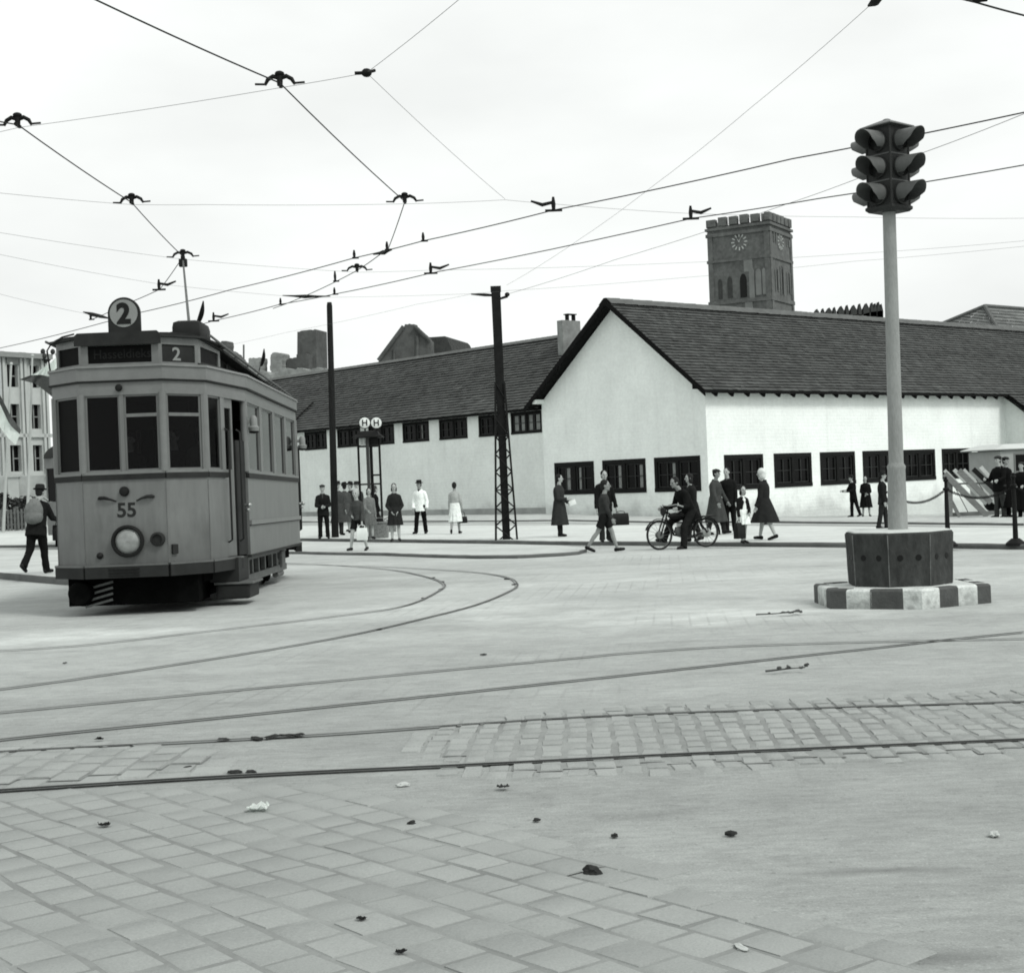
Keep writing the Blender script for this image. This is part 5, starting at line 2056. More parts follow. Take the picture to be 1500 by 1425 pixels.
wire('span_wire', 'nearly level span wire through the second row of bow hangers', [(-90, 272), (0, 283), (193, 300), (300, 300), (593, 299), (740, 293), (811, 299), (1012, 313), (1250, 318), (1500, 320), (1600, 320)], ZS, RS, T)
wire('span_wire', 'sagging span wire through the third row of hangers towards the tower', [(-80, 330), (0, 341), (268, 380), (523, 399), (631, 396), (1000, 385), (1250, 372), (1500, 353), (1600, 344)], ZS, RS, T)
wire('span_wire', 'span wire tied to the lattice mast top from both sides', [(-90, 356), (0, 373), (232, 416), (447, 436), (690, 430.5), (742, 426), (1000, 407), (1250, 383), (1500, 361), (1600, 352)], ZS, RS, T)
wire('span_wire', 'thin wire dropping from the mast insulator to the left behind the round 2', [(690, 431), (610, 446), (420, 487), (300, 512)], ZS - .2, RS * .9, T)
wire('span_wire', 'thin slack wire meeting the trolley wire beside the round 2', [(-60, 415), (0, 431), (128, 460), (156, 464)], ZS - .1, RS, T)
wire('span_wire', 'long thin wire climbing from the mast to the dark insulator at the top edge', [(742, 418), (850, 350), (960, 270), (1100, 158), (1278, 5), (1330, -38)], ZS + .3, RS, T)
wire('span_wire', 'thin wire climbing from the mast past the signal lamps', [(743, 431), (900, 381), (1150, 300), (1256, 262), (1352, 224), (1500, 167), (1600, 128)], ZS - .1, .0042, T)
mb = MB()
a, b = PZ(1272, 9, ZS + .3), PZ(1292, -4, ZS + .3)
mb.tube([a, a.lerp(b, .5), b], [.012, .05, .02], 8)
tag(mb.build('strain_insulator', 'iron'), 'dark strain insulator cut by the top edge above the signal', 'insulator')
wire('span_wire', 'short thick wire cutting the top right corner', [(1370, -12), (1430, 4), (1500, 23), (1580, 45)], ZC, .009, 'wire')
mb = MB()
a = PZ(1430, 3, ZC)
mb.tube([a + V((-.09, 0, .02)), a + V((0, 0, .03)), a + V((.1, 0, .01))], [.012, .04, .012], 8)
tag(mb.build('wire_clamp', 'iron'), 'dark clamp on the wire in the top right corner', 'wire fitting')
mb = MB()
P = [PZ(*p, ZS - .1) for p in ((122, 457), (135, 460.5), (148, 463.5), (158, 466))]
mb.tube(P, [.012, .05, .045, .02], 7)
tag(mb.build('strain_insulator', 'iron'), 'dark strain insulator left of the round number 2 board', 'insulator')

# ---- tram stop column with two H discs
SY = 46.3
sb_ = G(543, 786, PAVE)
SY = sb_.y
stop = thing('tram_stop_column', 'iron tram stop column with a little roof and two round white H discs', 'stop sign', sb_)
def sp(u, v, dy=0.0): return PY(u, v, SY + dy) - sb_
def vert(px_u, v0, v1, dy, r, n=8):
    """upright standing at the pixel column of v1"""
    b = sp(px_u, v1, dy)
    b.z = -.02
    t = V((b.x, b.y, sp(px_u, v0, dy).z))
    return b, t
posts = []
for u, dy in ((530, .0), (543.5, -.25), (548.5, .25), (561, 0)):
    b, t = vert(u, 641, 786, dy, .03)
    mb = MB()
    mb.cyl(b, t, .035 if u in (530, 561) else .05, n=6)
    mb.build('post', 'concrete_dark' if u == 543.5 else 'iron', stop)
    posts.append((b, t))
def bar(i, j, v):
    z = sp(545, v).z
    mb = MB()
    a, b = V((posts[i][0].x, posts[i][0].y, z)), V((posts[j][0].x, posts[j][0].y, z))
    mb.tube([a, b], .03, 6)
    mb.build('crossbar', 'iron', stop)
for i, j, v in ((0, 1, 709), (1, 3, 709), (2, 3, 696), (0, 1, 653.5), (1, 3, 653.5), (0, 2, 653.5), (2, 3, 653.5)): bar(i, j, v)
mb = MB()
cx = (posts[0][1].x + posts[3][1].x) / 2
zr = sp(545, 641).z
for (w0, d0, z0_), in (((.43, .40, zr),),):
    pass
def rq(w, d, z): return [V((cx + x * w, y * d, z)) for x, y in ((-1, -1), (1, -1), (1, 1), (-1, 1))]
mb.loft([rq(.46, .40, zr), rq(.47, .41, zr + .02), rq(.34, .28, zr + .10), rq(.30, .24, zr + .19), rq(.2, .16, zr + .21)])
mb.build('roof', 'iron', stop, smooth=None)
zb_ = sp(545, 653).z
mb = MB()
mb.b2(posts[0][1].x + .04, posts[1][1].x - .03, -.06, -.02, zb_ + .03, zr - .01)
tbd = mb.build('timetable_board', 'signwhite', stop, smooth=None)
mb = MB()
for k in range(4):
    for q in range(2):
        x0 = posts[0][1].x + .08 + q * .11
        mb.b2(x0, x0 + .08, -.066, -.0615, zb_ + .07 + k * .05, zb_ + .085 + k * .05)
mb.build('print_line', 'signgrey', tbd, smooth=None)
mb = MB()
mb.b2(posts[1][1].x + .05, posts[3][1].x - .03, -.12, .12, zb_ + .04, zr - .005)
mb.build('lamp_box', 'black', stop, smooth=None)
for u in (534.3, 551.3):
    c = sp(u, 619.3, -.1)
    mb = MB()
    mb.lathe([(.178, -.02), (.178, .02), (.165, .028), (0.001, .03)], c, 28, (0, -1, 0))
    dsc = mb.build('sign_disc', 'signwhite', stop)
    mb = MB()
    mb.lathe([(.185, -.021), (.185, .024), (.170, .034), (.165, .024)], c, 28, (0, -1, 0))
    mb.build('disc_rim', 'black', dsc)
    me = text_mesh('H', .26, .003, .006)
    for v in me.vertices: v.co = c + V((v.co.x, -.033 - v.co.z, v.co.y))
    link('lettering', me, 'black', dsc)
    mb = MB()
    mb.cyl(c + V((0, 0, -.17)), V((c.x, c.y, zr + .15)), .025, n=8)
    mb.build('disc_stem', 'iron', stop)

# ---- baskets on the pavement
def basket(label, px, w, d, h, group=None):
    p = G(*px, PAVE)
    t = thing('wicker_basket', label, 'basket', p)
    mb = MB()
    n = 40
    rings = []
    for k in range(9):
        z = h * k / 8
        s = .9 + .1 * k / 8
        ring = []
        for i in range(n):
            a = 2 * math.pi * i / n
            cx_, sy_ = math.cos(a), math.sin(a)
            e = 2 / 5
            x = math.copysign(abs(cx_) ** e, cx_) * w / 2 * s
            y = math.copysign(abs(sy_) ** e, sy_) * d / 2 * s
            o = 1 + .025 * (1 if (i + k) % 2 else -1)
            ring.append(V((x * o, y * o, z)))
        rings.append(ring)
    mb.loft(rings)
    mb.build('body', 'wicker', t, smooth=None)
    mb = MB()
    rim = []
    for i in range(n + 1):
        a = 2 * math.pi * i / n
        cx_, sy_ = math.cos(a), math.sin(a)
        e = 2 / 5
        rim.append(V((math.copysign(abs(cx_) ** e, cx_) * w / 2 * 1.03, math.copysign(abs(sy_) ** e, sy_) * d / 2 * 1.03, h)))
    mb.tube(rim, .022, 6)
    mb.build('rim', 'wicker', t)
    mb = MB()
    mb.tube([V((w / 2 * math.cos(math.pi * k / 10), 0, h + .14 * math.sin(math.pi * k / 10))) for k in range(11)], .015, 6)
    mb.build('handle', 'wicker', t)
basket('large wicker hamper standing in front of the tram stop column', (555, 788), .62, .45, .46)
basket('smaller pale wicker basket half hidden behind the dark coated woman', (572, 779), .42, .35, .36)

# ---- chain posts and chain along the kerb at the right
def chain_post(label, px, hpx):
    p = G(*px, PAVE)
    t = thing('chain_post', label, 'post', p, group='posts of the chain barrier')
    H = hpx
    mb = MB()
    mb.lathe([(.05, 0), (.045, .1), (.038, H * .55), (.032, H * .8), (.055, H * .805), (.055, H * .83), (.03, H * .84), (.028, H * .92), (.045, H * .93), (.045, H * .95), (.02, H * .97), (.035, H * .985), (0.001, H)], (0, 0, 0), 14)
    mb.build('shaft', 'iron', t)
    mb = MB()
    mb.lathe([(.17, -.02), (.165, .02), (.12, .06), (.07, .10), (.05, PAVE)], (0, 0, 0), 16)
    mb.build('foot', 'iron', t)
    return p
c1 = chain_post('iron chain post just behind the right edge of the concrete block', (1389, 799), 1.2)
c2 = chain_post('iron chain post with a conical foot near the right edge', (1488, 797), 1.22)
c0 = c1 + (c1 - c2) * .92
c0 = V((c0.x, c0.y, gz(c0.x, c0.y) + PAVE))
c3 = c2 + (c2 - c1)
def chain(label, a, b, sag, z=.98):
    a, b = a + V((0, 0, z)), b + V((0, 0, z))
    mb = MB()
    n = 64
    pts = [a.lerp(b, i / n) - V((0, 0, sag * 4 * (i / n) * (1 - i / n))) for i in range(n + 1)]
    for i in range(n):
        d = (pts[i + 1] - pts[i])
        m = (pts[i] + pts[i + 1]) / 2
        q = d.to_track_quat('X', 'Z').to_matrix()
        if i % 2: q = q @ Matrix.Rotation(math.pi / 2, 3, 'X')
        l, ww = d.length * .72, .02
        loop = [m + q @ V((l * math.cos(t), ww * math.sin(t), 0)) for t in [2 * math.pi * k / 8 for k in range(9)]]
        mb.tube(loop, .0065, 4, cap=False)
    tag(mb.build('chain', 'iron'), label, 'chain')
chain('hanging iron chain between the two visible chain posts', c1, c2, .17)
chain('hanging iron chain running behind the signal pole to the first chain post', c0, c1, .22)
chain('iron chain running out of the picture past the last post', c2, c3, .17)
pz = chain_post('iron chain post hidden behind the signal pole', (1303, 800), 1.2) if False else None

# ---- plank trestle beside the wall
tr = G(1390, 756)
TYY = 44.0
trs = thing('plank_trestle', 'wooden trestle rack of slanting planks in front of the last windows', 'trestle', (PY(1415, 750, TYY).x, TYY, gz(14, TYY)))
def tl_(u, v, dy=0): return PY(u, v, TYY + dy) - V(trs.location)
def plank(name, a, b, w, mat, dy=0.0, th=.05, dy2=None):
    a, b = tl_(*a, dy), tl_(*b, dy if dy2 is None else dy2)
    d = (b - a).normalized()
    s = V((0, 1, 0)).cross(d).normalized()
    mb = MB()
    mb.loft([[p + s * w / 2, p - s * w / 2, p - s * w / 2 + V((0, th, 0)), p + s * w / 2 + V((0, th, 0))] for p in (a, b)])
    return mb.build(name, mat, trs, smooth=None)
plank('slanting_plank', (1384, 694), (1447, 756), .17, 'plank', -.2)
plank('slanting_plank', (1405, 689), (1452, 736), .17, 'plank', -.1)
plank('slanting_plank', (1426, 687), (1462, 721), .14, 'wood', 0)
plank('slanting_plank', (1384, 689), (1455, 762), .10, 'plank_l', .5)
plank('slanting_plank', (1398, 688), (1445, 738), .11, 'plank_l', .6)
plank('slanting_plank', (1412, 688), (1460, 738), .10, 'plank_l', .7)
plank('slanting_plank', (1437, 684), (1470, 722), .12, 'plank_l', .3)
plank('upright', (1391, 703), (1391, 757), .19, 'plank', -.12)
plank('strut', (1394, 734), (1406, 757), .10, 'plank', -.05)
plank('rail', (1386, 709), (1475, 707), .05, 'plank', .1)
plank('sill', (1388, 754), (1478, 750), .12, 'plank', .1)
mb = MB()
for a, b in (((1398, 712), (1418, 750)), ((1412, 716), (1440, 752)), ((1420, 700), (1440, 728)), ((1430, 702), (1452, 738))):
    mb.tube([tl_(*a, .2), tl_(*b, .2)], .012, 5)
mb.build('tie_wire', 'iron', trs)

# ---- pale van at the right edge
vy = 48.0
vp = PY(1466, 690, vy)
van = thing('parked_van', 'pale boxy van with a white roof behind the people at the right edge', 'van', (vp.x, vy, gz(vp.x, vy)), .25)
vz = PY(1470, 659, vy).z - gz(vp.x, vy)
mb = MB()
mb.b2(0, 4.2, 0, 1.9, .45, vz - .02, .05)
mb.build('body', 'van', van)
mb = MB()
mb.loft([[V((x, y, z)) for x, y in ((a, -c), (4.3, -c), (4.3, 1.9 + c), (a, 1.9 + c))] for a, c, z in ((-.22, .10, vz), (-.24, .12, vz + .03), (-.05, .02, vz + PAVE), (.25, -.2, vz + .19))])
mb.build('roof', 'flatwhite', van, smooth=None)
for x0, x1 in ((.55, 1.35), (1.55, 2.5), (2.7, 3.7)):
    mb = MB()
    mb.b2(x0 - .05, x1 + .05, -.025, -.003, vz - .75, vz - .12)
    w_ = mb.build('window', 'tram_light', van, smooth=None)
    mb = MB()
    mb.b2(x0, x1, -.035, -.0255, vz - .70, vz - .17)
    mb.build('pane', 'pane', w_, smooth=None)
for x in (.8, 3.4):
    for y in (.12, 1.78):
        mb = MB()
        mb.lathe([(.05, -.1), (.30, -.1), (.34, -.06), (.34, .06), (.30, .1), (.05, .1)], (x, y, .34), 22, (0, 1, 0))
        mb.build('wheel', 'rubber', van)

# ---- hedge, fence, low wall, flags at the left
def leafy(name, label, cat, c0, c1, h, depth, n, seed, mat='leaf'):
    rnd = random.Random(seed)
    mb = MB()
    tones = []
    L = (c1 - c0)
    for k in range(n):
        t, hh = rnd.random(), rnd.random() ** .8
        top = h * (.78 + .22 * mnoise.noise(V((t * 9, seed, 0))) + .12 * mnoise.noise(V((t * 31, seed, 4))))
        p = c0 + L * t + V((0, rnd.uniform(-.5, .5) * depth, hh * top))
        if mnoise.noise(p * 1.1) < -.28: continue
        s = rnd.uniform(.08, .2)
        R = Matrix.Rotation(rnd.uniform(0, 6.3), 3, 'Z') @ Matrix.Rotation(rnd.uniform(0, 3.1), 3, 'X')
        mb.face([p + R @ V(q) for q in ((-s, 0, 0), (0, -s * .5, .02), (s, 0, 0), (0, s * .5, .02))])
        tones.append(rnd.uniform(.5, 1.9))
    me = mb.mesh(name, None)
    set_tone(me, lambda p: tones[p.index])
    t = thing(name, label, cat)
    link('foliage', me, mat, t)
    mb = MB()
    for k in range(14):
        b = c0 + L * (k + .5) / 14
        mb.tube([b, b + V((rnd.uniform(-.2, .2), 0, h * .5)), b + V((rnd.uniform(-.5, .5), 0, h * .8))], [.05, .035, .02], 5)
    mb.build('stem', 'twig', t)
    return t
hp0, hp1 = PY(-60, 780, 84), PY(48, 775, 84)
hp0.z = hp1.z = -.4
leafy('hedge', 'dark leafy hedge growing behind the slatted fence at the left edge', 'hedge', hp0, hp1, PY(20, 716, 84).z + .4, 1.6, 5200, 4)
fp0, fp1 = PY(-60, 770, 81), PY(50, 770, 81)
fz = PY(20, 746, 81).z
fn = thing('picket_fence', 'dark slatted fence under the hedge at the left edge', 'fence', (fp0.x, 81, -.4))
mb = MB()
n = int((fp1.x - fp0.x) / .19)
for k in range(n):
    x = k * .19
    mb.b2(x, x + .11, -.02, .02, 0, fz + .4 + .05 * math.sin(k * 2.1))
mb.build('slat', 'fence', fn, smooth=None)
mb = MB()
for z in (.3, (fz + .4) * .8): mb.b2(0, fp1.x - fp0.x, .022, .07, z, z + .09)
mb.build('rail', 'fence', fn, smooth=None)
for k in range(4):
    mb = MB()
    x = .4 + k * 1.35
    mb.b2(x, x + .14, .072, .2, 0, fz + .55)
    mb.build('post', 'fence', fn, smooth=None)
w0, w1 = PY(-80, 700, 95), PY(78, 700, 95)
gw = thing('garden_wall', 'low grey rendered wall with pillars between hedge and office block', 'wall', (w0.x, 95, -.4))
wz = PY(40, 697, 95).z + .4
mb = MB()
mb.b2(0, w1.x - w0.x, 0, .4, 0, wz)
mb.build('wall', 'plinth', gw, smooth=None)
for k in range(3):
    mb = MB()
    x = PY(20 + 60 * (k - 1), 700, 95).x - w0.x
    mb.b2(x - .35, x + .35, -.15, .55, 0, wz - .05)
    mb.b2(x - .45, x + .45, -.25, .65, wz - .05, wz + .12)
    mb.build('pillar', 'facade', gw, smooth=None)
def flagpole(label, top, bot, Y):
    a, b = PY(*bot, Y), PY(*top, Y)
    a.z = gz(a.x, Y)
    mb = MB()
    mb.tube([V((0, 0, 0)), (b - a) * .5, b - a], [.09, .075, .05], 8)
    mb.ell(b - a, (.09, .09, .09))
    o = mb.build('flagpole', 'facade')
    o.location = a
    return tag(o, label, 'flagpole')
flagpole('pale flagpole at the very left edge, leaning slightly', (16.5, 533), (4, 760), 78)
flagpole('pale flagpole standing nearest the tram, in front of the office block', (47.5, 521), (39, 760), 78)
flagpole('pale flagpole mostly hidden behind the tram front', (83, 519), (76, 760), 78)
def flag(label, Y, rows, mats, seed):
    """rows: list of pixel polylines from top edge to bottom edge, same length"""
    t = thing('flag', label, 'flag')
    for k, (r0, r1) in enumerate(zip(rows, rows[1:])):
        mb = MB()
        n = 12
        A, B = resample([V((u, v, 0)) for u, v in r0], n), resample([V((u, v, 0)) for u, v in r1], n)
        grid = []
        for i in range(n):
            row = []
            for j in range(4):
                q = A[i].lerp(B[i], j / 3)
                dy = .22 * math.sin(i * .9 + seed + j * .3) + .1 * math.sin(i * 2.1)
                row.append(PY(q.x, q.y, Y + dy))
            grid.append(row)
        mb.loft(grid, cap=False, closed=False)
        bmesh.ops.solidify(mb.b, geom=list(mb.b.faces), thickness=.01)
        mb.build('stripe', mats[k], t)
    return t
flag('flag at the left edge with a dark band over a white one', 77, [[(-22, 548), (0, 578), (16, 610), (31, 630)], [(-22, 560), (0, 592), (14, 622), (29, 636)], [(-22, 596), (0, 626), (12, 642), (23, 652)]], ['flagd', 'flagw'], 1)
flag('flag with a grey lower band blowing out from behind the tram front', 77, [[(84, 522), (72, 533), (60, 541), (57, 544)], [(84, 548), (72, 552), (60, 549), (44, 550)], [(84, 588), (70, 576), (52, 562), (28, 556)]], ['flagw', 'flagd'], 2)
# ================================================================== PEOPLE
def person(label, base, face, H, top='jacket', top_v=.02, bottom='trousers', bottom_v=.02, shirt_v=None, head=None, hair='hair_d',
           legs=((0, 0), (0, 0)), arms=((5, 6, 12, 0), (5, 6, 12, 0)), lean=0, turn=0, spread=.0, shoe='shoe', skin='skin', long_hair=False,
           hem=.42, flare=1.0, bulk=1.0, seat=None, female=False, child=False, tilt=0, socks=None, group=None, seed=0, open_front=False):
    """face: degrees, 0 looks at the viewer (-Y), 90 looks to +X.  legs: (forward, knee bend) left/right in degrees.
    arms: (forward, out, elbow bend, inward) left/right. Returns (object, joints in local space before scaling)."""
    rnd = random.Random(seed + len(label))
    k = H / 1.755
    hip_z = .92
    HS = 1.16 if child else 1.0          # children have the larger head
    shw = (.142 if female or child else .166) * (bulk * .5 + .5)
    def lg(side, a, b):
        a, b = rad(a), rad(b)
        h = V((side * .088, 0, hip_z))
        sp_ = side * spread
        kn = h + V((sp_ * .5, -math.sin(a), -math.cos(a))).normalized() * .43
        an = kn + V((sp_ * .4, -math.sin(a - b), -math.cos(a - b))).normalized() * .41
        fa = max(-.9, min(.5, (a - b) * .6)) if b < .6 or True else 0
        toe = an + V((side * .03, -.15 * math.cos(fa), -.055 + .15 * math.sin(fa) * .9))
        heel = an + V((0, .045 * math.cos(fa), -.055 - .04 * math.sin(fa)))
        return h, kn, an, toe, heel
    LL = [lg(-1, *legs[0]), lg(1, *legs[1])]
    drop = min(min(l[2].z - .085, l[3].z - .03, l[4].z - .035) for l in LL) if seat is None else hip_z - seat
    off = V((0, 0, -drop))
    LL = [tuple(p + off for p in l) for l in LL]
    pel = V((0, 0, hip_z)) + off
    ln = rad(lean)
    ud = V((math.sin(rad(tilt)), -math.sin(ln), math.cos(ln))).normalized()
    fd_ = V((0, -math.cos(ln), -math.sin(ln)))
    def T(x, f, u): return pel + V((x, 0, 0)) + fd_ * f + ud * u
    def ring(c, rx, ry, n=18, f=None, tw=0):
        return [c + V((rx * math.cos(2 * math.pi * i / n), 0, 0)) + fd_ * (ry * math.sin(2 * math.pi * i / n)) for i in range(n)]
    def armp(side, f, o, e, inn):
        s0 = T(side * shw, .0, .435)
        f, o, e, inn = map(rad, (f, o, e, inn))
        d = V((side * math.sin(o), -math.sin(f + ln * .6) * math.cos(o), -math.cos(f + ln * .6) * math.cos(o)))
        el = s0 + d.normalized() * .285
        g = f + ln * .6 + e
        d2 = V((side * (math.sin(o) * .5 - math.sin(inn)), -math.sin(g) * math.cos(inn), -math.cos(g) * math.cos(inn))).normalized()
        wr = el + d2 * .25
        return s0, el, wr, d2
    AA = [armp(-1, *arms[0]), armp(1, *arms[1])]
    hy = rad(turn)
    hc = T(0, .035, .545 + .185 * (HS * .5 + .5)) + (V((0, 0, 0)))
    HR = Matrix.Rotation(hy, 3, 'Z') @ Matrix.Rotation(ln * .35, 3, 'X')
    def Hd(x, f, u): return hc + HR @ V((x * HS, -f * HS, u * HS))
    # ---- one continuous body
    mb = MB()
    rows = [(-.09, .10, .085), (-.05, .15, .11), (.02, .158, .112), (.13, .135 if not female else .12, .098), (.26, .15 if not female else .14, .108), (.38, shw * .92, .115), (.46, shw * .88, .095), (.52, .10, .075), (.55, .055, .055)]
    mb.loft([ring(T(0, 0, u), a * bulk, b * bulk) for u, a, b in rows])
    mb.cap_(T(0, .0, .50), .058, T(0, .03, .63), .054)
    for s, (s0, el, wr, d2) in zip((-1, 1), AA):
        mb.cap_(T(s * shw * .6, 0, .45), .068, s0, .060)
        mb.cap_(s0, .058, el, .044)
        mb.cap_(el, .043, wr, .029)
        # hand: palm, four fingers of unequal length, thumb
        side_v = d2.cross(V((s, 0, 0)))
        if side_v.length < .1: side_v = V((0, 1, 0))
        side_v.normalize()                      # across the knuckles
        nrm_ = d2.cross(side_v).normalized()
        pc = wr + d2 * .05
        q = Matrix((side_v, nrm_, d2)).transposed()
        mb.ell(wr + d2 * .045, (.040, .018, .052), q)
        for fi, (o_, l_) in enumerate(((-.030, .062), (-.010, .075), (.010, .070), (.029, .052))):
            r0_ = wr + d2 * .085 + side_v * o_
            m_ = r0_ + d2 * l_ * .5 - nrm_ * s * .006
            t_ = m_ + (d2 * .8 - nrm_ * s * .5).normalized() * l_ * .5
            mb.cap_(r0_, .0105, m_, .010, 8, 1)
            mb.cap_(m_, .010, t_, .0085, 8, 1)
        th = wr + d2 * .03 - side_v * .034
        th2 = th + (d2 * .7 - side_v * .6).normalized() * .04
        mb.cap_(th, .013, th2, .011, 8, 1)
        mb.cap_(th2, .011, th2 + d2 * .028, .009, 8, 1)
    for h, kn, an, toe, heel in LL:
        mb.cap_(h, .088, kn, .055)
        m_ = kn.lerp(an, .32) + V((0, .012, 0))
        mb.cap_(kn, .053, m_, .055)
        mb.cap_(m_, .055, an, .036)
        mb.cap_(an, .036, heel, .030, 10, 1)
        mb.cap_(heel, .030, toe, .026, 10, 1)
    # head
    mb.ell(Hd(0, -.008, .018), (.074 * HS, .094 * HS, .100 * HS), HR, 3)
    mb.ell(Hd(0, .020, -.050), (.056 * HS, .066 * HS, .066 * HS), HR, 3)
    mb.ell(Hd(0, .062, -.088), (.026 * HS, .022 * HS, .022 * HS), HR)
    mb.cap_(Hd(0, .088, .012), .009 * HS, Hd(0, .108, -.026), .0145 * HS, 8, 2)
    mb.ell(Hd(0, .074, .026), (.052 * HS, .018 * HS, .012 * HS), HR)
    mb.ell(Hd(0, .082, -.058), (.024 * HS, .012 * HS, .010 * HS), HR)
    for s in (-1, 1):
        mb.ell(Hd(s * .076, -.008, -.012), (.011 * HS, .022 * HS, .030 * HS), HR)
        mb.ell(Hd(s * .042, .055, -.022), (.022 * HS, .022 * HS, .018 * HS), HR)
    me = remesh(mb, .0095, 2)
    S_ = Matrix.Scale(k, 4)
    me.transform(S_)
    o = link('person', me, skin)
    o.location = base
    o.rotation_euler = (0, 0, rad(face))
    tag(o, label, 'person', group)
    def part(name, mb_, mat, voxel=.013, sm=4, post=None, loose=False):
        m_ = remesh(mb_, voxel, sm, post) if not loose else mb_.mesh(name, rad(60))
        m_.transform(S_)
        return link(name, m_, mat, o)
    def fold(amp, ztop, zbot, n=9):
        ph = rnd.uniform(0, 6)
        def f(co):
            t = (ztop - co.z) / max(.05, ztop - zbot)
            t = max(0, min(1.1, t))
            a = math.atan2(co.y - pel.y, co.x)
            d = V((co.x, co.y, 0))
            if d.length < 1e-4: return co
            w = math.sin(a * n + ph + 1.3 * math.sin(a * 2 + ph)) * amp * t + mnoise.noise(co * 7 + V((seed, 0, 0))) * .007
            return co + d.normalized() * w
        return f
    wrinkle = lambda co: co + V((mnoise.noise(co * 9 + V((seed, 0, 3))), mnoise.noise(co * 9 + V((7, seed, 0))), 0)) * .010
    # ---- eyes and mouth
    for s in (-1, 1):
        e = MB()
        e.ell(Hd(s * .031, .081, .006), (.014 * HS, .008 * HS, .0075 * HS), HR)
        part('eye', e, 'face', loose=True)
    e = MB()
    e.ell(Hd(0, .092, -.060), (.021 * HS, .006 * HS, .0045 * HS), HR)
    part('mouth', e, 'face', loose=True)
    # ---- lower clothes
    kx = (LL[0][1] + LL[1][1]) / 2
    if bottom in ('trousers', 'shorts'):
        mb = MB()
        mb.loft([ring(T(0, 0, u), a * bulk, b * bulk) for u, a, b in ((-.10, .12, .10), (-.05, .168, .128), (.02, .174, .13), (.14, .15, .115))])
        for h, kn, an, toe, heel in LL:
            if bottom == 'trousers':
                end = an + V((0, 0, -.035))
                mb.cap_(h, .106 * bulk, kn, .078)
                mb.cap_(kn, .077, end.lerp(kn, .12), .070)
                mb.cyl(end.lerp(kn, .15), end, .070, .073, 14)
            else:
                end = h.lerp(kn, .72)
                mb.cap_(h, .108, h.lerp(kn, .5), .094)
                mb.cyl(h.lerp(kn, .4), end, .096, .100, 16)
        part('trousers' if bottom == 'trousers' else 'shorts', mb, cloth(bottom_v), .012, 3, wrinkle)
    zh = hem
    def skirt_rings(u0, extra, z_end):
        rs = []
        start = T(0, 0, u0)
        low = V(((kx.x) * .9, kx.y * .75, z_end))
        for i in range(9):
            t = i / 8
            c = start.lerp(low, t)
            c.y = start.y + (low.y - start.y) * t
            w = (.155 + extra + (.085 * flare) * t ** .9) * bulk
            dpt = (.118 + extra + (.085 * flare) * t ** .9 + abs(LL[0][1].y - LL[1][1].y) * .22 * t) * bulk
            rs.append([c + V((w * math.cos(2 * math.pi * q / 22), dpt * math.sin(2 * math.pi * q / 22), 0)) for q in range(22)])
        return rs
    if bottom in ('skirt', 'dress'):
        mb = MB()
        mb.loft(skirt_rings(.14, .012, zh))
        part('skirt', mb, cloth(bottom_v), .012, 3, fold(.017, pel.z, zh, 10))
    # ---- upper clothes
    if shirt_v is not None:
        mb = MB()
        mb.loft([ring(T(0, .012, u), a, b) for u, a, b in ((.30, .07, .125), (.42, .065, .122), (.50, .06, .092), (.555, .062, .066))])
        mb.cyl(T(0, .01, .50), T(0, .02, .565), .064, .062, 14)
        part('shirt', mb, cloth(shirt_v), .011, 2)
    if open_front:
        mb = MB()
        mb.loft([ring(T(0, .055, u), a, b) for u, a, b in ((-.14, .10, .115), (.05, .095, .10), (.14, .09, .085), (.26, .085, .085), (.38, .075, .085), (.48, .06, .07))])
        part('dress_front', mb, cloth(bottom_v), .011, 3)
    if top:
        mb = MB()
        lo = {'jacket': -.17, 'sweater': -.03, 'blouse': .06, 'coat': -.06, 'cardigan': -.10}[top]
        ex = {'jacket': .026, 'sweater': .020, 'blouse': .016, 'coat': .028, 'cardigan': .02}[top]
        rows = [(lo, .168 + ex, .125 + ex)] if lo < 0 else []
        rows += [(.03, .150 + ex, .112 + ex)] if lo < .03 else []
        rows += [(.13, (.132 if female else .148) + ex, .10 + ex), (.26, .150 + ex, .112 + ex), (.38, shw * 1.0 + ex * .8, .118 + ex), (.445, shw * .95 + ex * .4, .10 + ex), (.51, .105, .082 + ex * .5), (.548, .072, .070)]
        mb.loft([ring(T(0, 0, u), a * bulk, b * bulk) for u, a, b in rows])
        if top == 'coat':
            mb.loft(skirt_rings(.10, ex * .8, zh))
        for s, (s0, el, wr, d2) in zip((-1, 1), AA):
            short = child and top == 'sweater' and False
            mb.cap_(T(s * shw * .45, 0, .462), .066 + ex * .4, s0, .062 + ex * .3)
            mb.cap_(s0, .061 + ex * .35, el, .050 + ex * .4)
            mb.cap_(el, .050 + ex * .4, wr.lerp(el, .12), .040 + ex * .4)
            mb.cyl(wr.lerp(el, .2), wr.lerp(el, .03), .044 + ex * .45, .045 + ex * .45, 12)
        # collar
        if top in ('jacket', 'coat'):
            mb.cap_(T(-.055, .04, .53), .028, T(-.035, .10, .42), .022)
            mb.cap_(T(.055, .04, .53), .028, T(.035, .10, .42), .022)
            mb.cap_(T(-.05, -.05, .545), .030, T(.05, -.05, .545), .030)
        post = fold(.014, pel.z + .1, zh, 8) if top == 'coat' else wrinkle
        part(top, mb, cloth(top_v), .0125, 3, post)
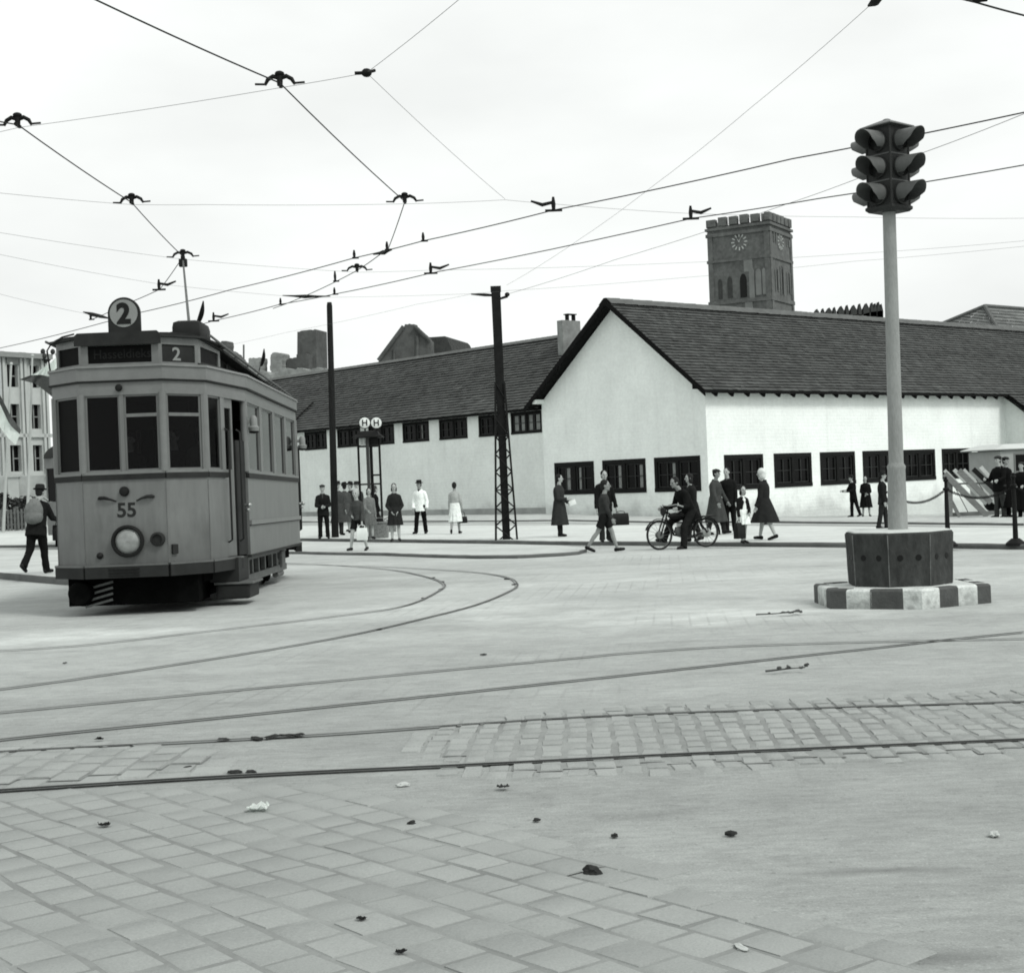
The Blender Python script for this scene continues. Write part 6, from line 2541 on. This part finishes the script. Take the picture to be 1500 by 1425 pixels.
    # ---- socks, shoes
    for h, kn, an, toe, heel in LL:
        if socks is not None:
            mb = MB()
            mb.cap_(kn.lerp(an, .25), .060, an, .043)
            part('sock', mb, cloth(socks), .012, 2)
        mb = MB()
        mb.cap_(heel + V((0, 0, .012)), .040, toe.lerp(heel, .35) + V((0, 0, .012)), .043)
        mb.cap_(toe.lerp(heel, .35) + V((0, 0, .008)), .043, toe.lerp(heel, -.06), .036)
        mb.cap_(heel + V((0, 0, .03)), .040, an + V((0, 0, -.015)), .042)
        part('shoe', mb, shoe, .011, 2)
    # ---- hair and headgear
    if hair:
        mb = MB()
        mb.ell(Hd(0, -.022, .032), (.083 * HS, .094 * HS, .098 * HS), HR, 3)
        mb.ell(Hd(0, -.045, -.02), (.074 * HS, .060 * HS, .080 * HS), HR, 3)
        if long_hair:
            mb.ell(Hd(0, -.045, -.085), (.082 * HS, .055 * HS, .085 * HS), HR, 3)
            for s in (-1, 1): mb.ell(Hd(s * .066, -.01, -.06), (.028 * HS, .045 * HS, .085 * HS), HR)
        # keep the face clear
        m_ = remesh(mb, .011, 2, lambda co: co + V((mnoise.noise(co * 22), mnoise.noise(co * 22 + V((5, 0, 0))), mnoise.noise(co * 22 + V((0, 5, 0))))) * .007)
        m_.transform(S_)
        link('hair', m_, hair, o)
    if head == 'hat':
        mb = MB()
        ax = (HR @ V((0, -.06, 1))).normalized()
        c = Hd(0, -.008, .052)
        mb.lathe([(.02, -.004), (.128, -.006), (.138, .006), (.128, .012), (.094, .010), (.092, .045), (.086, .085), (.070, .100), (.03, .092), (0.001, .088)], c, 24, ax)
        part('hat', mb, cloth(.022, .8), loose=True)
    elif head == 'ladyhat':
        mb = MB()
        ax = (HR @ V((.15, .15, 1))).normalized()
        c = Hd(0, -.015, .055)
        mb.lathe([(.02, -.004), (.118, -.012), (.135, .004), (.112, .02), (.096, .04), (.090, .085), (.06, .108), (0.001, .11)], c, 24, ax)
        part('hat', mb, cloth(.012, .8), loose=True)
    elif head == 'cap':
        mb = MB()
        mb.ell(Hd(0, -.012, .082), (.098 * HS, .112 * HS, .042 * HS), HR, 3)
        mb.ell(Hd(0, -.012, .052), (.084 * HS, .100 * HS, .034 * HS), HR, 3)
        mb.ell(Hd(0, .095, .056), (.062 * HS, .050 * HS, .010 * HS), HR, 2)
        part('cap', mb, cloth(.03, .8), .010, 2)
    elif head in ('scarf', 'scarf_light'):
        mb = MB()
        mb.ell(Hd(0, -.022, .030), (.092 * HS, .100 * HS, .108 * HS), HR, 3)
        mb.ell(Hd(0, -.040, -.06), (.082 * HS, .075 * HS, .10 * HS), HR, 3)
        mb.ell(Hd(0, .03, -.125), (.04, .045, .028), HR, 2)
        part('headscarf', mb, cloth(.62 if head == 'scarf_light' else .05, .85), .011, 3, wrinkle)
    elif head == 'beret':
        mb = MB()
        mb.ell(Hd(.015, -.02, .088), (.110 * HS, .118 * HS, .036 * HS), HR, 3)
        part('beret', mb, cloth(.04, .8), .010, 2)
    R = Matrix.Translation(base) @ Matrix.Rotation(rad(face), 4, 'Z') @ S_
    W = lambda p: R @ p
    J = dict(hand_l=W(AA[0][2] + AA[0][3] * .10), hand_r=W(AA[1][2] + AA[1][3] * .10), back=W(T(0, -.15, .30)), chest=W(T(0, .14, .2)), pel=W(pel),
             wr_l=W(AA[0][2]), wr_r=W(AA[1][2]), sh_l=W(AA[0][0]), sh_r=W(AA[1][0]), up=ud, k=k)
    return o, J

def at(u, vf, vh=None, lift=PAVE):
    """ground point below pixel (u, vf); height of a figure reaching up to vh"""
    p = G(u, vf, lift)
    return p, ((vf - vh) * p.y / F_PX if vh else None)

def bag(label, hand, w, h, d, mat, face=0, name='handbag', cat='bag', strap=.10):
    """bag hanging from a hand: its handle closes round the fingers"""
    t = thing(name, label, cat, (hand.x, hand.y, hand.z), rad(face))
    mb = MB()
    z1 = -strap
    mb.loft([[V((x * w / 2 * s, y * d / 2 * q, z)) for x, y in ((-1, -1), (1, -1), (1, 1), (-1, 1))] for z, s, q in ((z1 - h, .94, .9), (z1 - h * .97, 1, 1.05), (z1 - h * .4, 1, 1.0), (z1 - .01, .95, .55), (z1, .9, .35))])
    mb.build('body', mat, t, smooth=rad(50))
    mb = MB()
    mb.tube([V((-w * .28, 0, z1 - .01)), V((-w * .24, 0, z1 + strap * .7)), V((0, 0, z1 + strap * 1.02)), V((w * .24, 0, z1 + strap * .7)), V((w * .28, 0, z1 - .01))], .009, 6)
    mb.build('handle', mat, t)
    return t

STR = ((22, 6), (-18, 14))      # stride, left leg forward
STRr = ((-18, 14), (22, 6))
DOWN = (6, 7, 10, 0)

# 1 the man with a rucksack by the tram
b, h = at(56, 841, 709, .12)
o, J = person('stooping man in dark clothes and hat walking away with a pale rucksack', b, 168, 1.70, 'jacket', .012, 'trousers', .008, head='hat', lean=13, legs=((14, 6), (-14, 30)), arms=((20, 10, 55, 10), (-2, 10, 12, 0)), bulk=1.12, seed=1)
mb = MB()
mb.ell((0, 0, 0), (.185, .13, .22), None, 3)
mb.ell((0, -.02, -.11), (.19, .14, .14), None, 3)
mb.ell((0, .03, .17), (.10, .09, .08), None, 3)
rs = thing('rucksack', 'bulging pale grey rucksack on the stooping man\'s back', 'rucksack', J['back'] + V((.02, -.03, .0)), rad(-12))
me = remesh(mb, .014, 3, lambda co: co * (1 + .07 * mnoise.noise(co * 9)))
link('body', me, cloth(.16), rs)
mb = MB()
for s in (-1, 1):
    mb.tube([(s * .07, .05, .20), (s * .13, .12, .26), (s * .155, .24, .20)], .022, 6)
mb.build('strap', cloth(.34), rs)
bag('black bag hanging from the right hand of the man with the rucksack', J['hand_l'], .30, .30, .12, 'bag', 20)

# 2-6 people waiting round the wooden pole
b, h = at(475, 789, 711)
person('man in dark cap and suit standing with hands clasped, left of the wooden pole', b, 6, h, 'jacket', .012, 'trousers', .008, shirt_v=.05, head='cap', legs=((2, 0), (-1, 0)), arms=((16, 10, 62, 48), (16, 10, 62, 48)), spread=.10, seed=2)
b, h = at(488.5, 786, 713)
person('person in a dark hat and grey coat mostly hidden behind the wooden pole', V((b.x + .05, b.y + 1.1, b.z)), 30, 1.72, 'coat', .05, 'trousers', .03, head='hat', seed=3)
b, h = at(507, 781, 707)
person('woman in long grey coat and dark hat seen from behind near the pole', b, 175, h * .98, 'coat', .062, 'none', head='ladyhat', female=True, hem=.40, legs=((3, 2), (-3, 2)), bulk=1.06, spread=.08, seed=4)
b, h = at(513, 779, 706)
person('woman in a black hat and coat behind the grey coated woman', V((b.x, b.y + .7, b.z)), -40, 1.70, 'coat', .02, 'none', head='ladyhat', female=True, hem=.42, seed=5)
b, h = at(522.5, 779, 708)
person('man in a dark hat whose face shows just above the fair haired boy', V((b.x, b.y + .5, b.z)), 10, 1.70, 'jacket', .03, 'trousers', .02, head='hat', seed=6)
# 7 boy in shorts stepping off the kerb
b, h = at(526, 807, 718, .06)
o, J = person('fair haired boy in grey sweater and dark shorts stepping off the kerb', b, -22, h * 1.0, 'sweater', .055, 'shorts', .010, hair='hair_l', legs=((16, 10), (-8, 6)), arms=((12, 10, 55, 40), (10, 12, 12, 0)), child=True, turn=8, lean=3, spread=.22, seed=7)
bag('white shopping bag dangling from the boy\'s hand', J['hand_r'], .26, .30, .07, 'bagw', -10, strap=.08)
# 8, 9 behind
b, h = at(541, 790, 722)
person('small pale clothed woman standing just behind the boy with the white bag', V((b.x, b.y + .3, b.z)), 20, 1.48, 'blouse', .16, 'skirt', .12, female=True, hair='hair_d', long_hair=True, hem=.48, arms=((20, 8, 40, 20), DOWN), seed=8)
b, h = at(551, 783, 710)
person('woman in black coat and dark headscarf turned away at the H column', V((b.x, b.y - .1, b.z)), 120, h * .97, 'coat', .010, 'none', head='scarf', female=True, hem=.38, hair=None, seed=9)
# 10
b, h = at(580, 793, 709)
person('woman with wavy hair and knee length dark coat facing the square, hands in pockets', b, 4, h, 'coat', .020, 'none', head=None, long_hair=True, female=True, hem=.50, flare=.85, arms=((2, 18, 30, 38), (2, 18, 30, 38)), legs=((2, 0), (3, 0)), spread=.05, seed=10)
# 11
b, h = at(617, 782, 705)
person('man in white jacket, dark hat and black trousers standing alone', b, -18, h, 'jacket', .86, 'trousers', .006, shirt_v=.02, head='hat', arms=((2, 12, 22, 10), (-3, 16, 18, 6)), legs=((6, 0), (-4, 2)), spread=.16, skin='skin_d', turn=-12, seed=11)
# 12
b, h = at(668, 782, 707)
o, J = person('woman in pale blouse and white skirt walking away with a dark bag', b, 172, h, 'blouse', .34, 'skirt', .74, female=True, hair='hair_d', hem=.42, flare=.8, legs=((10, 4), (-10, 20)), arms=((0, 14, 26, 6), (4, 9, 12, 0)), spread=.04, skin='skin_d', seed=12)
bag('dark flat bag swinging beside the woman in the white skirt', J['hand_l'], .30, .20, .08, 'bag', 30, strap=.16)
# 13
b, h = at(821, 786, 696)
o, J = person('man in a long dark overcoat looking right with a folded paper under his arm', b, 62, h, 'coat', .030, 'trousers', .012, shirt_v=.2, hem=.33, bulk=1.05, arms=((14, 6, 70, 30), (-4, 10, 66, 10)), turn=22, legs=((3, 0), (-3, 0)), seed=13)
mb = MB()
mb.box((0, 0, 0), (.20, .05, .13), Matrix.Rotation(rad(-18), 3, 'Y'), .012)
ob = mb.build('newspaper', 'bagw')
ob.location = J['hand_r'] + V((.03, -.05, .03))
ob.rotation_euler = (.1, 0, .25)
tag(ob, 'folded white paper held against the long dark overcoat', 'newspaper')
# 15 man behind the boy, 14 striding boy
b, h = at(888, 794, 690)
o, J = person('dark haired man in dark jacket walking with a briefcase behind the boy in shorts', b, 14, h, 'jacket', .010, 'trousers', .022, shirt_v=.10, arms=((4, 10, 10, 0), (6, 13, 10, 0)), legs=((5, 2), (-6, 6)), spread=.08, seed=15)
bag('dark square briefcase in the hand of the man behind the boy', J['hand_r'] + V((.08, 0, 0)), .38, .28, .10, 'bag', 8, 'briefcase', 'briefcase', .05)
b, h = at(887, 809, 703, 0)
person('dark haired boy in shorts and dark sweater striding across the kerb', b, 84, 1.50, 'sweater', .035, 'shorts', .012, child=True, legs=((-24, 12), (24, 8)), arms=((14, 5, 10, 0), (-10, 6, 16, 0)), hair='hair_d', lean=2, skin='skin_d', seed=14)

# 16 motorcycle and rider, 17 woman beside it
mp = G(1001, 803.5)
BA = rad(205)
bike = thing('motorcycle', 'light black motorcycle rolling left along the kerb under its rider', 'motorcycle', mp, BA)
RW = .315
WBx = .57
for x in (-WBx, WBx):
    mb = MB()
    n = 36
    mb.lathe([(RW - .040, -.010), (RW - .022, -.020), (RW - .006, -.015), (RW, 0), (RW - .006, .015), (RW - .022, .020), (RW - .040, .010)], (x, 0, RW), n, (0, 1, 0))
    # open the centre: keep tyre as a ring
    dele = [f for f in mb.b.faces if len(f.verts) > 4]
    bmesh.ops.delete(mb.b, geom=dele, context='FACES')
    wh = mb.build('wheel', 'rubber', bike)
    mb = MB()
    ring_ = [V((x + (RW - .042) * math.cos(2 * math.pi * q / 30), 0, RW + (RW - .042) * math.sin(2 * math.pi * q / 30))) for q in range(31)]
    mb.tube(ring_, .009, 6, cap=False)
    for q in range(16):
        a = 2 * math.pi * q / 16
        mb.tube([V((x + .03 * math.cos(a + .5), .02 * (-1) ** q, RW + .03 * math.sin(a + .5))), V((x + (RW - .055) * math.cos(a), 0, RW + (RW - .055) * math.sin(a)))], .0035, 4)
    mb.build('spoked_rim', 'tram_steel', wh)
    mb = MB()
    R_ = .075 if x > 0 else .10
    mb.lathe([(.02, -.06), (R_, -.05), (R_, .05), (.02, .06)], (x, 0, RW), 20, (0, 1, 0))
    mb.build('hub', 'chrome' if x < 0 else 'tram_steel', wh)
    mb = MB()
    arcp = [(x + (RW + .03) * math.cos(rad(a)), RW + (RW + .03) * math.sin(rad(a))) for a in range(20, 171, 10)]
    if x < 0: arcp = [(x + (RW + .03) * math.cos(rad(a)), RW + (RW + .03) * math.sin(rad(a))) for a in range(10, 191, 10)]
    grid = [[V((px_, y, pz_ - abs(y) * .35)) for y in (-.038, -.02, 0, .02, .038)] for px_, pz_ in arcp]
    mb.loft(grid, cap=False, closed=False)
    bmesh.ops.solidify(mb.b, geom=list(mb.b.faces), thickness=.004)
    mb.build('mudguard', 'black', bike)
mb = MB()
hd_ = V((WBx - .20, 0, .78))
mb.tube([hd_, V((.05, 0, .62)), V((-.2, 0, .58)), V((-.42, 0, .55)), V((-WBx, .07, RW))], .02, 8)
mb.tube([hd_ + V((.02, 0, -.12)), V((.22, 0, .30)), V((-.15, 0, .24)), V((-WBx, -.07, RW))], .02, 8)
mb.tube([V((-.2, 0, .58)), V((-.15, 0, .24))], .018, 8)
mb.tube([V((-.42, 0, .55)), V((-WBx, -.07, RW))], .015, 8)
mb.build('frame', 'black', bike)
for s in (-1, 1):
    mb = MB()
    mb.tube([V((WBx, s * .065, RW)), V((WBx - .16, s * .06, .72)), V((WBx - .21, s * .05, .88))], .017, 8)
    mb.build('fork', 'black', bike)
mb = MB()
mb.tube([V((.22, -.36, .90)), V((.30, -.28, .94)), V((.36, -.1, .92)), V((.36, .1, .92)), V((.30, .28, .94)), V((.22, .36, .90))], .013, 7)
for s in (-1, 1): mb.cyl((.27, s * .315, .925), (.19, s * .375, .89), .018, n=8)
mb.build('handlebar', 'chrome', bike)
mb = MB()
mb.ell((.14, 0, .70), (.21, .08, .07), None, 3)
mb.build('fuel_tank', 'black', bike)
mb = MB()
mb.ell((-.22, 0, .70), (.17, .13, .05), None, 3)
mb.cyl((-.3, 0, .55), (-.26, 0, .68), .02)
mb.build('saddle', 'bag', bike)
mb = MB()
mb.ell((.04, 0, .36), (.15, .09, .12), None, 3)
for q in range(6): mb.lathe([(.02, 0), (.075, 0), (.075, .012), (.02, .012)], (.06, 0, .44 + .022 * q), 14, (0, 0, 1))
mb.tube([V((.1, -.09, .46)), V((.16, -.12, .30)), V((-.2, -.13, .22)), V((-.75, -.13, .26))], [.02, .022, .025, .03], 8)
mb.build('engine', 'tram_steel', bike)
mb = MB()
mb.lathe([(.02, -.06), (.06, -.04), (.085, 0), (.09, .02), (.08, .03), (0.001, .035)], (WBx - .12, 0, .80), 18, (1, 0, 0))
mb.build('headlamp', 'tram_dark', bike)
mb = MB()
mb.box((-.62, 0, .66), (.30, .22, .02))
for s in (-1, 1): mb.tube([V((-.50, s * .1, .65)), V((-.58, s * .09, .33))], .009, 5)
mb.build('luggage_rack', 'black', bike)
Rb = Matrix.Translation(mp) @ Matrix.Rotation(BA, 4, 'Z')
rp = Rb @ V((-.20, 0, 0))
rider, J = person('man in dark jacket hunched over the motorcycle, feet off the rests', V((rp.x, rp.y, mp.z)), math.degrees(BA) + 90, 1.72, 'jacket', .008, 'trousers', .012, lean=27, seat=.79, legs=((62, 38), (40, 30)), arms=((-8, 20, 74, 4), (-8, 20, 74, 4)), spread=.42, hair='hair_d', skin='skin_d', turn=5, seed=16)
b, h = at(1012, 795, 694)
person('woman with rolled hair and open dark coat walking beside the motorcycle', V((b.x + .12, b.y + .5, b.z)), -78, h, 'coat', .016, 'trousers', .02, shirt_v=.26, female=True, long_hair=True, hem=.52, legs=((-12, 10), (14, 6)), lean=2, arms=((10, 8, 30, 0), (-6, 8, 20, 0)), seed=17)
# 18, 19
b, h = at(1050, 783, 689)
person('elderly man in a long grey overcoat and flat cap leaning backwards', b, 58, h * 1.02, 'coat', .05, 'trousers', .022, head='cap', lean=6, tilt=-9, bulk=1.12, hem=.34, flare=1.1, legs=((-12, 6), (14, 2)), arms=((10, 14, 12, 0), (12, 20, 12, 0)), skin='skin_d', seed=18)
b, h = at(1072, 782, 686)
person('tall man in a dark coat facing the old man in the flat cap', V((b.x, b.y + .2, b.z)), -28, h, 'jacket', .010, 'trousers', .010, shirt_v=.06, tilt=-3, bulk=1.08, legs=((4, 2), (-6, 6)), arms=((30, 14, 95, 20), (4, 8, 10, 0)), seed=19)
# 20 girl
b, h = at(1090, 796, 714)
o, J = person('little girl in a white dress and dark cardigan carrying a dark bag', b, 22, h, 'cardigan', .010, 'dress', .80, shirt_v=.75, female=True, child=True, long_hair=True, hem=.60, flare=.75, open_front=True, legs=((6, 6), (-5, 4)), arms=((4, 8, 10, 0), (12, 10, 40, 30)), seed=20)
bag('dark bag held low by the little girl in white', J['hand_l'], .24, .33, .12, 'bag', 40, strap=.05)
# 21
b, h = at(1122, 791, 686)
o, J = person('woman in a flared dark coat and white headscarf walking away beyond the girl', b, 238, h, 'coat', .020, 'none', head='scarf_light', female=True, hair=None, hem=.44, flare=1.9, legs=((17, 6), (-16, 10)), arms=((8, 12, 6, 0), (4, 10, 16, 0)), lean=2, spread=.12, seed=21)
bag('dark bag at the side of the woman in the flared coat', J['hand_l'] + V((.03, .05, 0)), .26, .26, .10, 'bag', 60, strap=.06)
# 22, 23 by the wall
b, h = at(1251, 757.5, 697, 0)
person('man in dark suit and hat reading a paper by the white wall', b, -72, h, 'jacket', .008, 'trousers', .008, head='hat', arms=((28, 6, 60, 10), (28, 6, 60, 10)), legs=((4, 2), (-14, 8)), lean=3, seed=22)
b, h = at(1267, 756.5, 698, 0)
person('woman in a black coat standing by the wall beside the reading man', V((b.x, b.y - .3, b.z)), -10, h, 'coat', .008, 'none', female=True, hair='hair_d', long_hair=True, hem=.40, flare=.9, bulk=1.1, arms=((14, 10, 50, 46), (12, 10, 40, 46)), spread=.14, seed=23)
# 24
b, h = at(1291.5, 775, 692)
person('man in dark hat and grey trousers half hidden by the signal pole', V((b.x + .05, b.y, b.z)), 70, h, 'jacket', .012, 'trousers', .022, shirt_v=.5, head='hat', arms=((4, 6, 10, 0), (4, 6, 20, 10)), legs=((-8, 4), (8, 4)), seed=24)
# 25-28 the dark group at the right edge
b, h = at(1466, 759, 669, 0)
person('man in black jacket, cap and grey trousers standing beside the slanting planks', b, -60, h, 'jacket', .006, 'trousers', .040, head='cap', arms=((22, 14, 70, 20), (30, 20, 50, 10)), legs=((4, 0), (-3, 0)), bulk=1.15, seed=25)
b, h = at(1482, 759, 670, 0)
person('man in a long black coat and peaked cap amid the group at the right edge', V((b.x, b.y + .4, b.z)), 30, h, 'coat', .005, 'trousers', .006, head='cap', hem=.30, bulk=1.1, seed=26)
b, h = at(1499, 759, 678, 0)
person('person in a black coat cut by the right edge of the picture', b, -35, h, 'coat', .006, 'trousers', .006, head='beret', hem=.26, bulk=1.15, arms=((14, 10, 60, 30), (14, 10, 60, 30)), seed=27)

# people inside the tram
def inside(x, y, z): return TM @ V((x, y, z))
person('tram driver in dark uniform standing at the controller behind the front window', inside(-.10, .82, .685), 0, 1.52, 'jacket', .02, 'trousers', .02, head='cap', arms=((24, 12, 60, 10), (24, 12, 60, 10)), seed=30)
person('passenger with pale face standing behind the driver in the tram', inside(.36, 1.25, .685), -20, 1.55, 'jacket', .03, 'trousers', .03, seed=31)
person('passenger in a light blouse on the front platform near the door', inside(.72, 1.15, .685), 30, 1.62, 'blouse', .10, 'skirt', .05, female=True, long_hair=True, seed=32)
# ================================================================== LIGHT, SKY, CAMERA
SUN_EL, SUN_AZ = rad(48), rad(132)     # azimuth clockwise from +Y: behind the viewer's right shoulder
wd = bpy.data.worlds.new("World")
scene.world = wd
wd.use_nodes = True
nt = wd.node_tree
N, L = nt.nodes, nt.links
bg = N['Background']
sky = N.new('ShaderNodeTexSky')
sky.sky_type = 'NISHITA'
sky.sun_disc = False
sky.sun_elevation = SUN_EL
sky.sun_rotation = SUN_AZ
sky.air_density = 2.0
sky.dust_density = 6.0
bw = N.new('ShaderNodeRGBToBW')
L.new(sky.outputs[0], bw.inputs[0])
tc = N.new('ShaderNodeTexCoord')
mp = N.new('ShaderNodeMapping')
mp.inputs['Scale'].default_value = (1, 1, 2.6)
L.new(tc.outputs['Generated'], mp.inputs['Vector'])
nz = N.new('ShaderNodeTexNoise')
nz.inputs['Scale'].default_value = 2.2
nz.inputs['Detail'].default_value = 5
nz.inputs['Roughness'].default_value = .5
L.new(mp.outputs[0], nz.inputs['Vector'])
cl = N.new('ShaderNodeMapRange')       # high overcast, very slightly uneven
cl.inputs['From Min'].default_value = .35
cl.inputs['From Max'].default_value = .68
cl.inputs['To Min'].default_value = 9.6
cl.inputs['To Max'].default_value = 7.5
L.new(nz.outputs['Fac'], cl.inputs['Value'])
mix = N.new('ShaderNodeMix')
mix.data_type = 'FLOAT'
mix.inputs[0].default_value = .85
L.new(bw.outputs[0], mix.inputs[2])
L.new(cl.outputs[0], mix.inputs[3])
cmb = N.new('ShaderNodeCombineColor')
for i, k in enumerate((.975, 1.0, .985)):
    x = N.new('ShaderNodeMath')
    x.operation = 'MULTIPLY'
    x.inputs[1].default_value = k
    L.new(mix.outputs[0], x.inputs[0])
    L.new(x.outputs[0], cmb.inputs[i])
L.new(cmb.outputs[0], bg.inputs['Color'])
bg.inputs['Strength'].default_value = .10

sl = bpy.data.lights.new('sun', 'SUN')
sl.energy = 1.45
sl.angle = rad(14)
sl.color = (1, .985, .96)
so = bpy.data.objects.new('sun', sl)
COL.objects.link(so)
sd = V((math.sin(SUN_AZ) * math.cos(SUN_EL), math.cos(SUN_AZ) * math.cos(SUN_EL), math.sin(SUN_EL)))
so.rotation_euler = sd.to_track_quat('Z', 'Y').to_euler()
so.location = (0, 0, 60)

cam = bpy.data.cameras.new('camera')
cam.sensor_width = 36
cam.lens = F_PX / 1500 * 36
cam.clip_start = .1
cam.clip_end = 3000
co = bpy.data.objects.new('camera', cam)
COL.objects.link(co)
co.matrix_world = Matrix.Translation(CAM) @ CAMROT
scene.camera = co
scene.view_settings.view_transform = 'Standard'
scene.view_settings.look = 'None'
scene.view_settings.gamma = 1
scene.view_settings.use_curve_mapping = False
scene.view_settings.exposure = .38
scene.render.resolution_x, scene.render.resolution_y = 1024, 972
scene.cycles.max_bounces = 6
scene.cycles.transparent_max_bounces = 12
scene.cycles.filter_width = 1.8

# repeats of a kind carry one group phrase
GROUPS = dict(person='people on and around the tram stop', contact_wire='contact wires over the square', span_wire='thin span wires over the square',
              flagpole='flagpoles before the office block', flag='flags at the left edge', ruined_chimney='ruined chimneys behind the long roof', ruined_wall='ruined walls behind the long roof',
              chain='chains of the chain barrier', tram_track='tram tracks in the square', dead_leaf='dead leaves on the slabs', pebble='pale stones on the street',
              twig='dry twigs on the square', wicker_basket='baskets on the pavement', wire_crossing='wire crossings', strain_insulator='strain insulators', handbag='bags carried by people', tram='trams')
for o in list(scene.objects):
    st = o.name.split('.')[0]
    if o.parent is None and st in GROUPS and 'group' not in o and 'label' in o: o['group'] = GROUPS[st]
